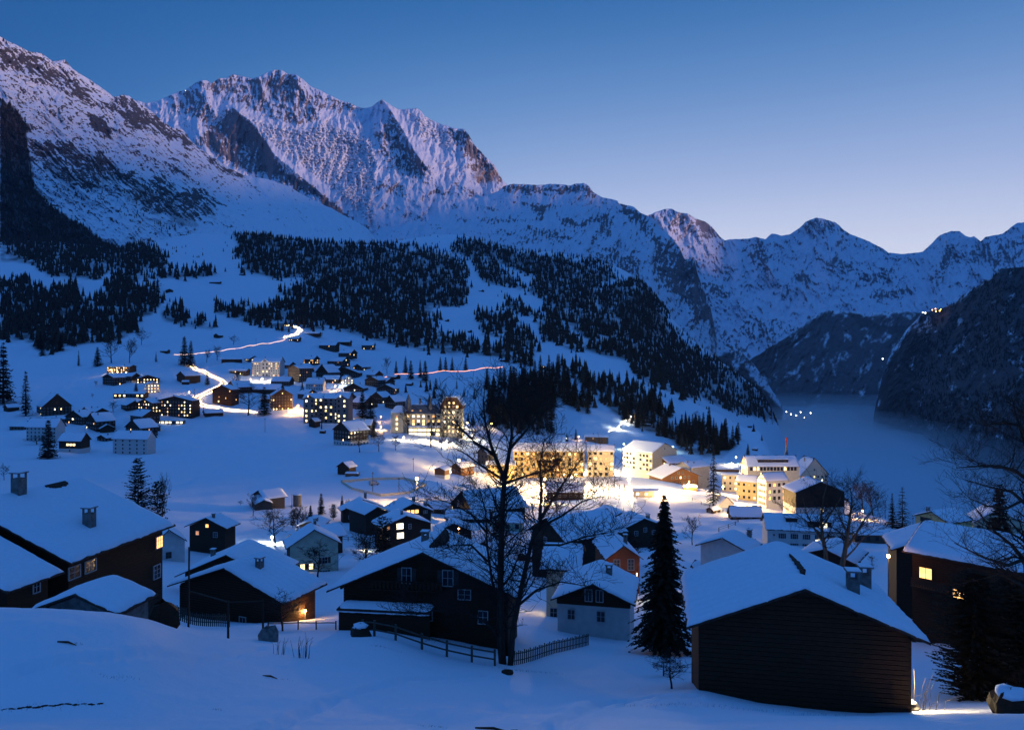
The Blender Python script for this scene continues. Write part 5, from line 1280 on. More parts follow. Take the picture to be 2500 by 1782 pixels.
def side_balconies(root, n, u0, u1, out=1.1, mat='brown', face='L'):
    ww, yl, H, wh, slope = root['_dims']
    for k in range(1, n):
        balcony(root, face, u0, u1, wh * k / n + .15, out, ww, yl, mat, 1.0, .5)
side_balconies(big, 5, -big['_dims'][1] * .35, big['_dims'][1] * .30)
side_balconies(corner, 5, -corner['_dims'][1] + .3, corner['_dims'][1] - .3, 1.3, 'cream')
# ------------------------------------------------------------------ trees
M_NEEDLE = mat_basic('spruce_needles', (0.036, 0.027, 0.018), 0.85, 0.5, 1.5, 0, 0.1)
M_NEEDLE_FAR = mat_basic('far_needles', (0.042, 0.030, 0.022), 0.9, 0.5, 0.15, 0, 0.1)
M_NEEDLE_SNOW = mat_basic('snowy_needles', (0.05, 0.055, 0.055), 0.85, 0.9, 2.2, 0, 0.1)
M_BARK = mat_basic('bark', (0.045, 0.035, 0.028), 0.9, 0.4, 6, 0.5, 0.1, stretch=(1, 1, .25))
M_BARK_PALE = mat_basic('pale_bark', (0.13, 0.105, 0.075), 0.9, 0.4, 6, 0.5, 0.1, stretch=(1, 1, .25))
M_TWIG = mat_basic('twigs', (0.040, 0.028, 0.024), 0.9, 0.4, 3, 0, 0.1)
M_LEAF = mat_basic('dry_leaves', (0.05, 0.03, 0.02), 0.9, 0.4, 3, 0, 0.1)
M_STRAW = mat_basic('dry_stalks', (0.22, 0.16, 0.08), 0.9, 0.4, 3, 0, 0.1)

def crown_np(h, r, whorls, per, sprigs, seed, base=0.06, shape=0.85, droop=0.30, up=0.0, sp_len=0.32, width=0.09, ragged=0.3):
    """a conifer's branches as sprays of needles"""
    g = np.random.default_rng(seed)
    A, B, C3 = [], [], []
    for i in range(whorls):
        t = base + (0.985 - base) * (i + g.uniform(-.5, .5)) / whorls
        t = min(max(t, base), .985)
        if shape > 0: L0 = r * (1 - t) ** shape * (1 - 0.25 * math.exp(-t * 14))
        else: L0 = r * math.sqrt(max(0.02, 1 - (2 * (t - base) / (1 - base) - .75) ** 2 * .62)) if t < .93 else r * (1 - t) * 6
        n = max(3, int(per * (0.55 + 0.45 * (1 - t))))
        a0 = g.uniform(0, 6.28)
        for k in range(n):
            az = a0 + 6.2832 * k / n + g.uniform(-.3, .3)
            L = L0 * g.uniform(1 - ragged, 1.08)
            if g.random() < .06: L *= .55
            d = np.array([math.cos(az), math.sin(az), 0]); sd = np.array([-math.sin(az), math.cos(az), 0])
            m = max(2, int(sprigs * (0.35 + 0.65 * L / r)))
            q = (np.arange(m) + g.uniform(0, 1, m)) / m
            q = 0.12 + 0.88 * q
            zc = (t + g.uniform(-.5, .5) * (1 - base) / whorls) * h + (up * q - droop * q * q + 0.12 * droop * q ** 4) * L
            p = d[None] * (q * L)[:, None]; p[:, 2] = zc
            side = np.where(g.random(m) < .5, -1, 1)
            sl = L0 ** .3 * r ** .7 * sp_len * g.uniform(.5, 1.2, m) * (1.15 - q * .75)
            tip = p + d[None] * (sl * .75)[:, None] + sd[None] * (side * sl * g.uniform(.25, .75, m))[:, None]
            tip[:, 2] -= sl * (droop * .9 - up * .8) * g.uniform(.3, 1.4, m)
            wv = width * r * g.uniform(.6, 1.3, m)
            ax_ = np.cross(tip - p, np.array([0, 0, 1.0])); ax_ /= (np.linalg.norm(ax_, axis=1)[:, None] + 1e-6)
            ax_[:, 2] += g.uniform(-.6, .6, m)
            A.append(p - ax_ * wv[:, None]); B.append(p + ax_ * wv[:, None]); C3.append(tip)
    A, B, C3 = np.vstack(A), np.vstack(B), np.vstack(C3)
    n = len(A)
    V = np.stack([A, B, C3], 1).reshape(-1, 3)
    return V, np.arange(3 * n).reshape(-1, 3)
def spruce_mesh(seed, whorls=20, per=9, sprigs=5, mat=None, r=0.19, **k):
    V, Fq = crown_np(1.0, r, whorls, per, sprigs, seed, **k)
    return mesh_np('crown', V, Fq, mat or M_NEEDLE)
def trunk_mesh(h=0.96, r0=0.018, mat=None):
    return MB().tube([(0, 0, -.06), (0, 0, h * .5), (0, 0, h)], [r0, r0 * .6, .002], 6).mesh('trunk', mat or M_BARK)
SPR = [spruce_mesh(s, 30, 10, 7, width=.22) for s in (21, 22, 23, 24)]
SPR_THIN = [spruce_mesh(s, 30, 9, 7, r=.13, width=.22) for s in (31, 32)]
SPR_SNOW = [spruce_mesh(s, 30, 10, 8, M_NEEDLE_SNOW, width=.20) for s in (41, 42)]
SPR_PINE = [spruce_mesh(s, 22, 9, 7, shape=-1, r=.30, droop=-.05, up=.25, base=.10, sp_len=.32, width=.15, ragged=.45) for s in (51, 52)]
TRK = trunk_mesh()
_tree_n = [0]
def conifer(px, py, hp, label, kind='spruce', wide=1.0, group=None, name=None, pos=None, hm=None):
    x, y, z = pos if pos else hit(px, py)
    h = hm if hm else hp * y / F
    i = _tree_n[0]; _tree_n[0] += 1
    ms = {'spruce': SPR, 'thin': SPR_THIN, 'snow': SPR_SNOW, 'pine': SPR_PINE}[kind]
    t = thing(name or {'pine': 'pine_tree'}.get(kind, 'spruce_tree'), label, 'tree', (x, y, z), (i * 2.4) % 6.28, group)
    t.scale = (h * wide, h * wide, h)
    link('trunk', TRK, t); link('crown', ms[i % len(ms)], t)
    return t
# the tall spruce left of the barn, fine enough to be seen close
def big_conifer(px, py, hp, label, seed, r_rel, name='spruce_tree', mat=None, y=None, **k):
    x, yy, z = hit(px, py)
    if y: x, yy = (px - CX) / F * y, y; z = gz(x, yy)
    h = hp * yy / F
    t = thing(name, label, 'tree', (x, yy, z))
    V, Fq = crown_np(h, h * r_rel, seed=seed, **k)
    link('crown', mesh_np('crown', V, Fq, mat or M_NEEDLE), t)
    MB().tube([(0, 0, -.5), (0, 0, h * .5), (0, 0, h * .96)], [h * .016, h * .010, .02], 8).obj('trunk', M_BARK, t)
    return t
big_conifer(1622, 1592, 392, 'tall dark spruce in front of the red timber house, left of the big barn', 3, .265, whorls=76, per=15, sprigs=26, sp_len=.20, width=.042, droop=.36, ragged=.55)
big_conifer(2378, 1706, 320, 'dark shaggy conifer mass at the right end of the big barn', 5, .33, name='yew_tree', whorls=64, per=16, sprigs=26, shape=-1, droop=.05, up=.18, base=.0, sp_len=.16, width=.030, ragged=.5)
big_conifer(2470, 1640, 300, 'dark conifer filling the right edge behind the shaggy conifer', 6, .36, name='yew_tree', whorls=56, per=15, sprigs=22, shape=-1, droop=.1, up=.1, base=.0, sp_len=.17, width=.034, ragged=.5, y=64)
big_conifer(1742, 1234, 132, 'snow laden spruce standing before the lit street', 8, .21, mat=M_NEEDLE_SNOW, whorls=34, per=9, sprigs=12, sp_len=.24, width=.07, droop=.4)
big_conifer(337, 1290, 176, 'dark pine rising behind the big black chalet on the left', 9, .30, name='pine_tree', whorls=40, per=11, sprigs=16, shape=.55, droop=-.05, up=.2, base=.05, sp_len=.2, width=.055, ragged=.5)
big_conifer(2203, 1296, 112, 'airy fir silhouetted against the fog on the right', 10, .29, name='fir_tree', whorls=24, per=9, sprigs=15, shape=.9, droop=.12, sp_len=.2, width=.05, ragged=.35)
big_conifer(935, 1376, 116, 'dark bushy pine in front of the bright two window chalet', 12, .40, name='pine_tree', whorls=34, per=11, sprigs=13, shape=-1, droop=0, up=.2, base=.05, sp_len=.2, width=.05, ragged=.5)
for px, py, hp, kind, wd, lab in [
  (384, 1290, 118, 'pine', .8, 'smaller pine leaning against the dark pine behind the left chalet'),
  (118, 1120, 98, 'snow', 1.5, 'snow dusted conifer beside the house with three big lit windows'),
  (63, 1016, 112, 'thin', 1.3, 'tall narrow spruce on the far left snow field'),
  (8, 985, 150, 'spruce', 1.2, 'dark spruce cut by the left edge of the view'),
  (450, 892, 74, 'spruce', 1.3, 'left one of the dark spruce pair at the road bend'),
  (466, 896, 66, 'spruce', 1.2, 'right one of the dark spruce pair at the road bend'),
  (784, 1256, 54, 'spruce', 1.3, 'pointed spruce in the middle of the garden conifers right of the silo'),
  (835, 1238, 30, 'spruce', 1.3, 'little spruce standing alone on the lit snow right of the silo'),
  (758, 1266, 34, 'spruce', 1.5, 'leftmost of the garden conifers right of the silo'),
  (814, 1268, 38, 'pine', 1.1, 'rightmost bushy one of the garden conifers right of the silo'),
  (715, 1288, 46, 'pine', .9, 'reddish conifer behind the bare shrub with the white lamp'),
  (2178, 1290, 88, 'thin', 1.2, 'slim fir half behind the airy fir at the fog edge'),
  (2312, 1262, 36, 'spruce', 1.2, 'largest of the three little spruces on the fog edge'),
  (2290, 1262, 24, 'spruce', 1.3, 'middle of the three little spruces on the fog edge'),
  (2272, 1262, 20, 'spruce', 1.3, 'smallest of the three little spruces on the fog edge'),
  (1828, 1324, 36, 'pine', .9, 'small dark pine on the toboggan meadow'),
  (967, 914, 34, 'spruce', 1.1, 'first spruce from the left along the sledge track'),
  (990, 912, 44, 'spruce', 1.1, 'second and taller spruce from the left along the sledge track'),
  (1003, 926, 48, 'spruce', 1.3, 'third spruce from the left, standing below the sledge track'),
  (1026, 922, 44, 'spruce', 1.0, 'fourth spruce from the left along the sledge track'),
  (1038, 932, 54, 'spruce', 1.3, 'fifth and thickest spruce from the left along the sledge track'),
  (1075, 906, 36, 'spruce', 1.2, 'left spruce of the three above the right half of the sledge track'),
  (1088, 906, 36, 'spruce', 1.2, 'middle spruce of the three above the right half of the sledge track'),
  (1104, 905, 34, 'spruce', 1.2, 'right spruce of the three above the right half of the sledge track'),
  (1137, 905, 34, 'spruce', 1.3, 'single spruce at the right end of the sledge track'),
  (1133, 968, 22, 'spruce', 1.2, 'left one of the two small spruces on the slope right of the grand hotel'),
  (1158, 974, 26, 'spruce', 1.3, 'right one of the two small spruces on the slope right of the grand hotel'),
  (1115, 950, 26, 'thin', 1.2, 'slender spruce among shrubs above the grand hotel'),
  (1064, 950, 28, 'spruce', 1.4, 'bushy spruce among shrubs above the grand hotel'),
  (1143, 1033, 28, 'spruce', 1.3, 'left spruce beside the right wall of the grand hotel'),
  (1155, 1039, 32, 'spruce', 1.3, 'right spruce beside the right wall of the grand hotel'),
  (905, 1044, 80, 'snow', 1.4, 'big snow dusted conifer between the two grand hotels'),
  (912, 1068, 44, 'snow', 1.3, 'lower snow dusted conifer right of the meadow chalet'),
  (885, 1020, 70, 'spruce', 1.5, 'dark conifer behind the lamp right of the twin gabled hotel'),
  (645, 1014, 72, 'snow', 1.5, 'dark conifer left of the orange washed house wall'),
  (738, 964, 32, 'snow', 1.6, 'round snow dusted conifer left of the white snow roofed house'),
  (506, 940, 34, 'spruce', 1.3, 'spruce standing inside the zigzag of the road'),
  (238, 894, 48, 'spruce', 1.7, 'broad spruce on the left snow slope under the wood'),
  (192, 894, 40, 'thin', 1.0, 'thin young tree on the left snow slope under the wood'),
  (381, 884, 26, 'thin', 1.3, 'small spruce alone on the snow left of the road end'),
  (215, 1098, 28, 'snow', 1.4, 'small garden spruce right of the house with three big windows'),
  (332, 958, 26, 'spruce', 1.6, 'garden spruce below the lit chalets on the left slope'),
  (1384, 1080, 24, 'spruce', 1.3, 'small spruce under the greenish lamp behind the yellow hotel'),
  (1406, 1074, 28, 'spruce', 1.2, 'small spruce beside the amber lamp behind the yellow hotel'),
  (1568, 1054, 16, 'spruce', 1.3, 'tiny spruce right of the lit toboggan run'),
  (1826, 1110, 28, 'spruce', 1.3, 'spruce peeping over the long half timbered hotel'),
  (1860, 1076, 16, 'spruce', 1.2, 'tiny spruce on the crest of the right shoulder'),
  (1215, 1345, 92, 'pine', 1.0, 'dark conifer hidden behind the bare tree fork'),
  (2440, 1345, 170, 'spruce', 1.5, 'dark conifer in front of the pale green villa'),
  (1550, 1380, 60, 'pine', .9, 'dark bush like conifer left of the tall spruce top')]:
    conifer(px, py, hp, lab, kind, wd)

# ---- woods: the largest trees singly, the rest as one mass
def lod_tree(seed, tiers=6, k=7):
    g = np.random.default_rng(seed); V = []; Fq = []
    for i in range(tiers):
        z0 = 0.04 + 0.80 * i / tiers; z1 = min(1.0, z0 + (0.36 if tiers > 4 else 0.52)); r = 0.17 * (1 - i / tiers) ** .8 * g.uniform(.85, 1.15) + .012
        b = len(V); V.append((0, 0, z1)); a0 = g.uniform(0, 6)
        for q in range(2 * k):
            rr = r * (g.uniform(.85, 1.2) if q % 2 == 0 else g.uniform(.45, .7)); a = a0 + math.pi * q / k
            V.append((rr * math.cos(a), rr * math.sin(a), z0 + (0 if q % 2 == 0 else .05) + g.uniform(-.015, .015)))
        for q in range(2 * k): Fq.append((b, b + 1 + q, b + 1 + (q + 1) % (2 * k)))
    return np.array(V), np.array(Fq)
LODS = [lod_tree(s, 3, 4) for s in range(6)]
def scatter_mesh(name, P, H, mat):
    g = np.random.default_rng(77); Vs = []; Fs = []; o = 0
    idx = g.integers(0, len(LODS), len(P)); rot = g.uniform(0, 6.28, len(P)); wd = g.uniform(.85, 1.35, len(P))
    for j, (Vt, Ft) in enumerate(LODS):
        s = np.nonzero(idx == j)[0]
        if not len(s): continue
        c, sn = np.cos(rot[s])[:, None], np.sin(rot[s])[:, None]
        x = (Vt[None, :, 0] * c - Vt[None, :, 1] * sn) * (H[s] * wd[s])[:, None] + P[s, 0][:, None]
        y = (Vt[None, :, 0] * sn + Vt[None, :, 1] * c) * (H[s] * wd[s])[:, None] + P[s, 1][:, None]
        z = Vt[None, :, 2] * H[s][:, None] + P[s, 2][:, None] - .4
        Vs.append(np.stack([x, y, z], -1).reshape(-1, 3))
        Fs.append((Ft[None] + (np.arange(len(s)) * len(Vt))[:, None, None]).reshape(-1, 3) + o); o += len(s) * len(Vt)
    return mesh_np(name, np.vstack(Vs), np.vstack(Fs), mat)
def sample_grid(PXg, ROWg, Yg, weight, dens, rng):
    """random spots on a sheet, spread by the ground each one needs"""
    dpx = np.abs(np.diff(PXg, axis=1))[:-1]; drow = np.abs(np.diff(ROWg, axis=0))[:, :-1]
    yc = Yg[:-1, :-1]
    lam = weight[:-1, :-1] * dpx * drow * dens * (yc / 2000.0) ** 1.7
    n = rng.poisson(np.minimum(lam, 50))
    i, j = np.nonzero(n)
    i = np.repeat(i, n[i, j] if False else n[np.nonzero(n)]); j = np.repeat(np.nonzero(n)[1], n[np.nonzero(n)])
    return i, j
W_LAB = {'left_wall': 'spruce in the steep wood on the left mountainside', 'left_mid': 'spruce in the wood strip at the foot of the left mountain', 'left_low': 'spruce in the dark wood above the left village',
 'hedge_line': 'spruce in the straight row across the upper meadow', 'knoll': 'spruce on the small wooded knoll above the zigzag road', 'belt': 'spruce in the tree belt above the top road bend', 'hill_a': 'spruce in the broad forest behind the village',
 'hill_b': 'spruce in the forest on the right hill', 'spur_a': 'spruce in the narrow forest spur between two pistes', 'spur_b': 'spruce in the thin row across the bright slope', 'spur_c': 'spruce in the small spur on the bright slope', 'flank': 'spruce on the forest flank above the fog',
 'centre_wood': 'spruce in the wood behind the bare tree crown', 'centre_wood_b': 'spruce in the wood strip behind the floodlit hotels'}
rng = np.random.default_rng(5)
singles = []; masses = []
HSC = {'centre_wood': 1.15, 'centre_wood_b': .95, 'left_low': 1.0, 'knoll': .9, 'belt': .9}
for k, p in WOODS.items():
    if k == 'left_wall': continue
    wgt = sstep(-12, 9, poly_sd(PXM, ROWM, p) + 11 * fbm(PXM / 22, ROWM / 12, 4)) * sstep(560, 700, YM)
    gaps = sstep(-.30, .0, fbm(XM / 60, YM / 60, 4)) * 0.85 + 0.15
    i, j = sample_grid(PXM, ROWM, YM, wgt * gaps, 0.045 if k in ('hill_a', 'hill_b', 'flank') else .055, rng)
    y = YM[i, j] * (1 + rng.uniform(0, .017, len(i))); px = PXM[i, j] + rng.uniform(0, 4.2, len(i)); x = (px - CX) / F * y
    z = ground(x, y); h = (8 + 18 * rng.random(len(i)) ** .8) * HSC.get(k, 1.0)
    for q in range(len(i)): singles.append((h[q] / y[q], k, x[q], y[q], z[q], h[q]))
for k, p in SPARSE.items():
    if k.startswith('lw'): continue
    wgt = sstep(-1, 2, poly_sd(PXM, ROWM, p)) * sstep(400, 500, YM) * sstep(.0, .4, fbm(XM / 60, YM / 60, 3))
    i, j = sample_grid(PXM, ROWM, YM, wgt, .008, rng)
    for a, b in zip(i, j):
        h = rng.uniform(6, 15); singles.append((h / YM[a, b], 'open', XM[a, b], YM[a, b], ZM[a, b], h))
W_LAB['open'] = 'young spruce scattered on the open snow slope'
singles.sort(key=lambda q: -q[0])
n_single = max(0, 296 - _tree_n[0] - 7)
def part_of_wood(k, x, y, z):
    if k not in WOODS: return W_LAB[k]
    px, py = CX + F * x / y, HY - F * z / y
    P = np.array(WOODS[k]); a = (px - P[:, 0].min()) / np.ptp(P[:, 0]); b = (py - P[:, 1].min()) / np.ptp(P[:, 1])
    h_ = ['far left end', 'left part', 'middle', 'right part', 'far right end'][int(min(4, max(0, a * 5)))]
    v_ = ['top rows', 'upper rows', 'lower rows', 'bottom rows'][int(min(3, max(0, b * 4)))]
    return W_LAB[k].replace('spruce in', 'spruce in the %s, %s of' % (v_, h_)) if 'spruce in the' in W_LAB[k] else W_LAB[k]
for s in singles[:n_single]:
    lab_ = part_of_wood(s[1], s[2], s[3], s[4])
    conifer(0, 0, 0, lab_, 'spruce', random.uniform(.95, 1.3), 'spruces of ' + lab_[10:], pos=(s[2], s[3], s[4] - .3), hm=s[5])
rest = np.array([(s[2], s[3], s[4], s[5]) for s in singles[n_single:]])
prop(link('forest', scatter_mesh('forest', rest[:, :3], rest[:, 3], M_NEEDLE_FAR)), kind='stuff')
# trees clinging to the mountainsides
def on_massif(ms, polys, dens, hs, name, noise_lo=-.3):
    pts = []
    for p in polys:
        wgt = sstep(-1, 3, poly_sd(ms['px'], ms['row'], p)) * (sstep(noise_lo, noise_lo + .4, fbm(ms['px'] / 16, ms['row'] / 16, 4)) * .93 + .07)
        i, j = sample_grid(ms['px'], ms['row'], ms['Y'], wgt, dens, rng)
        y = ms['Y'][i, j]; x = (ms['px'][i, j] - CX) / F * y; z = (HY - ms['row'][i, j]) / F * y
        pts.append(np.stack([x, y, z, rng.uniform(hs[0], hs[1], len(i))], -1))
    P = np.vstack(pts)
    prop(link(name, scatter_mesh(name, P[:, :3], P[:, 3], M_NEEDLE_FAR)), kind='stuff')
on_massif(LW, [WOODS['left_wall']], .05, (10, 22), 'mountain_forest')
on_massif(LW, [SPARSE['lw_band'], SPARSE['lw_top']], .010, (8, 18), 'scattered_mountain_trees', .0)
on_massif(RW, [[(2250, 765), (2303, 752), (2390, 694), (2445, 652), (2560, 640), (2560, 900), (2400, 900), (2300, 960), (2200, 900)], [(2140, 1040), (2200, 950), (2400, 950), (2560, 900), (2560, 1190), (2331, 1110)]], .022, (10, 24), 'cliff_forest', -.1)

# ---- bare trees
def limb_tree(seed, h, levels=4, n0=7, spread=.55, tube_k=4, trunk_r=None, limbs=None, twig=1.0, leaf=0.0, up=.35, curl=.25, minr=.004, density=1.0):
    """leafless tree: returns trunk and branch builders (and leaves)"""
    g = random.Random(seed)
    TR = MB(); BR = MB(); LF = MB()
    r0 = trunk_r or h * .018
    def grow(p, d, L, r, lev, mb):
        n = max(2, 5 - lev) if lev < levels else 2
        pts = [p]; rad = [r]; dd = d.copy()
        for i in range(n):
            dd = dd + np.array([g.gauss(0, curl), g.gauss(0, curl), g.gauss(0, curl) + up * .12]) * (.6 if lev < 2 else .9) / n * 2
            dd /= np.linalg.norm(dd)
            pts.append(pts[-1] + dd * L / n); rad.append(max(minr, r * (1 - .72 * (i + 1) / n)))
        mb.tube(pts, rad, tube_k if lev < 2 else 3, lev < 1)
        if lev >= levels:
            if leaf and g.random() < leaf:
                e = pts[-1]; s = .05 * g.uniform(.8, 1.6)
                a = np.array([g.gauss(0, 1), g.gauss(0, 1), g.gauss(0, .6)]) * s
                b = np.array([g.gauss(0, .5), g.gauss(0, .5), -1.6]) * s
                LF.tri(e, e + a + b * .5, e + b)
            return
        m = int(round((n0 if lev == 0 else g.choice((3, 4, 5))) * (density if lev else 1)))
        for k in range(m):
            f = (.28 + .72 * (k + g.random()) / m) if lev == 0 else (.2 + .8 * (k + g.random()) / m)
            q = min(int(f * n), n - 1); t = f * n - q
            o = pts[q] + (pts[q + 1] - pts[q]) * t
            base = (pts[q + 1] - pts[q]); base /= np.linalg.norm(base)
            a = g.uniform(0, 6.283); rnd = np.array([math.cos(a), math.sin(a), g.uniform(-.25, .35)])
            nd = base * (1 - spread) + rnd * spread + np.array([0, 0, up * .5])
            nd /= np.linalg.norm(nd)
            grow(o, nd, L * g.uniform(.42, .68) * (1 - .35 * f * (lev == 0)), max(minr, rad[q] * g.uniform(.4, .6)), lev + 1, BR)
    if limbs is None:
        grow(np.zeros(3), np.array([0, 0, 1.0]), h * .72, r0, 0, TR)
    else:
        for pts, ra, rb, lead in limbs:
            pts = [np.array(p, float) for p in pts]; n = len(pts)
            rad = [ra + (rb - ra) * i / (n - 1) for i in range(n)]
            TR.tube(pts, rad, 8)
            tot = sum(np.linalg.norm(pts[i + 1] - pts[i]) for i in range(n - 1))
            m = int(lead * tot * 1.15)
            for k in range(m):
                f = .25 + .75 * (k + g.random()) / m
                q = min(int(f * (n - 1)), n - 2); t = f * (n - 1) - q
                o = pts[q] + (pts[q + 1] - pts[q]) * t
                base = pts[q + 1] - pts[q]; base /= np.linalg.norm(base)
                a = g.uniform(0, 6.283); rnd = np.array([math.cos(a), math.sin(a) * .8, g.uniform(-.3, .3)])
                nd = base * (.4) + rnd * .7 + np.array([0, 0, .12]); nd /= np.linalg.norm(nd)
                grow(o, nd, g.uniform(1.6, 4.8) * (1.15 - .5 * f), max(.014, rad[q] * g.uniform(.25, .4)), 2, BR)
    return TR, BR, LF
BT = []
for s, (sp, n0, up) in enumerate([(.5, 9, .35), (.62, 10, .25), (.45, 11, .5)]):
    a, b, c = limb_tree(100 + s, 1.0, 4, n0, sp, 4, .022, up=up, minr=.0022, density=.95)
    BT.append((a.mesh('trunk', M_BARK), b.mesh('branches', M_TWIG)))
def bare(px, py, hp, label, kind=0, wide=1.0, name='bare_tree', y=None, group=None):
    x, yy, z = hit(px, py)
    if y: x, yy = (px - CX) / F * y, y; z = gz(x, yy)
    h = hp * yy / F
    t = thing(name, label, 'shrub' if 'shrub' in name else 'tree', (x, yy, z - .1), px * .7 % 6.28, group)
    t.scale = (h * wide, h * wide, h)
    link('trunk', BT[kind][0], t); link('branches', BT[kind][1], t)
    return t
for px, py, hp, kd, wd, lab in [
  (272, 886, 58, 0, 1.2, 'left one of the two tall bare trees on the left snow slope'), (316, 886, 56, 2, 1.0, 'right one of the two tall bare trees on the left snow slope'),
  (345, 842, 40, 1, 1.2, 'bare tree at the right end of the dark left wood'), (596, 759, 28, 1, 1.4, 'rounded bare tree on the snow above the tree belt'), (383, 708, 26, 1, 1.4, 'rounded bare tree on the upper left meadow'),
  (570, 842, 24, 1, 1.3, 'small bare tree right above the lit road'), (530, 880, 34, 0, 1.2, 'bare tree under the middle of the lit upper road'), (505, 885, 30, 2, 1.1, 'bare tree left of centre under the lit upper road'),
  (276, 1006, 28, 1, 1.5, 'bare shrub like tree behind the left village roofs'), (606, 1014, 76, 1, 1.3, 'big bare tree in front of the village centre conifer'), (575, 955, 46, 2, .9, 'bare trees left of the floodlit white hotel'),
  (785, 1048, 80, 1, .9, 'bare tree in front of the twin gabled hotel facade'), (925, 1102, 50, 1, 1.1, 'middle one of the three bare trees on the lit meadow'), (966, 1100, 42, 1, 1.1, 'right one of the three bare trees on the lit meadow'),
  (878, 1104, 54, 1, 1.3, 'left one of the three bare trees on the lit meadow'), (994, 1060, 66, 2, .9, 'bare tree against the left half of the grand hotel'), (1052, 1092, 74, 2, .9, 'left bare tree on the bank below the grand hotel'),
  (1078, 1098, 66, 2, .9, 'right bare tree on the bank below the grand hotel'), (1125, 1085, 64, 1, 1.0, 'bare tree at the right corner of the grand hotel'), (945, 912, 38, 0, .9, 'bare tree left of the sledge track spruces'),
  (672, 1334, 96, 1, 1.3, 'bare tree behind the white star like street lamp'), (2105, 1238, 74, 2, 1.2, 'left of the twiggy bare trees on the rail bank'), (2130, 1242, 72, 2, 1.2, 'right of the twiggy bare trees on the rail bank'),
  (395, 1294, 128, 2, .45, 'slender larch behind the big black chalet on the left'), (10, 1172, 40, 1, .9, 'thin leafless sapling on the left meadow'), (1700, 1022, 20, 1, 1.2, 'leafless tree on the right snow shoulder'), (1690, 1330, 70, 0, 1.1, 'thin leafless tree right of the tall spruce'),
  (1105, 1335, 66, 1, 1.2, 'leafless tree among the roofs left of the bare tree trunk'), (690, 1540, 96, 1, 1.5, 'tangle of bare fruit trees between the low ribbed chalet and the wide chalet'), (1960, 1240, 46, 1, 1.1, 'leafless tree in front of the white hall')]:
    bare(px, py, hp, lab, kd, wd)
for px, py, hp, wd, lab, yy in [(775, 1398, 92, 1.5, 'dense bare shrub in front of the grey green stuccoed house', 138), (1640, 1698, 96, 1.5, 'twiggy bare bush at the left corner of the big barn', 54), (2165, 1440, 60, 1.7, 'bare shrub under the lamp right of the barn chimneys', 92), (1620, 1640, 50, 2.2, 'low snowy shrub under the tall spruce', 66), (90, 1085, 22, 3.0, 'low bushes around the white villa', None), (2490, 1480, 90, 1.4, 'bare bush at the right edge under the snowy shed roof', 60)]:
    bare(px, py, hp, lab, 1, wd, 'bare_shrub', yy)
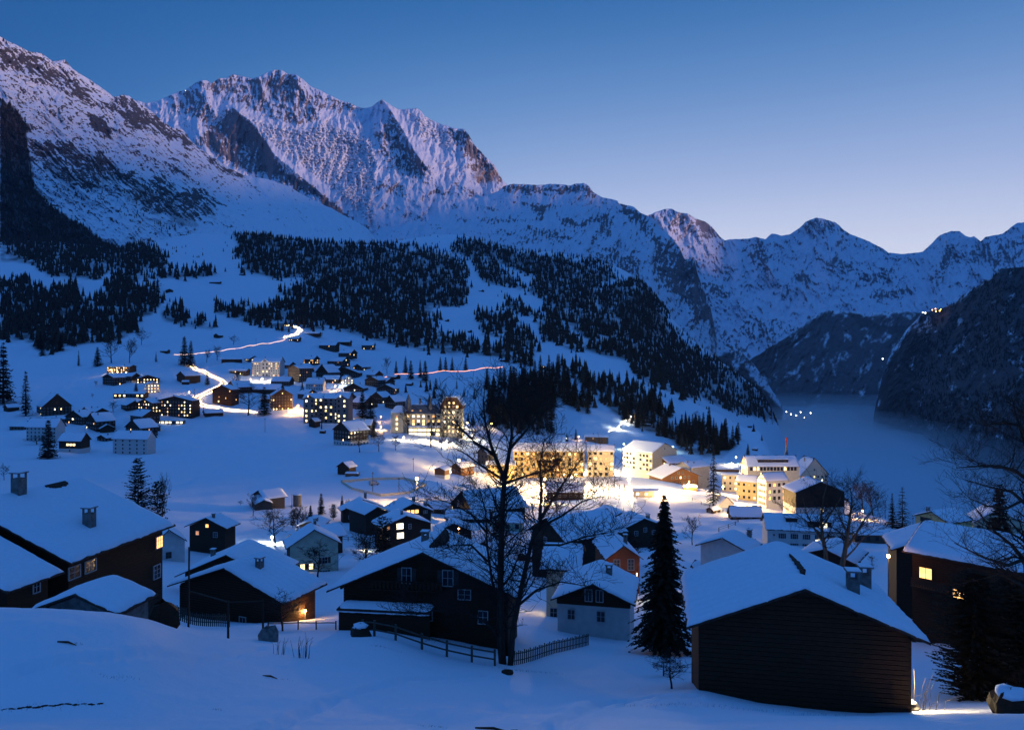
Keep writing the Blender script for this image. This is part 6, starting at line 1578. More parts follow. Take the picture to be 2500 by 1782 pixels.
# the second big bare tree, right of the barn roof
def px_limb(pts, y, dy=None):
    o = []
    for i, (px, py) in enumerate(pts):
        yy = y + (dy[i] if dy else 0)
        o.append(Wp(px, py, yy))
    return o
def big_bare(name, label, limbs_px, y, seed, bark, lead=1.0, leaf=0.0, minr=.006):
    (bx, by) = limbs_px[0][0][0]
    org = np.array(Wp(bx, by, y)); org[2] = gz(org[0], org[1])
    lm = []
    for pts, ra, rb, dy in limbs_px:
        P = [np.array(q) - org for q in px_limb(pts, y, dy)]
        lm.append((P, ra, rb, lead))
    a, b, c = limb_tree(seed, 1, 4, 7, .55, 5, limbs=lm, leaf=leaf, minr=minr, curl=.3)
    t = thing(name, label, 'tree', tuple(org))
    a.obj('trunk', bark, t, smooth=True); b.obj('branches', M_TWIG, t)
    if leaf: c.obj('leaves', M_LEAF, t)
    return t
big_bare('bare_tree', 'tall bare tree with a forked trunk in the middle foreground, few dry leaves still hanging', [
  ([(1228, 1628), (1222, 1560), (1222, 1400), (1226, 1250), (1232, 1165)], .38, .21, [0, 0, 0, 0, 0]),
  ([(1232, 1168), (1214, 1128), (1200, 1090), (1186, 1040), (1180, 985), (1184, 940)], .22, .03, [0, .5, 1, 1.5, 2, 2.2]),
  ([(1232, 1165), (1242, 1112), (1250, 1060), (1246, 1000), (1256, 945)], .22, .03, [0, -.4, -.8, -1, -1.4]),
  ([(1245, 1095), (1275, 1062), (1310, 1020), (1325, 985)], .16, .04, [-.5, -1.5, -2.6, -3]),
  ([(1205, 1108), (1160, 1080), (1120, 1040), (1098, 1000)], .15, .03, [.6, -.5, -1.4, -2]),
  ([(1230, 1172), (1180, 1140), (1140, 1110), (1105, 1090)], .14, .03, [0, 1, 2, 2.6]),
  ([(1234, 1180), (1290, 1160), (1340, 1150), (1370, 1120)], .13, .03, [0, 1.2, 2, 2.4]),
  ([(1246, 1624), (1252, 1540), (1276, 1420), (1296, 1330), (1322, 1262), (1350, 1215)], .29, .11, [-.4, -.6, -1, -1.4, -1.8, -2]),
  ([(1322, 1262), (1352, 1215), (1388, 1160), (1420, 1120)], .16, .04, [-1.8, -1, 0, .6]),
  ([(1318, 1268), (1322, 1200), (1318, 1130), (1330, 1070)], .16, .04, [-1.8, -2.5, -3, -3.2]),
  ([(1312, 1290), (1370, 1260), (1420, 1225), (1470, 1210)], .13, .03, [-1.7, -3, -4, -4.6]),
  ([(1300, 1330), (1370, 1330), (1430, 1310), (1480, 1300)], .12, .03, [-1.5, -2.5, -3.4, -4]),
  ([(1238, 1600), (1236, 1520), (1202, 1420), (1190, 1340), (1186, 1250), (1170, 1190)], .18, .04, [.4, .8, 1.4, 1.8, 2.4, 3]),
  ([(1190, 1370), (1150, 1330), (1110, 1330), (1070, 1345)], .12, .03, [1.6, .6, -.2, -.8]),
  ([(1188, 1300), (1150, 1255), (1105, 1230), (1060, 1215)], .12, .03, [2, 1.4, .6, 0]),
  ([(1222, 1560), (1190, 1520), (1130, 1490), (1060, 1490), (1020, 1500)], .15, .03, [0, -.8, -1.8, -2.6, -3]),
  ([(1262, 1480), (1310, 1440), (1370, 1420), (1430, 1430)], .14, .03, [-.8, -1.8, -2.6, -3.2]),
 ], 70.5, 201, M_BARK, lead=2.5, leaf=.14, minr=.015)
big_bare('bare_tree', 'left of the two pale barked bare trees behind the barn ridge', [
  ([(2018, 1392), (2016, 1350), (2008, 1310), (2004, 1270), (2010, 1215), (2020, 1180)], .36, .05, None),
  ([(2008, 1320), (1985, 1285), (1968, 1250), (1960, 1215)], .17, .03, None), ([(2012, 1335), (2000, 1300), (1960, 1265), (1940, 1250)], .13, .03, None),
  ([(2006, 1290), (2030, 1250), (2050, 1220), (2060, 1190)], .15, .03, None)], 103, 211, M_BARK_PALE, lead=1.7, minr=.014)
big_bare('bare_tree', 'right of the two pale barked bare trees behind the barn ridge', [
  ([(2052, 1400), (2062, 1350), (2068, 1310), (2074, 1270), (2080, 1225), (2076, 1190)], .38, .05, None),
  ([(2064, 1340), (2092, 1300), (2112, 1265), (2140, 1235)], .2, .03, None), ([(2070, 1300), (2050, 1265), (2044, 1230)], .15, .03, None),
  ([(2060, 1366), (2086, 1340), (2110, 1310), (2150, 1290)], .13, .03, None)], 99, 213, M_BARK_PALE, lead=1.7, minr=.014)
big_bare('bare_tree', 'large bare tree leaning in from the right edge over the long black chalet', [
  ([(2530, 1700), (2520, 1500), (2510, 1380), (2520, 1200), (2540, 1000)], .5, .2, None),
  ([(2520, 1180), (2480, 1150), (2440, 1138), (2390, 1138), (2335, 1142)], .2, .03, [0, -1, -2, -3, -4]),
  ([(2515, 1240), (2470, 1200), (2420, 1190), (2360, 1172)], .16, .03, [0, 1, 2, 2.4]), ([(2530, 1100), (2490, 1040), (2450, 1030), (2400, 1040)], .16, .03, [0, 0, -1, -2]),
  ([(2512, 1380), (2470, 1330), (2420, 1290), (2370, 1225)], .18, .03, [0, -1, -2, -2.5]), ([(2512, 1360), (2460, 1380), (2400, 1360), (2330, 1325)], .16, .03, [0, -2, -3, -4]),
  ([(2525, 1150), (2500, 1080), (2480, 1010), (2470, 970)], .14, .03, [0, .6, 1, 1.2]), ([(2515, 1440), (2480, 1420), (2440, 1400), (2410, 1410)], .14, .03, [0, -2, -3, -3.5]),
  ([(2520, 1210), (2460, 1240), (2410, 1235), (2365, 1215)], .12, .03, [0, -2, -3, -3.6])], 62, 221, M_BARK, lead=1.5, minr=.009)

gt = random.Random(33); n_ = 0
while n_ < 46:
    px, py = gt.choice([(gt.uniform(560, 980), gt.uniform(870, 1010)), (gt.uniform(60, 480), gt.uniform(940, 1110)), (gt.uniform(560, 1000), gt.uniform(1230, 1400)), (gt.uniform(1040, 1640), gt.uniform(1240, 1420)), (gt.uniform(1900, 2250), gt.uniform(1300, 1420))])
    x, y, z = hit(px, py)
    if n_ % 2 or _tree_n[0] > 303: bare(px, py, gt.uniform(4.5, 8) * F / y, 'leafless garden tree among the village houses', gt.randrange(3), gt.uniform(.9, 1.4), group='leafless garden trees')
    else: bare(px, py, gt.uniform(1.6, 3) * F / y, 'low leafless shrub among the village houses', 1, gt.uniform(1.4, 2.2), 'bare_shrub', group='leafless garden shrubs')
    n_ += 1
# ------------------------------------------------------------------ lamps
def lamp_light(parent, pos, power, col=(1.0, 0.72, 0.34), size=.35):
    ld = bpy.data.lights.new('lamp_light', 'POINT')
    ld.energy = power; ld.color = col; ld.shadow_soft_size = size
    o = bpy.data.objects.new('lamp_light', ld); COL.objects.link(o)
    o.parent = parent; o.location = pos
    return o
WARM = (1.0, 0.62, 0.23); AMB = (1.0, 0.52, 0.15); PALE = (1.0, 0.80, 0.44); GRN = (0.72, 1.0, 0.70); WHT = (0.95, 0.97, 0.80)
_bulb = {}
def bulb_mesh(col, r, strength):
    key = (col, r, strength)
    if key not in _bulb:
        m = mat_emit('lamp_globe', col, strength)
        V, Fq = [], []
        n = 8
        for i in range(5):
            for j in range(n):
                a = math.pi * (i + .5) / 5; b = 2 * math.pi * j / n
                V.append((r * math.sin(a) * math.cos(b), r * math.sin(a) * math.sin(b), r * math.cos(a)))
        for i in range(4):
            for j in range(n): Fq.append((i * n + j, i * n + (j + 1) % n, (i + 1) * n + (j + 1) % n, (i + 1) * n + j))
        me = bpy.data.meshes.new('bulb'); me.from_pydata(V, [], Fq + [tuple(range(n))[::-1], tuple(range(4 * n, 5 * n))]); me.materials.append(m)
        _bulb[key] = me
    return _bulb[key]
def street_lamp(px, py, drop_px, label, power, col=WARM, strength=40, r=.38, name='street_lamp', y=None, group=None):
    """lamp whose globe is at px,py and whose foot is drop_px lower"""
    x, yy, z = hit(px, py + drop_px)
    if y: x, yy = (px - CX) / F * y, y; z = gz(x, yy)
    h = max(1.6, drop_px * yy / F)
    if y: h = (HY - py) / F * yy - z
    t = thing(name, label, 'street lamp', (x, yy, z), 0, group)
    MB().tube([(0, 0, -.3), (0, 0, h - r)], [.09, .06], 6).obj('pole', M_WOOD['metal'], t)
    link('bulb', bulb_mesh(col, r, strength), t, (0, 0, h))
    MB().tube([(0, 0, h + r + .02), (0, 0, h + r + .10)], [r * .9, r * .3], 8).obj('cap', M_WOOD['metal'], t)
    if power: lamp_light(t, (0, -.1 - r * 1.3, h - .05), power, col, r)
    return t
K = 1000.0
LAMPS = [
 # px, py, drop, power kW, colour, strength, radius, label
 (462, 957, 16, 14, WARM, 50, .45, 'street lamp above the dark hotel, beside the lower road bend'),
 (1120, 1124, 26, 60, WARM, 130, .75, 'very bright street lamp above the two brown barns'),
 (1446, 1106, 46, 260, PALE, 200, 1.1, 'blinding floodlight at the corner hotel on the square'),
 (930, 1017, 14, 4, AMB, 50, .45, 'amber street lamp on the lane left of the grand hotel'),
 (930, 1042, 8, 6, WARM, 50, .40, 'low lamp on the snowy drive left of the grand hotel'),
 (782, 1009, 20, 3, AMB, 50, .5, 'amber lamp before the facade of the twin gabled hotel'),
 (858, 1011, 14, 5, AMB, 55, .6, 'amber lamp right of the twin gabled hotel'),
 (818, 943, 10, 6, AMB, 60, .6, 'orange street lamp among the chalets in the upper village'),
 (836, 934, 8, 5, WHT, 50, .6, 'greenish white lamp on the gable of the decorated chalet'),
 (1141, 1032, 12, 4, PALE, 50, .5, 'pale lamp at the right corner of the grand hotel'),
 (1200, 1034, 12, 4, AMB, 60, .55, 'amber lamp left of the bare tree crown beyond the grand hotel'),
 (1153, 1062, 10, 30, PALE, 40, .45, 'lamp on the bright snow terrace right of the grand hotel'),
 (1384, 1070, 9, 2.0, GRN, 60, .5, 'green tinted lamp above the roof of the huge yellow hotel'),
 (1413, 1066, 9, 3, AMB, 60, .5, 'amber lamp on the path above the huge yellow hotel'),
 (1541, 1017, 10, 3, PALE, 60, .6, 'top lamp of the lit toboggan run'),
 (1528, 1026, 6, 6, WHT, 40, .4, 'upper floodlight of the lit toboggan run'),
 (1510, 1043, 6, 16, WHT, 50, .5, 'lower floodlight of the lit toboggan run'),
 (1523, 1084, 14, 3, GRN, 50, .5, 'green tinted lamp left of the tall cream hotel'),
 (1643, 1090, 12, 2, GRN, 50, .5, 'green tinted lamp right behind the tall cream hotel'),
 (1797, 1116, 16, 4, GRN, 50, .6, 'pale green lamp left of the long half timbered hotel'),
 (2067, 1228, 20, 4, AMB, 70, .42, 'upper amber street lamp between the twiggy bare trees'),
 (2106, 1247, 20, 4, AMB, 70, .42, 'lower amber street lamp right of the upper one'),
 (664, 1312, 14, 3.2, WHT, 90, .25, 'white star like street lamp behind the ribbed chalet roof'),
 (352, 998, 14, 3, AMB, 60, .5, 'amber lamp on the facade of the dark timber wing'),
 (233, 1033, 10, 3, AMB, 60, .5, 'orange lamp under the eaves of the far left chalets'),
 (272, 903, 8, 5, WARM, 60, .5, 'left lamp along the ground floor of the highest lit chalet'),
 (287, 908, 6, 5, WARM, 60, .5, 'middle lamp along the ground floor of the highest lit chalet'),
 (308, 909, 6, 6, WARM, 60, .5, 'right lamp along the ground floor of the highest lit chalet'),
 (1018, 1168, 68, 80, WARM, 40, .5, 'tall floodlight pole at the ice rink'),
 (1330, 1168, 26, 150, WARM, 60, .5, 'street lamp in front of the huge yellow hotel'),
 (1250, 1152, 22, 50, WARM, 60, .5, 'street lamp beside the yellow cube like house'),
 (1395, 1164, 26, 170, WARM, 60, .5, 'street lamp at the foot of the huge yellow hotel'),
 (1535, 1170, 32, 190, PALE, 60, .5, 'street lamp on the square before the tall cream hotel'),
 (1578, 1192, 12, 24, PALE, 40, .4, 'lamp above the station kiosk'),
 (1300, 1198, 24, 90, WARM, 60, .4, 'street lamp at the near edge of the floodlit square'),
 (1765, 1188, 18, 50, WARM, 60, .4, 'street lamp at the head of the lit street'),
 (1800, 1212, 20, 55, WARM, 60, .4, 'street lamp halfway along the lit street'),
 (1850, 1236, 24, 70, WARM, 60, .4, 'street lamp below the tall white gabled hotel'),
 (1912, 1222, 20, 34, WARM, 70, .45, 'street lamp by the balconied side of the white hall'),
 (1992, 1150, 30, 30, PALE, 30, .3, 'lamp lighting the half timbered gable'),
 (1786, 1130, 20, 24, PALE, 30, .3, 'lamp lighting the left gable of the long half timbered hotel'),
 (728, 990, 12, 26, AMB, 50, .45, 'orange lamp against the washed house wall'),
 (752, 1003, 8, 5, AMB, 50, .45, 'orange lamp on the terrace left of the twin gabled hotel'),
 (706, 1006, 8, 5, AMB, 50, .45, 'orange lamp under the trees in the village middle'),
 (640, 925, 8, 30, PALE, 30, .3, 'lamp in front of the floodlit white hotel'),
 (682, 920, 10, 16, PALE, 30, .3, 'lamp at the right corner of the floodlit white hotel'),
 (612, 925, 8, 8, PALE, 30, .3, 'lamp on the snow left of the floodlit white hotel'),
 (1040, 1072, 6, 28, PALE, 30, .3, 'left lamp on the terrace of the grand hotel'),
 (1090, 1076, 8, 30, PALE, 30, .3, 'right lamp on the terrace of the grand hotel'),
 (985, 1068, 8, 18, PALE, 30, .3, 'lamp at the left tower of the grand hotel'),
 (1620, 1202, 13, 30, WARM, 30, .3, 'lamp before the brown timber chalet'),
 (1680, 1182, 17, 36, WARM, 30, .3, 'lamp at the right end of the brown timber chalet'),
]
for px, py, dr, kw, col, st, r, lab in LAMPS:
    street_lamp(px, py, dr, lab, kw * K, col, st * .5, r)
street_lamp(2169, 1357, 22, 'orange garden lamp beside the long black chalet', 120, AMB, 40, .22, y=96)
street_lamp(1340, 1422, 26, 'hidden lantern between the snow roofs right of the bare tree', 900, WARM, 12, .14, y=108)
street_lamp(1555, 1400, 30, 'lantern lighting the red brown timber house from below', 700, WARM, 8, .12, y=122)
street_lamp(745, 1490, 26, 'lantern at the lit basement beside the ribbed chalet', 500, AMB, 20, .16, y=95)
street_lamp(1120, 1290, 18, 'small lamp on the dark gable behind the bare tree', 500, AMB, 20, .18, y=170)
street_lamp(895, 1340, 12, 'lamp on the snow below the bright two window chalet', 700, PALE, 10, .15, y=185)

# ------------------------------------------------------------------ roads, and glowing tubes added for the light trails
def path_pts(pp, y=None, n=8):
    out = []
    P = [hit(*p) for p in pp]
    for a, b in zip(P[:-1], P[1:]):
        for i in range(n):
            t = i / n; x = a[0] + (b[0] - a[0]) * t; yy = a[1] + (b[1] - a[1]) * t
            out.append((x, yy))
    out.append(P[-1][:2])
    return np.array(out)
M_ROAD = mat_basic('packed_snow', (0.62, 0.62, 0.66), 0.6, 0.12, .4, 0.3, 0.2)
def strip(name, pts, width, mat, lift=.12):
    d = np.gradient(pts, axis=0); d /= np.linalg.norm(d, axis=1)[:, None] + 1e-9
    nrm = np.stack([-d[:, 1], d[:, 0]], 1)
    rows = []
    for q in np.linspace(-1, 1, 5):
        p = pts + nrm * q * width / 2
        rows.append(np.stack([p[:, 0], p[:, 1], ground(p[:, 0], p[:, 1]) + lift], 1))
    o = MB().quadgrid(np.stack(rows)).obj(name, mat, smooth=True)
    return prop(o, kind='structure'), nrm
def light_trail_tube(pts, off, nrm, label, col, strength, rad=.3, lift=.7):  # added tube on stakes, its glow stands in for trails of moving lights
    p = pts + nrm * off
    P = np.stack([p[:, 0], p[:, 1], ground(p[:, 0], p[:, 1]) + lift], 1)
    t = thing('light_trail_tube', label, 'light rope', tuple(P[0]))
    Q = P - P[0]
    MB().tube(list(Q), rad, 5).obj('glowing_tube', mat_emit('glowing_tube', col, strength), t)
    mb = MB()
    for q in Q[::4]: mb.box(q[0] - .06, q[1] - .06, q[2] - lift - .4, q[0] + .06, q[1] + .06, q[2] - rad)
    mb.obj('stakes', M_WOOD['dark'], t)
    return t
road_low = path_pts([(467, 892), (500, 909), (528, 923), (543, 931), (548, 937), (540, 945), (510, 958), (486, 969), (480, 976), (484, 985), (500, 992), (540, 999), (580, 1004), (625, 1009)])
s_, nn = strip('road', road_low, 6.0, M_ROAD)
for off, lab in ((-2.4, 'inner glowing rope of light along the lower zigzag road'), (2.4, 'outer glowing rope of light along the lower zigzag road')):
    light_trail_tube(road_low, off, nn, lab, (1.0, 0.62, 0.25), 9.0, .34)
road_up = path_pts([(424, 866), (445, 866), (480, 863), (530, 858), (590, 850), (650, 840), (690, 831), (712, 820), (728, 811), (735, 806), (728, 801), (714, 797), (698, 795)])
s_, nn = strip('road', road_up, 6.0, M_ROAD)
light_trail_tube(road_up[:52], -2.2, nn[:52], 'faint rose rope of light along the straight upper road', (1.0, 0.62, 0.55), 2.0, .36)
light_trail_tube(road_up[50:], -2.2, nn[50:], 'inner glowing rope of light around the top road bend', (1.0, 0.72, 0.36), 10.0, .42)
light_trail_tube(road_up[50:], 2.2, nn[50:], 'outer glowing rope of light around the top road bend', (1.0, 0.70, 0.36), 8.0, .42)
sl = path_pts([(922, 931), (935, 926), (947, 921), (962, 917), (990, 914), (1050, 912), (1100, 908), (1150, 905), (1228, 897)])
s_, nn = strip('sledge_track', sl, 3.0, M_ROAD)
light_trail_tube(sl, .8, nn, 'pink and amber rope of light along the sledge track', (1.0, 0.40, 0.26), 3.2, .26)
tb = path_pts([(1488, 1056), (1505, 1050), (1514, 1041), (1520, 1033), (1530, 1029), (1540, 1024)])
s_, nn = strip('toboggan_run', tb, 3.0, M_ROAD)
light_trail_tube(tb, 1.0, nn, 'white rope of light along the short toboggan run', (1.0, 0.98, 0.8), 3.5, .3)
lane = path_pts([(905, 1075), (930, 1055), (960, 1050), (1000, 1064), (1080, 1075), (1160, 1070), (1210, 1060)])
strip('lane', lane, 6.0, M_ROAD)
street = path_pts([(1760, 1215), (1800, 1232), (1850, 1254), (1905, 1274)])
strip('street', street, 8.0, M_ROAD)
# far lights across the valley
M_SPOT = bulb_mesh(WARM, 3.0, 30)
def far_lamp(px, py, y, label, col=WARM, r=4.0, st=25, group=None):
    r *= .62
    t = thing('far_lamp', label, 'lamp', Wp(px, py, y), 0, group)
    link('bulb', bulb_mesh(col, r, st), t)
    MB().tube([(0, 0, -14), (0, 0, -r * .9)], [.6, .4], 5).obj('pole', M_WOOD['metal'], t)
G1 = 'lights of the hamlet in the fog'
for i, (px, py, r) in enumerate([(1920, 1005, 3.2), (1931, 1011, 4.5), (1944, 1014, 4), (1955, 1006, 3.4), (1964, 1019, 2.4), (1979, 1008, 3.8)]):
    far_lamp(px, py, 4300, ['leftmost pale light in the valley fog', 'brightest pale light in the valley fog', 'third pale light from the left in the valley fog', 'fourth pale light from the left in the valley fog', 'lowest and smallest light in the valley fog', 'rightmost pale light in the valley fog'][i], WHT, r, 22, G1)
G2 = 'lights of the cliff top village'
for i, (px, py, r) in enumerate([(2253, 763, 4.5), (2259, 764, 6), (2276, 757, 4), (2284, 754, 4.5), (2285, 760, 5), (2294, 759, 5), (2297, 755, 3.6)]):
    far_lamp(px, py, 5100, ['far left greenish light of the cliff top village', 'second and larger greenish light of the cliff top village', 'upper left orange light of the cliff top cluster', 'topmost orange light of the cliff top cluster', 'central orange light of the cliff top cluster', 'rightmost orange light of the cliff top cluster', 'upper right orange light of the cliff top cluster'][i], WHT if i < 2 else AMB, r, 16, G2)
far_lamp(2155, 876, 4600, 'single pale light half way up the cliff', WHT, 5, 20)
far_lamp(453, 222, 8300, 'tiny white light on the crest left of the summit', WHT, 4.0, 8)

# ------------------------------------------------------------------ fences, posts and small things
def on(px, py, y=None):
    if y: x = (px - CX) / F * y; return x, y, gz(x, y)
    return hit(px, py)
def rail_fence(label, posts, h, rails=(0.45, 0.95), mat='grey', r=.07, name='rail_fence', rr=.05):
    P = [np.array(p) for p in posts]
    t = thing(name, label, 'fence', tuple(P[0]))
    O = P[0]
    for p in P:
        q = p - O
        MB().box(q[0] - r, q[1] - r, q[2] - .5, q[0] + r, q[1] + r, q[2] + h).obj('post', M_WOOD[mat], t)
    for a, b in zip(P[:-1], P[1:]):
        for k in rails:
            MB().tube([a - O + [0, -.08, k], b - O + [0, -.08, k]], rr, 5).obj('rail', M_WOOD[mat], t)
    return t
fy = 66.0
rail_fence('weathered post and rail fence running from the snowy stump down to the bare tree', [on(px, 0, y) for px, y in [(885, 70), (914, 69.5), (966, 69), (1030, 68.6), (1091, 68.2), (1152, 67.8), (1208, 67.6)]], 1.45, (.62, 1.25), 'grey', .10, rr=.075)
def picket(label, a, b, h, n, name='picket_fence', mat='grey'):
    a, b = np.array(a), np.array(b)
    t = thing(name, label, 'fence', tuple(a))
    for k in range(n):
        f = k / (n - 1); p = a + (b - a) * f; z = gz(p[0], p[1]); q = np.array([p[0], p[1], z]) - a
        hh = h * (1 + .06 * math.sin(k * 2.3))
        MB().box(q[0] - .055, q[1] - .02, q[2] - .2, q[0] + .055, q[1] + .02, q[2] + hh).obj('picket', M_WOOD[mat], t)
    for k in (.3, .8):
        m = 8
        pts = []
        for i in range(m + 1):
            p = a + (b - a) * i / m; pts.append(np.array([p[0], p[1] + .06, gz(p[0], p[1]) + h * k]) - a)
        MB().tube(pts, .045, 4).obj('rail', M_WOOD[mat], t)
    return t
picket('dark picket fence climbing right from the foot of the bare tree', on(1252, 0, 70), on(1436, 0, 84), 1.25, 46)
picket('dark picket fence left of the ribbed chalet, upper of the two', on(398, 0, 92), on(455, 0, 93), 1.2, 16)
picket('dark picket fence left of the ribbed chalet, lower of the two', on(398, 0, 84), on(560, 0, 80), 1.3, 34)
rail_fence('rail fence below the ribbed chalet between boulder and stump', [on(px, 0, y) for px, y in [(655, 76), (690, 77), (728, 78), (772, 79), (820, 78)]], .9, (.75,), 'grey', .06)
rail_fence('rail fence on the snow behind the grey green stuccoed house', [on(px, 0, 200) for px in (830, 850, 870, 890, 910)], 1.2, (.5, 1.0), 'dark', .08)
rail_fence('curving rail fence around the toboggan meadow', [hit(*p) for p in [(1690, 1222), (1712, 1232), (1738, 1243), (1765, 1252), (1790, 1262), (1802, 1274), (1795, 1283), (1778, 1290), (1755, 1298)]], 1.6, (.8, 1.5), 'dark', .1)
rail_fence('rail fence around the kiosk lawn', [hit(*p) for p in [(1535, 1226), (1555, 1218), (1590, 1217), (1575, 1228), (1550, 1232)]], 1.6, (.8, 1.5), 'dark', .1)
# clothes frame
t = thing('clothes_frame', 'tall post frame with cross bars standing in the snow before the ribbed chalet', 'frame', (0, 0, 0))
fp = [np.array(on(px, 0, y)) for px, y in ((460, 72), (557, 62), (642, 66))]; t.location = tuple(fp[0]); O = fp[0]
tops = [np.array(Wp(462, 1335, 72)), np.array(Wp(557, 1466, 62)), np.array(Wp(642, 1463, 66))]
for p, q in zip(fp, tops): MB().tube([p - O + [0, 0, -.3], q - O], [.1, .08], 6).obj('post', M_WOOD['dark'], t)
MB().tube([np.array(Wp(462, 1442, 72)) - O, tops[1] - O - [0, 0, .1]], .07, 5).obj('cross_bar', M_WOOD['dark'], t)
MB().tube([tops[1] - O - [0, 0, .12], tops[2] - O - [0, 0, .12]], .07, 5).obj('cross_bar', M_WOOD['dark'], t)
# rocks, stump, debris
def blob(mb, c, r, seed, k=8, flat=1.0):
    V = []; n = k; b = len(mb.v); g = random.Random(seed)
    for i in range(6):
        for j in range(n):
            a = math.pi * i / 5; bb = 2 * math.pi * j / n; q = 1 + g.uniform(-.22, .22)
            mb.v.append((c[0] + r * q * math.sin(a) * math.cos(bb), c[1] + r * q * math.sin(a) * math.sin(bb), c[2] + r * flat * q * math.cos(a)))
    for i in range(5):
        for j in range(n): mb.f.append((b + i * n + j, b + i * n + (j + 1) % n, b + (i + 1) * n + (j + 1) % n, b + (i + 1) * n + j))
def boulder(px, y, r, label, seed, name='boulder', mat='stone', flat=.8, snow=True):
    x, yy, z = on(px, 0, y)
    t = thing(name, label, name, (x, yy, z))
    m = MB(); blob(m, (0, 0, r * .35), r, seed, 9, flat); m.obj('rock' if name == 'boulder' else 'wood', M_WOOD[mat], t)
    if snow:
        m = MB(); blob(m, (0, .05, r * (.35 + flat * .82)), r * .72, seed + 1, 9, .32); m.obj('snow', M_SNOW, t, smooth=True)
boulder(655, 64, .85, 'pointed boulder left of the low rail fence under the ribbed chalet', 3, flat=1.1, snow=False)
boulder(880, 69, .95, 'snow capped tree stump at the left end of the post and rail fence', 5, 'stump', 'dark')
boulder(395, 58, 1.3, 'big dark stump beside the stone shed on the left', 7, 'stump', 'black', 1.1, snow=False)
boulder(2208, 54, .7, 'snow covered boulder lit by the hidden lantern beside the barn', 8)
boulder(2225, 50, .55, 'lower snow covered boulder beside the barn corner', 12)
boulder(2470, 43, 1.2, 'snow laden bush at the bottom right corner', 14, 'snowy_bush', 'black', .7)
boulder(1240, 60, .5, 'dark earth clod under the bare tree', 19, 'earth_clod', 'black', .35, snow=False)
def stalks(px, y, n, h, label, seed, mat, spread=.5):
    x, yy, z = on(px, 0, y); g = random.Random(seed)
    t = thing('dry_stalks', label, 'plant', (x, yy, z))
    for i in range(n):
        a, b = g.gauss(0, spread * .4), g.gauss(0, spread * .4)
        MB().tube([(a, b, -.1), (a * 1.2 + g.gauss(0, .05), b * 1.2, h * .6), (a * 1.6 + g.gauss(0, .12), b * 1.5, h * g.uniform(.7, 1.1))], [.018, .012, .006], 3).obj('stalk', mat, t)
stalks(678, 50, 9, 1.1, 'left one of the two tufts of dry stalks in the snow', 1, M_TWIG)
stalks(736, 49, 16, 1.35, 'right and thicker one of the two tufts of dry stalks in the snow', 2, M_TWIG)
stalks(2225, 49.5, 26, 2.2, 'yellow dry bush lit beside the end of the barn', 3, M_STRAW, 1.6)
stalks(2200, 52, 30, 1.2, 'lit dry grass tuft behind the snow covered boulder', 4, M_STRAW, 2.0)
for i, (px, y, L, a, lab) in enumerate([(165, 34, .9, .5, 'dark stick poking out of the snow hump on the left'), (660, 40, .8, .3, 'dark stick half buried in the snow below the stalk tufts'), (1205, 27, 1.3, -.05, 'long thin twig lying on the snow below the bare tree'), (1262, 26, .4, .1, 'short twig on the snow below the bare tree')]):
    x, yy, z = on(px, 0, y); t = thing('stick', lab, 'stick', (x, yy, z))
    MB().tube([(-L/2, 0, .10), (0, .05, .06), (L/2, -.1, -.02)], [.03, .05, .015], 5).obj('wood', M_WOOD['black'], t)
g = random.Random(4); mb = MB()
for i in range(90):
    f = i / 90; px = 5 + 250 * f; y = 27.2 + 1.2 * f + .05 * math.sin(i * .37)
    x, yy, z = on(px, 0, y)
    blob(mb, (x, yy, z - .01), (.04 + .05 * g.random()) * (1 if math.sin(i * .9) > -.6 else .3), i, 6, .5)
prop(mb.obj('bare_turf_edge', M_WOOD['black']), kind='stuff')

# barn side door lamp, porch of the wide chalet, dormers, silo and other single builds
ww, yl, H, wh, sl_ = c15['_dims']
MB().prism([(-ww + .2, wh - 1.3), (1.2, wh - 1.3), (1.2, wh - 1.15), (-ww + .2, wh - 1.15)], -yl - 2.9, -yl - .06).obj('porch_roof', M_WOOD['tile'], c15)
V = snow_cover(1.45, ww + 1.0, .30, .26, .4, 0, 3.0)
o = link('porch_snow', V, c15, (-ww + .2, -yl - 1.5, wh - .98)); o.rotation_euler = (0, 0, -math.pi / 2)
MB().box(-ww + .3, -yl - 2.5, -1.2, 1.1, -yl - 2.35, wh - 1.31).obj('porch_wall', M_WOOD['black'], c15)
balcony(c15, 'F', -5.5, 2.0, wh + .35, .9, ww, yl, 'black', .9, .4)
ww, yl, H, wh, sl_ = ch26['_dims']
for k in (.42, .75): balcony(ch26, 'F', -4.5, 4.5, wh * k, 1.2, ww, yl, 'brown', 1.0, .5)
# silo
x, y, z = hit(726, 1236); s = y / F
t = thing('silo', 'round grey silo standing in the snow right of the open fronted barn', 'silo', (x, y, z))
MB().tube([(0, 0, -1), (0, 0, 29 * s)], 10 * s, 20).obj('drum', M_WOOD['stone'], t, smooth=False)
MB().tube([(0, 0, 29 * s + .01), (0, 0, 30.5 * s)], [9.4 * s, 7.5 * s], 20).obj('snow', M_SNOW, t)
MB().box(-13.5 * s, -.15, -.5, -12.6 * s, .15, 30 * s).obj('ladder', M_WOOD['metal'], t)
# white stone barn left of the dark chalet
x, y, z = hit(428, 1372); 
house('stone_barn', 'small white stone barn with a steep snow roof beside the big left chalet', 'barn', x - 1.2, y, z + 6.4, .55, 3.3, 7.5, 2.6, 3.8, wall='white', ov=.3, fine=.5, th=.25, wins=[('F', 0, 1.2, .9, 1.1, None, D)])
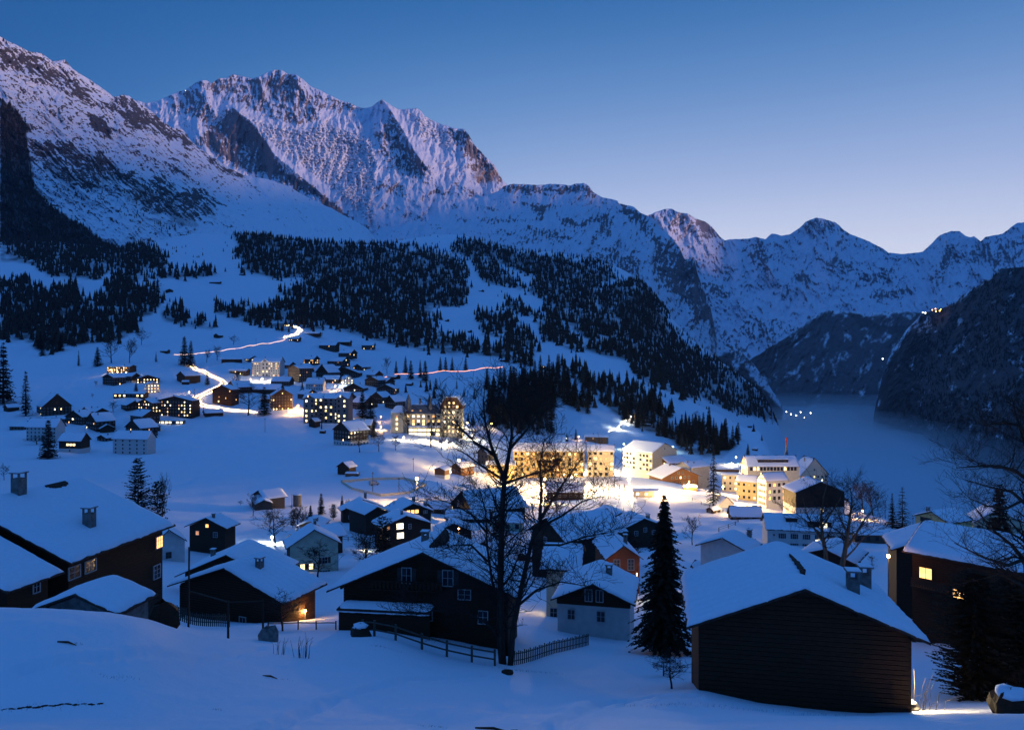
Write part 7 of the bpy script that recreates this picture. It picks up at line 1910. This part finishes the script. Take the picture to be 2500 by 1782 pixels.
# tall poles on the square and single poles
for i, (px, py, hp) in enumerate([(1472, 1219, 32), (1485, 1216, 32), (1499, 1214, 31), (1511, 1212, 30), (1524, 1211, 30)]):
    x, y, z = hit(px, py); h = hp * y / F
    t = thing('bare_pole', ['first', 'second', 'third', 'fourth', 'last'][i] + ' from the left of the five bare poles on the square', 'pole', (x, y, z), 0, 'bare poles on the square')
    MB().tube([(0, 0, -.5), (.05 * h * (i % 2), 0, h)], [.28, .18], 6).obj('pole', M_BARK, t)
    MB().tube([(0, 0, h * .7), (.12 * h, 0, h * .95)], [.12, .05], 5).obj('stub', M_BARK, t)
for px, py, hp, lab in [(2161, 1262, 44, 'left utility pole against the fog'), (2229, 1266, 42, 'right utility pole against the fog'), (647, 1055, 34, 'thin pole alone on the big snow meadow'), (1009, 1150, 32, 'thin pole on the lit meadow left of the barns'), (475, 985, 36, 'pole at the inner side of the lower road bend'), (497, 1000, 40, 'pole in front of the lower road bend'), (910, 1200, 48, 'left tall thin mast at the ice rink'), (974, 1206, 40, 'right thin mast at the ice rink'), (1987, 1190, 34, 'white flagpole in front of the white hall'), (579, 975, 40, 'pole beside the black chalet in the road curve'), (625, 845, 18, 'pole on the upper road')]:
    x, y, z = hit(px, py); h = hp * y / F
    t = thing('utility_pole', lab, 'pole', (x, y, z))
    MB().tube([(0, 0, -.5), (0, 0, h)], [.16, .11], 6).obj('pole', M_WOOD['dark'], t)
    MB().box(-.5, -.05, h * .92, .5, .05, h * .95).obj('cross_arm', M_WOOD['dark'], t)
# red and white banner pole on the long half timbered hotel
x, y, z = Wp(1920, 1106, 462)
t = thing('flagpole', 'dark spire with a red and white banner rising over the long half timbered hotel', 'flagpole', (x, y, z))
MB().tube([(0, 0, -3), (0, 0, 2), (0, 0, 8)], [1.6, .5, .05], 6).obj('spire', M_WOOD['metal'], t)
MB().box(-.45, -.1, 2.6, .45, .1, 9.5).obj('banner', mat_basic('red_cloth', (.55, .06, .04), .8, .1, 2), t)
# ice rink boards
rink = [(832, 1178), (905, 1172), (985, 1170), (1040, 1186), (1000, 1205), (930, 1212), (860, 1196)]
P = [np.array(hit(*p)) for p in rink]
t = thing('rink_boards', 'low pale boards fencing the lit ice rink', 'boards', tuple(P[0]))
for a, b in zip(P, P[1:] + P[:1]):
    a, b = a - P[0], b - P[0]
    m = MB(); m.v = [tuple(a + [0, 0, -.5]), tuple(b + [0, 0, -.5]), tuple(b + [0, 0, 1.1]), tuple(a + [0, 0, 1.1])]
    m.v += [(q[0] + .05, q[1] + .12, q[2]) for q in m.v]
    m.f = [(0, 1, 2, 3), (7, 6, 5, 4), (3, 2, 6, 7), (0, 4, 5, 1), (0, 3, 7, 4), (1, 5, 6, 2)]
    m.obj('board', M_WOOD['cream'], t)

# lantern on the hidden side wall of the barn
ww, yl, H, wh, sl_ = b19['_dims']
t = thing('wall_lantern', 'lantern on the far side of the big black barn, lighting the snow beside it', 'lantern', (0, 0, 0))
co, si = math.cos(b19.rotation_euler.z), math.sin(b19.rotation_euler.z)
lx, ly = ww + .35, -yl + 2.2
t.location = (b19.location.x + lx * co - ly * si, b19.location.y + lx * si + ly * co, 0)
t.location.z = gz(t.location.x, t.location.y) + 2.5
link('bulb', bulb_mesh(PALE, .12, 10), t); MB().box(-.35, -.03, .12, .03, .03, .18).obj('bracket', M_WOOD['metal'], t)
lamp_light(t, (.3, 0, 0), 1500, PALE, .12)
# a white van parked by the rink
x, y, z = hit(913, 1184)
t = thing('parked_van', 'small white van parked beside the fence of the ice rink', 'van', (x, y, z), .5)
m = MB().prism([(-2.2, .35), (2.2, .35), (2.25, 1.0), (1.5, 1.15), (.9, 2.0), (-2.2, 2.05)], -.9, .9); m.obj('body', M_FRAME, t)
MB().prism([(.95, 1.25), (1.42, 1.25), (.92, 1.85), (.5, 1.85)], -.92, .92).obj('cab_window', M_GLASS, t)
for wx in (-1.4, 1.4):
    for wy in (-.85, .85):
        MB().tube([(wx, wy - .1, .35), (wx, wy + .1, .35)], .36, 10).obj('wheel', M_WOOD['black'], t)

# dry grass poking through thin snow in the foreground
g = random.Random(21); mb = MB()
def tuft(px, y, n, h, sp):
    x0, y0, _ = on(px, 0, y)
    for i in range(n):
        x, yy = x0 + g.gauss(0, sp), y0 + g.gauss(0, sp * .35); z = gz(x, yy)
        a, l = g.uniform(0, 6.28), h * g.uniform(.5, 1.2); dx, dy = math.cos(a) * l * .5, math.sin(a) * l * .4
        mb.tri((x - .008, yy, z - .03), (x + .008, yy, z - .03), (x + dx, yy + dy, z + l))
for px, y, n, h, sp in [(270, 31, 26, .07, .35), (315, 31.5, 18, .06, .25), (190, 34.2, 10, .10, .1), (530, 30, 10, .07, .15), (20, 27.3, 30, .07, .5), (120, 27.7, 30, .07, .5), (220, 28.2, 30, .07, .4), (1060, 27, 20, .07, .3), (1230, 26.4, 30, .06, .5), (1330, 26, 30, .06, .5), (1440, 25.6, 26, .06, .4), (1255, 66, 60, .16, 1.0), (1330, 66, 50, .14, 1.0), (690, 40, 12, .08, .2), (1620, 44, 40, .18, 1.0), (1760, 43, 60, .14, 1.6), (1950, 44, 60, .14, 1.8), (940, 62, 40, .12, .8)]:
    tuft(px, y, n, h, sp)
prop(mb.obj('dry_grass', M_TWIG), kind='stuff')
# ------------------------------------------------------------------ valley fog and the air itself
def vol_mat(name, col, dens, aniso=0.0):
    m = bpy.data.materials.new(name)
    m.use_nodes = True
    nt = m.node_tree
    nt.nodes.clear()
    o = nt.nodes.new('ShaderNodeOutputMaterial'); p = nt.nodes.new('ShaderNodeVolumePrincipled')
    p.inputs['Color'].default_value = tuple(col) + (1,)
    p.inputs['Density'].default_value = dens
    p.inputs['Anisotropy'].default_value = aniso
    nt.links.new(p.outputs[0], o.inputs['Volume'])
    return m
def fog_bank(name, z, amp, dens, sc):
    fx = np.linspace(300, 4200, 40); fy = np.linspace(650, 6600, 60)
    FXX, FYY = np.meshgrid(fx, fy)
    top = z + amp * fbm(FXX / sc, FYY / sc, 4)
    n, m = FXX.shape
    Vt = np.stack([FXX, FYY, top], -1).reshape(-1, 3); Vb = np.stack([FXX, FYY, top * 0 - 800], -1).reshape(-1, 3)
    ii = np.arange(n * m).reshape(n, m); o_ = n * m
    q = [np.stack([ii[:-1, :-1], ii[:-1, 1:], ii[1:, 1:], ii[1:, :-1]], -1).reshape(-1, 4)]
    q.append(q[0][:, ::-1] + o_)
    def side(e): return np.stack([e[1:], e[:-1], e[:-1] + o_, e[1:] + o_], -1)
    q += [side(ii[0]), side(ii[-1][::-1]), side(ii[:, -1]), side(ii[:, 0][::-1])]
    me = mesh_np(name, np.vstack([Vt, Vb]), np.vstack(q), vol_mat(name, (0.93, 0.97, 1.0), dens))
    prop(link(name, me), kind='stuff')
fog_bank('valley_fog', -468.0, 26, 0.0036, 420)
fog_bank('valley_mist', -385.0, 30, 0.0007, 900)
hz = MB().box(-9000, -30, -1500, 16500, 19000, 5200)
prop(hz.obj('haze', vol_mat('haze', (0.52, 0.74, 1.0), 1.1e-5)), kind='stuff')
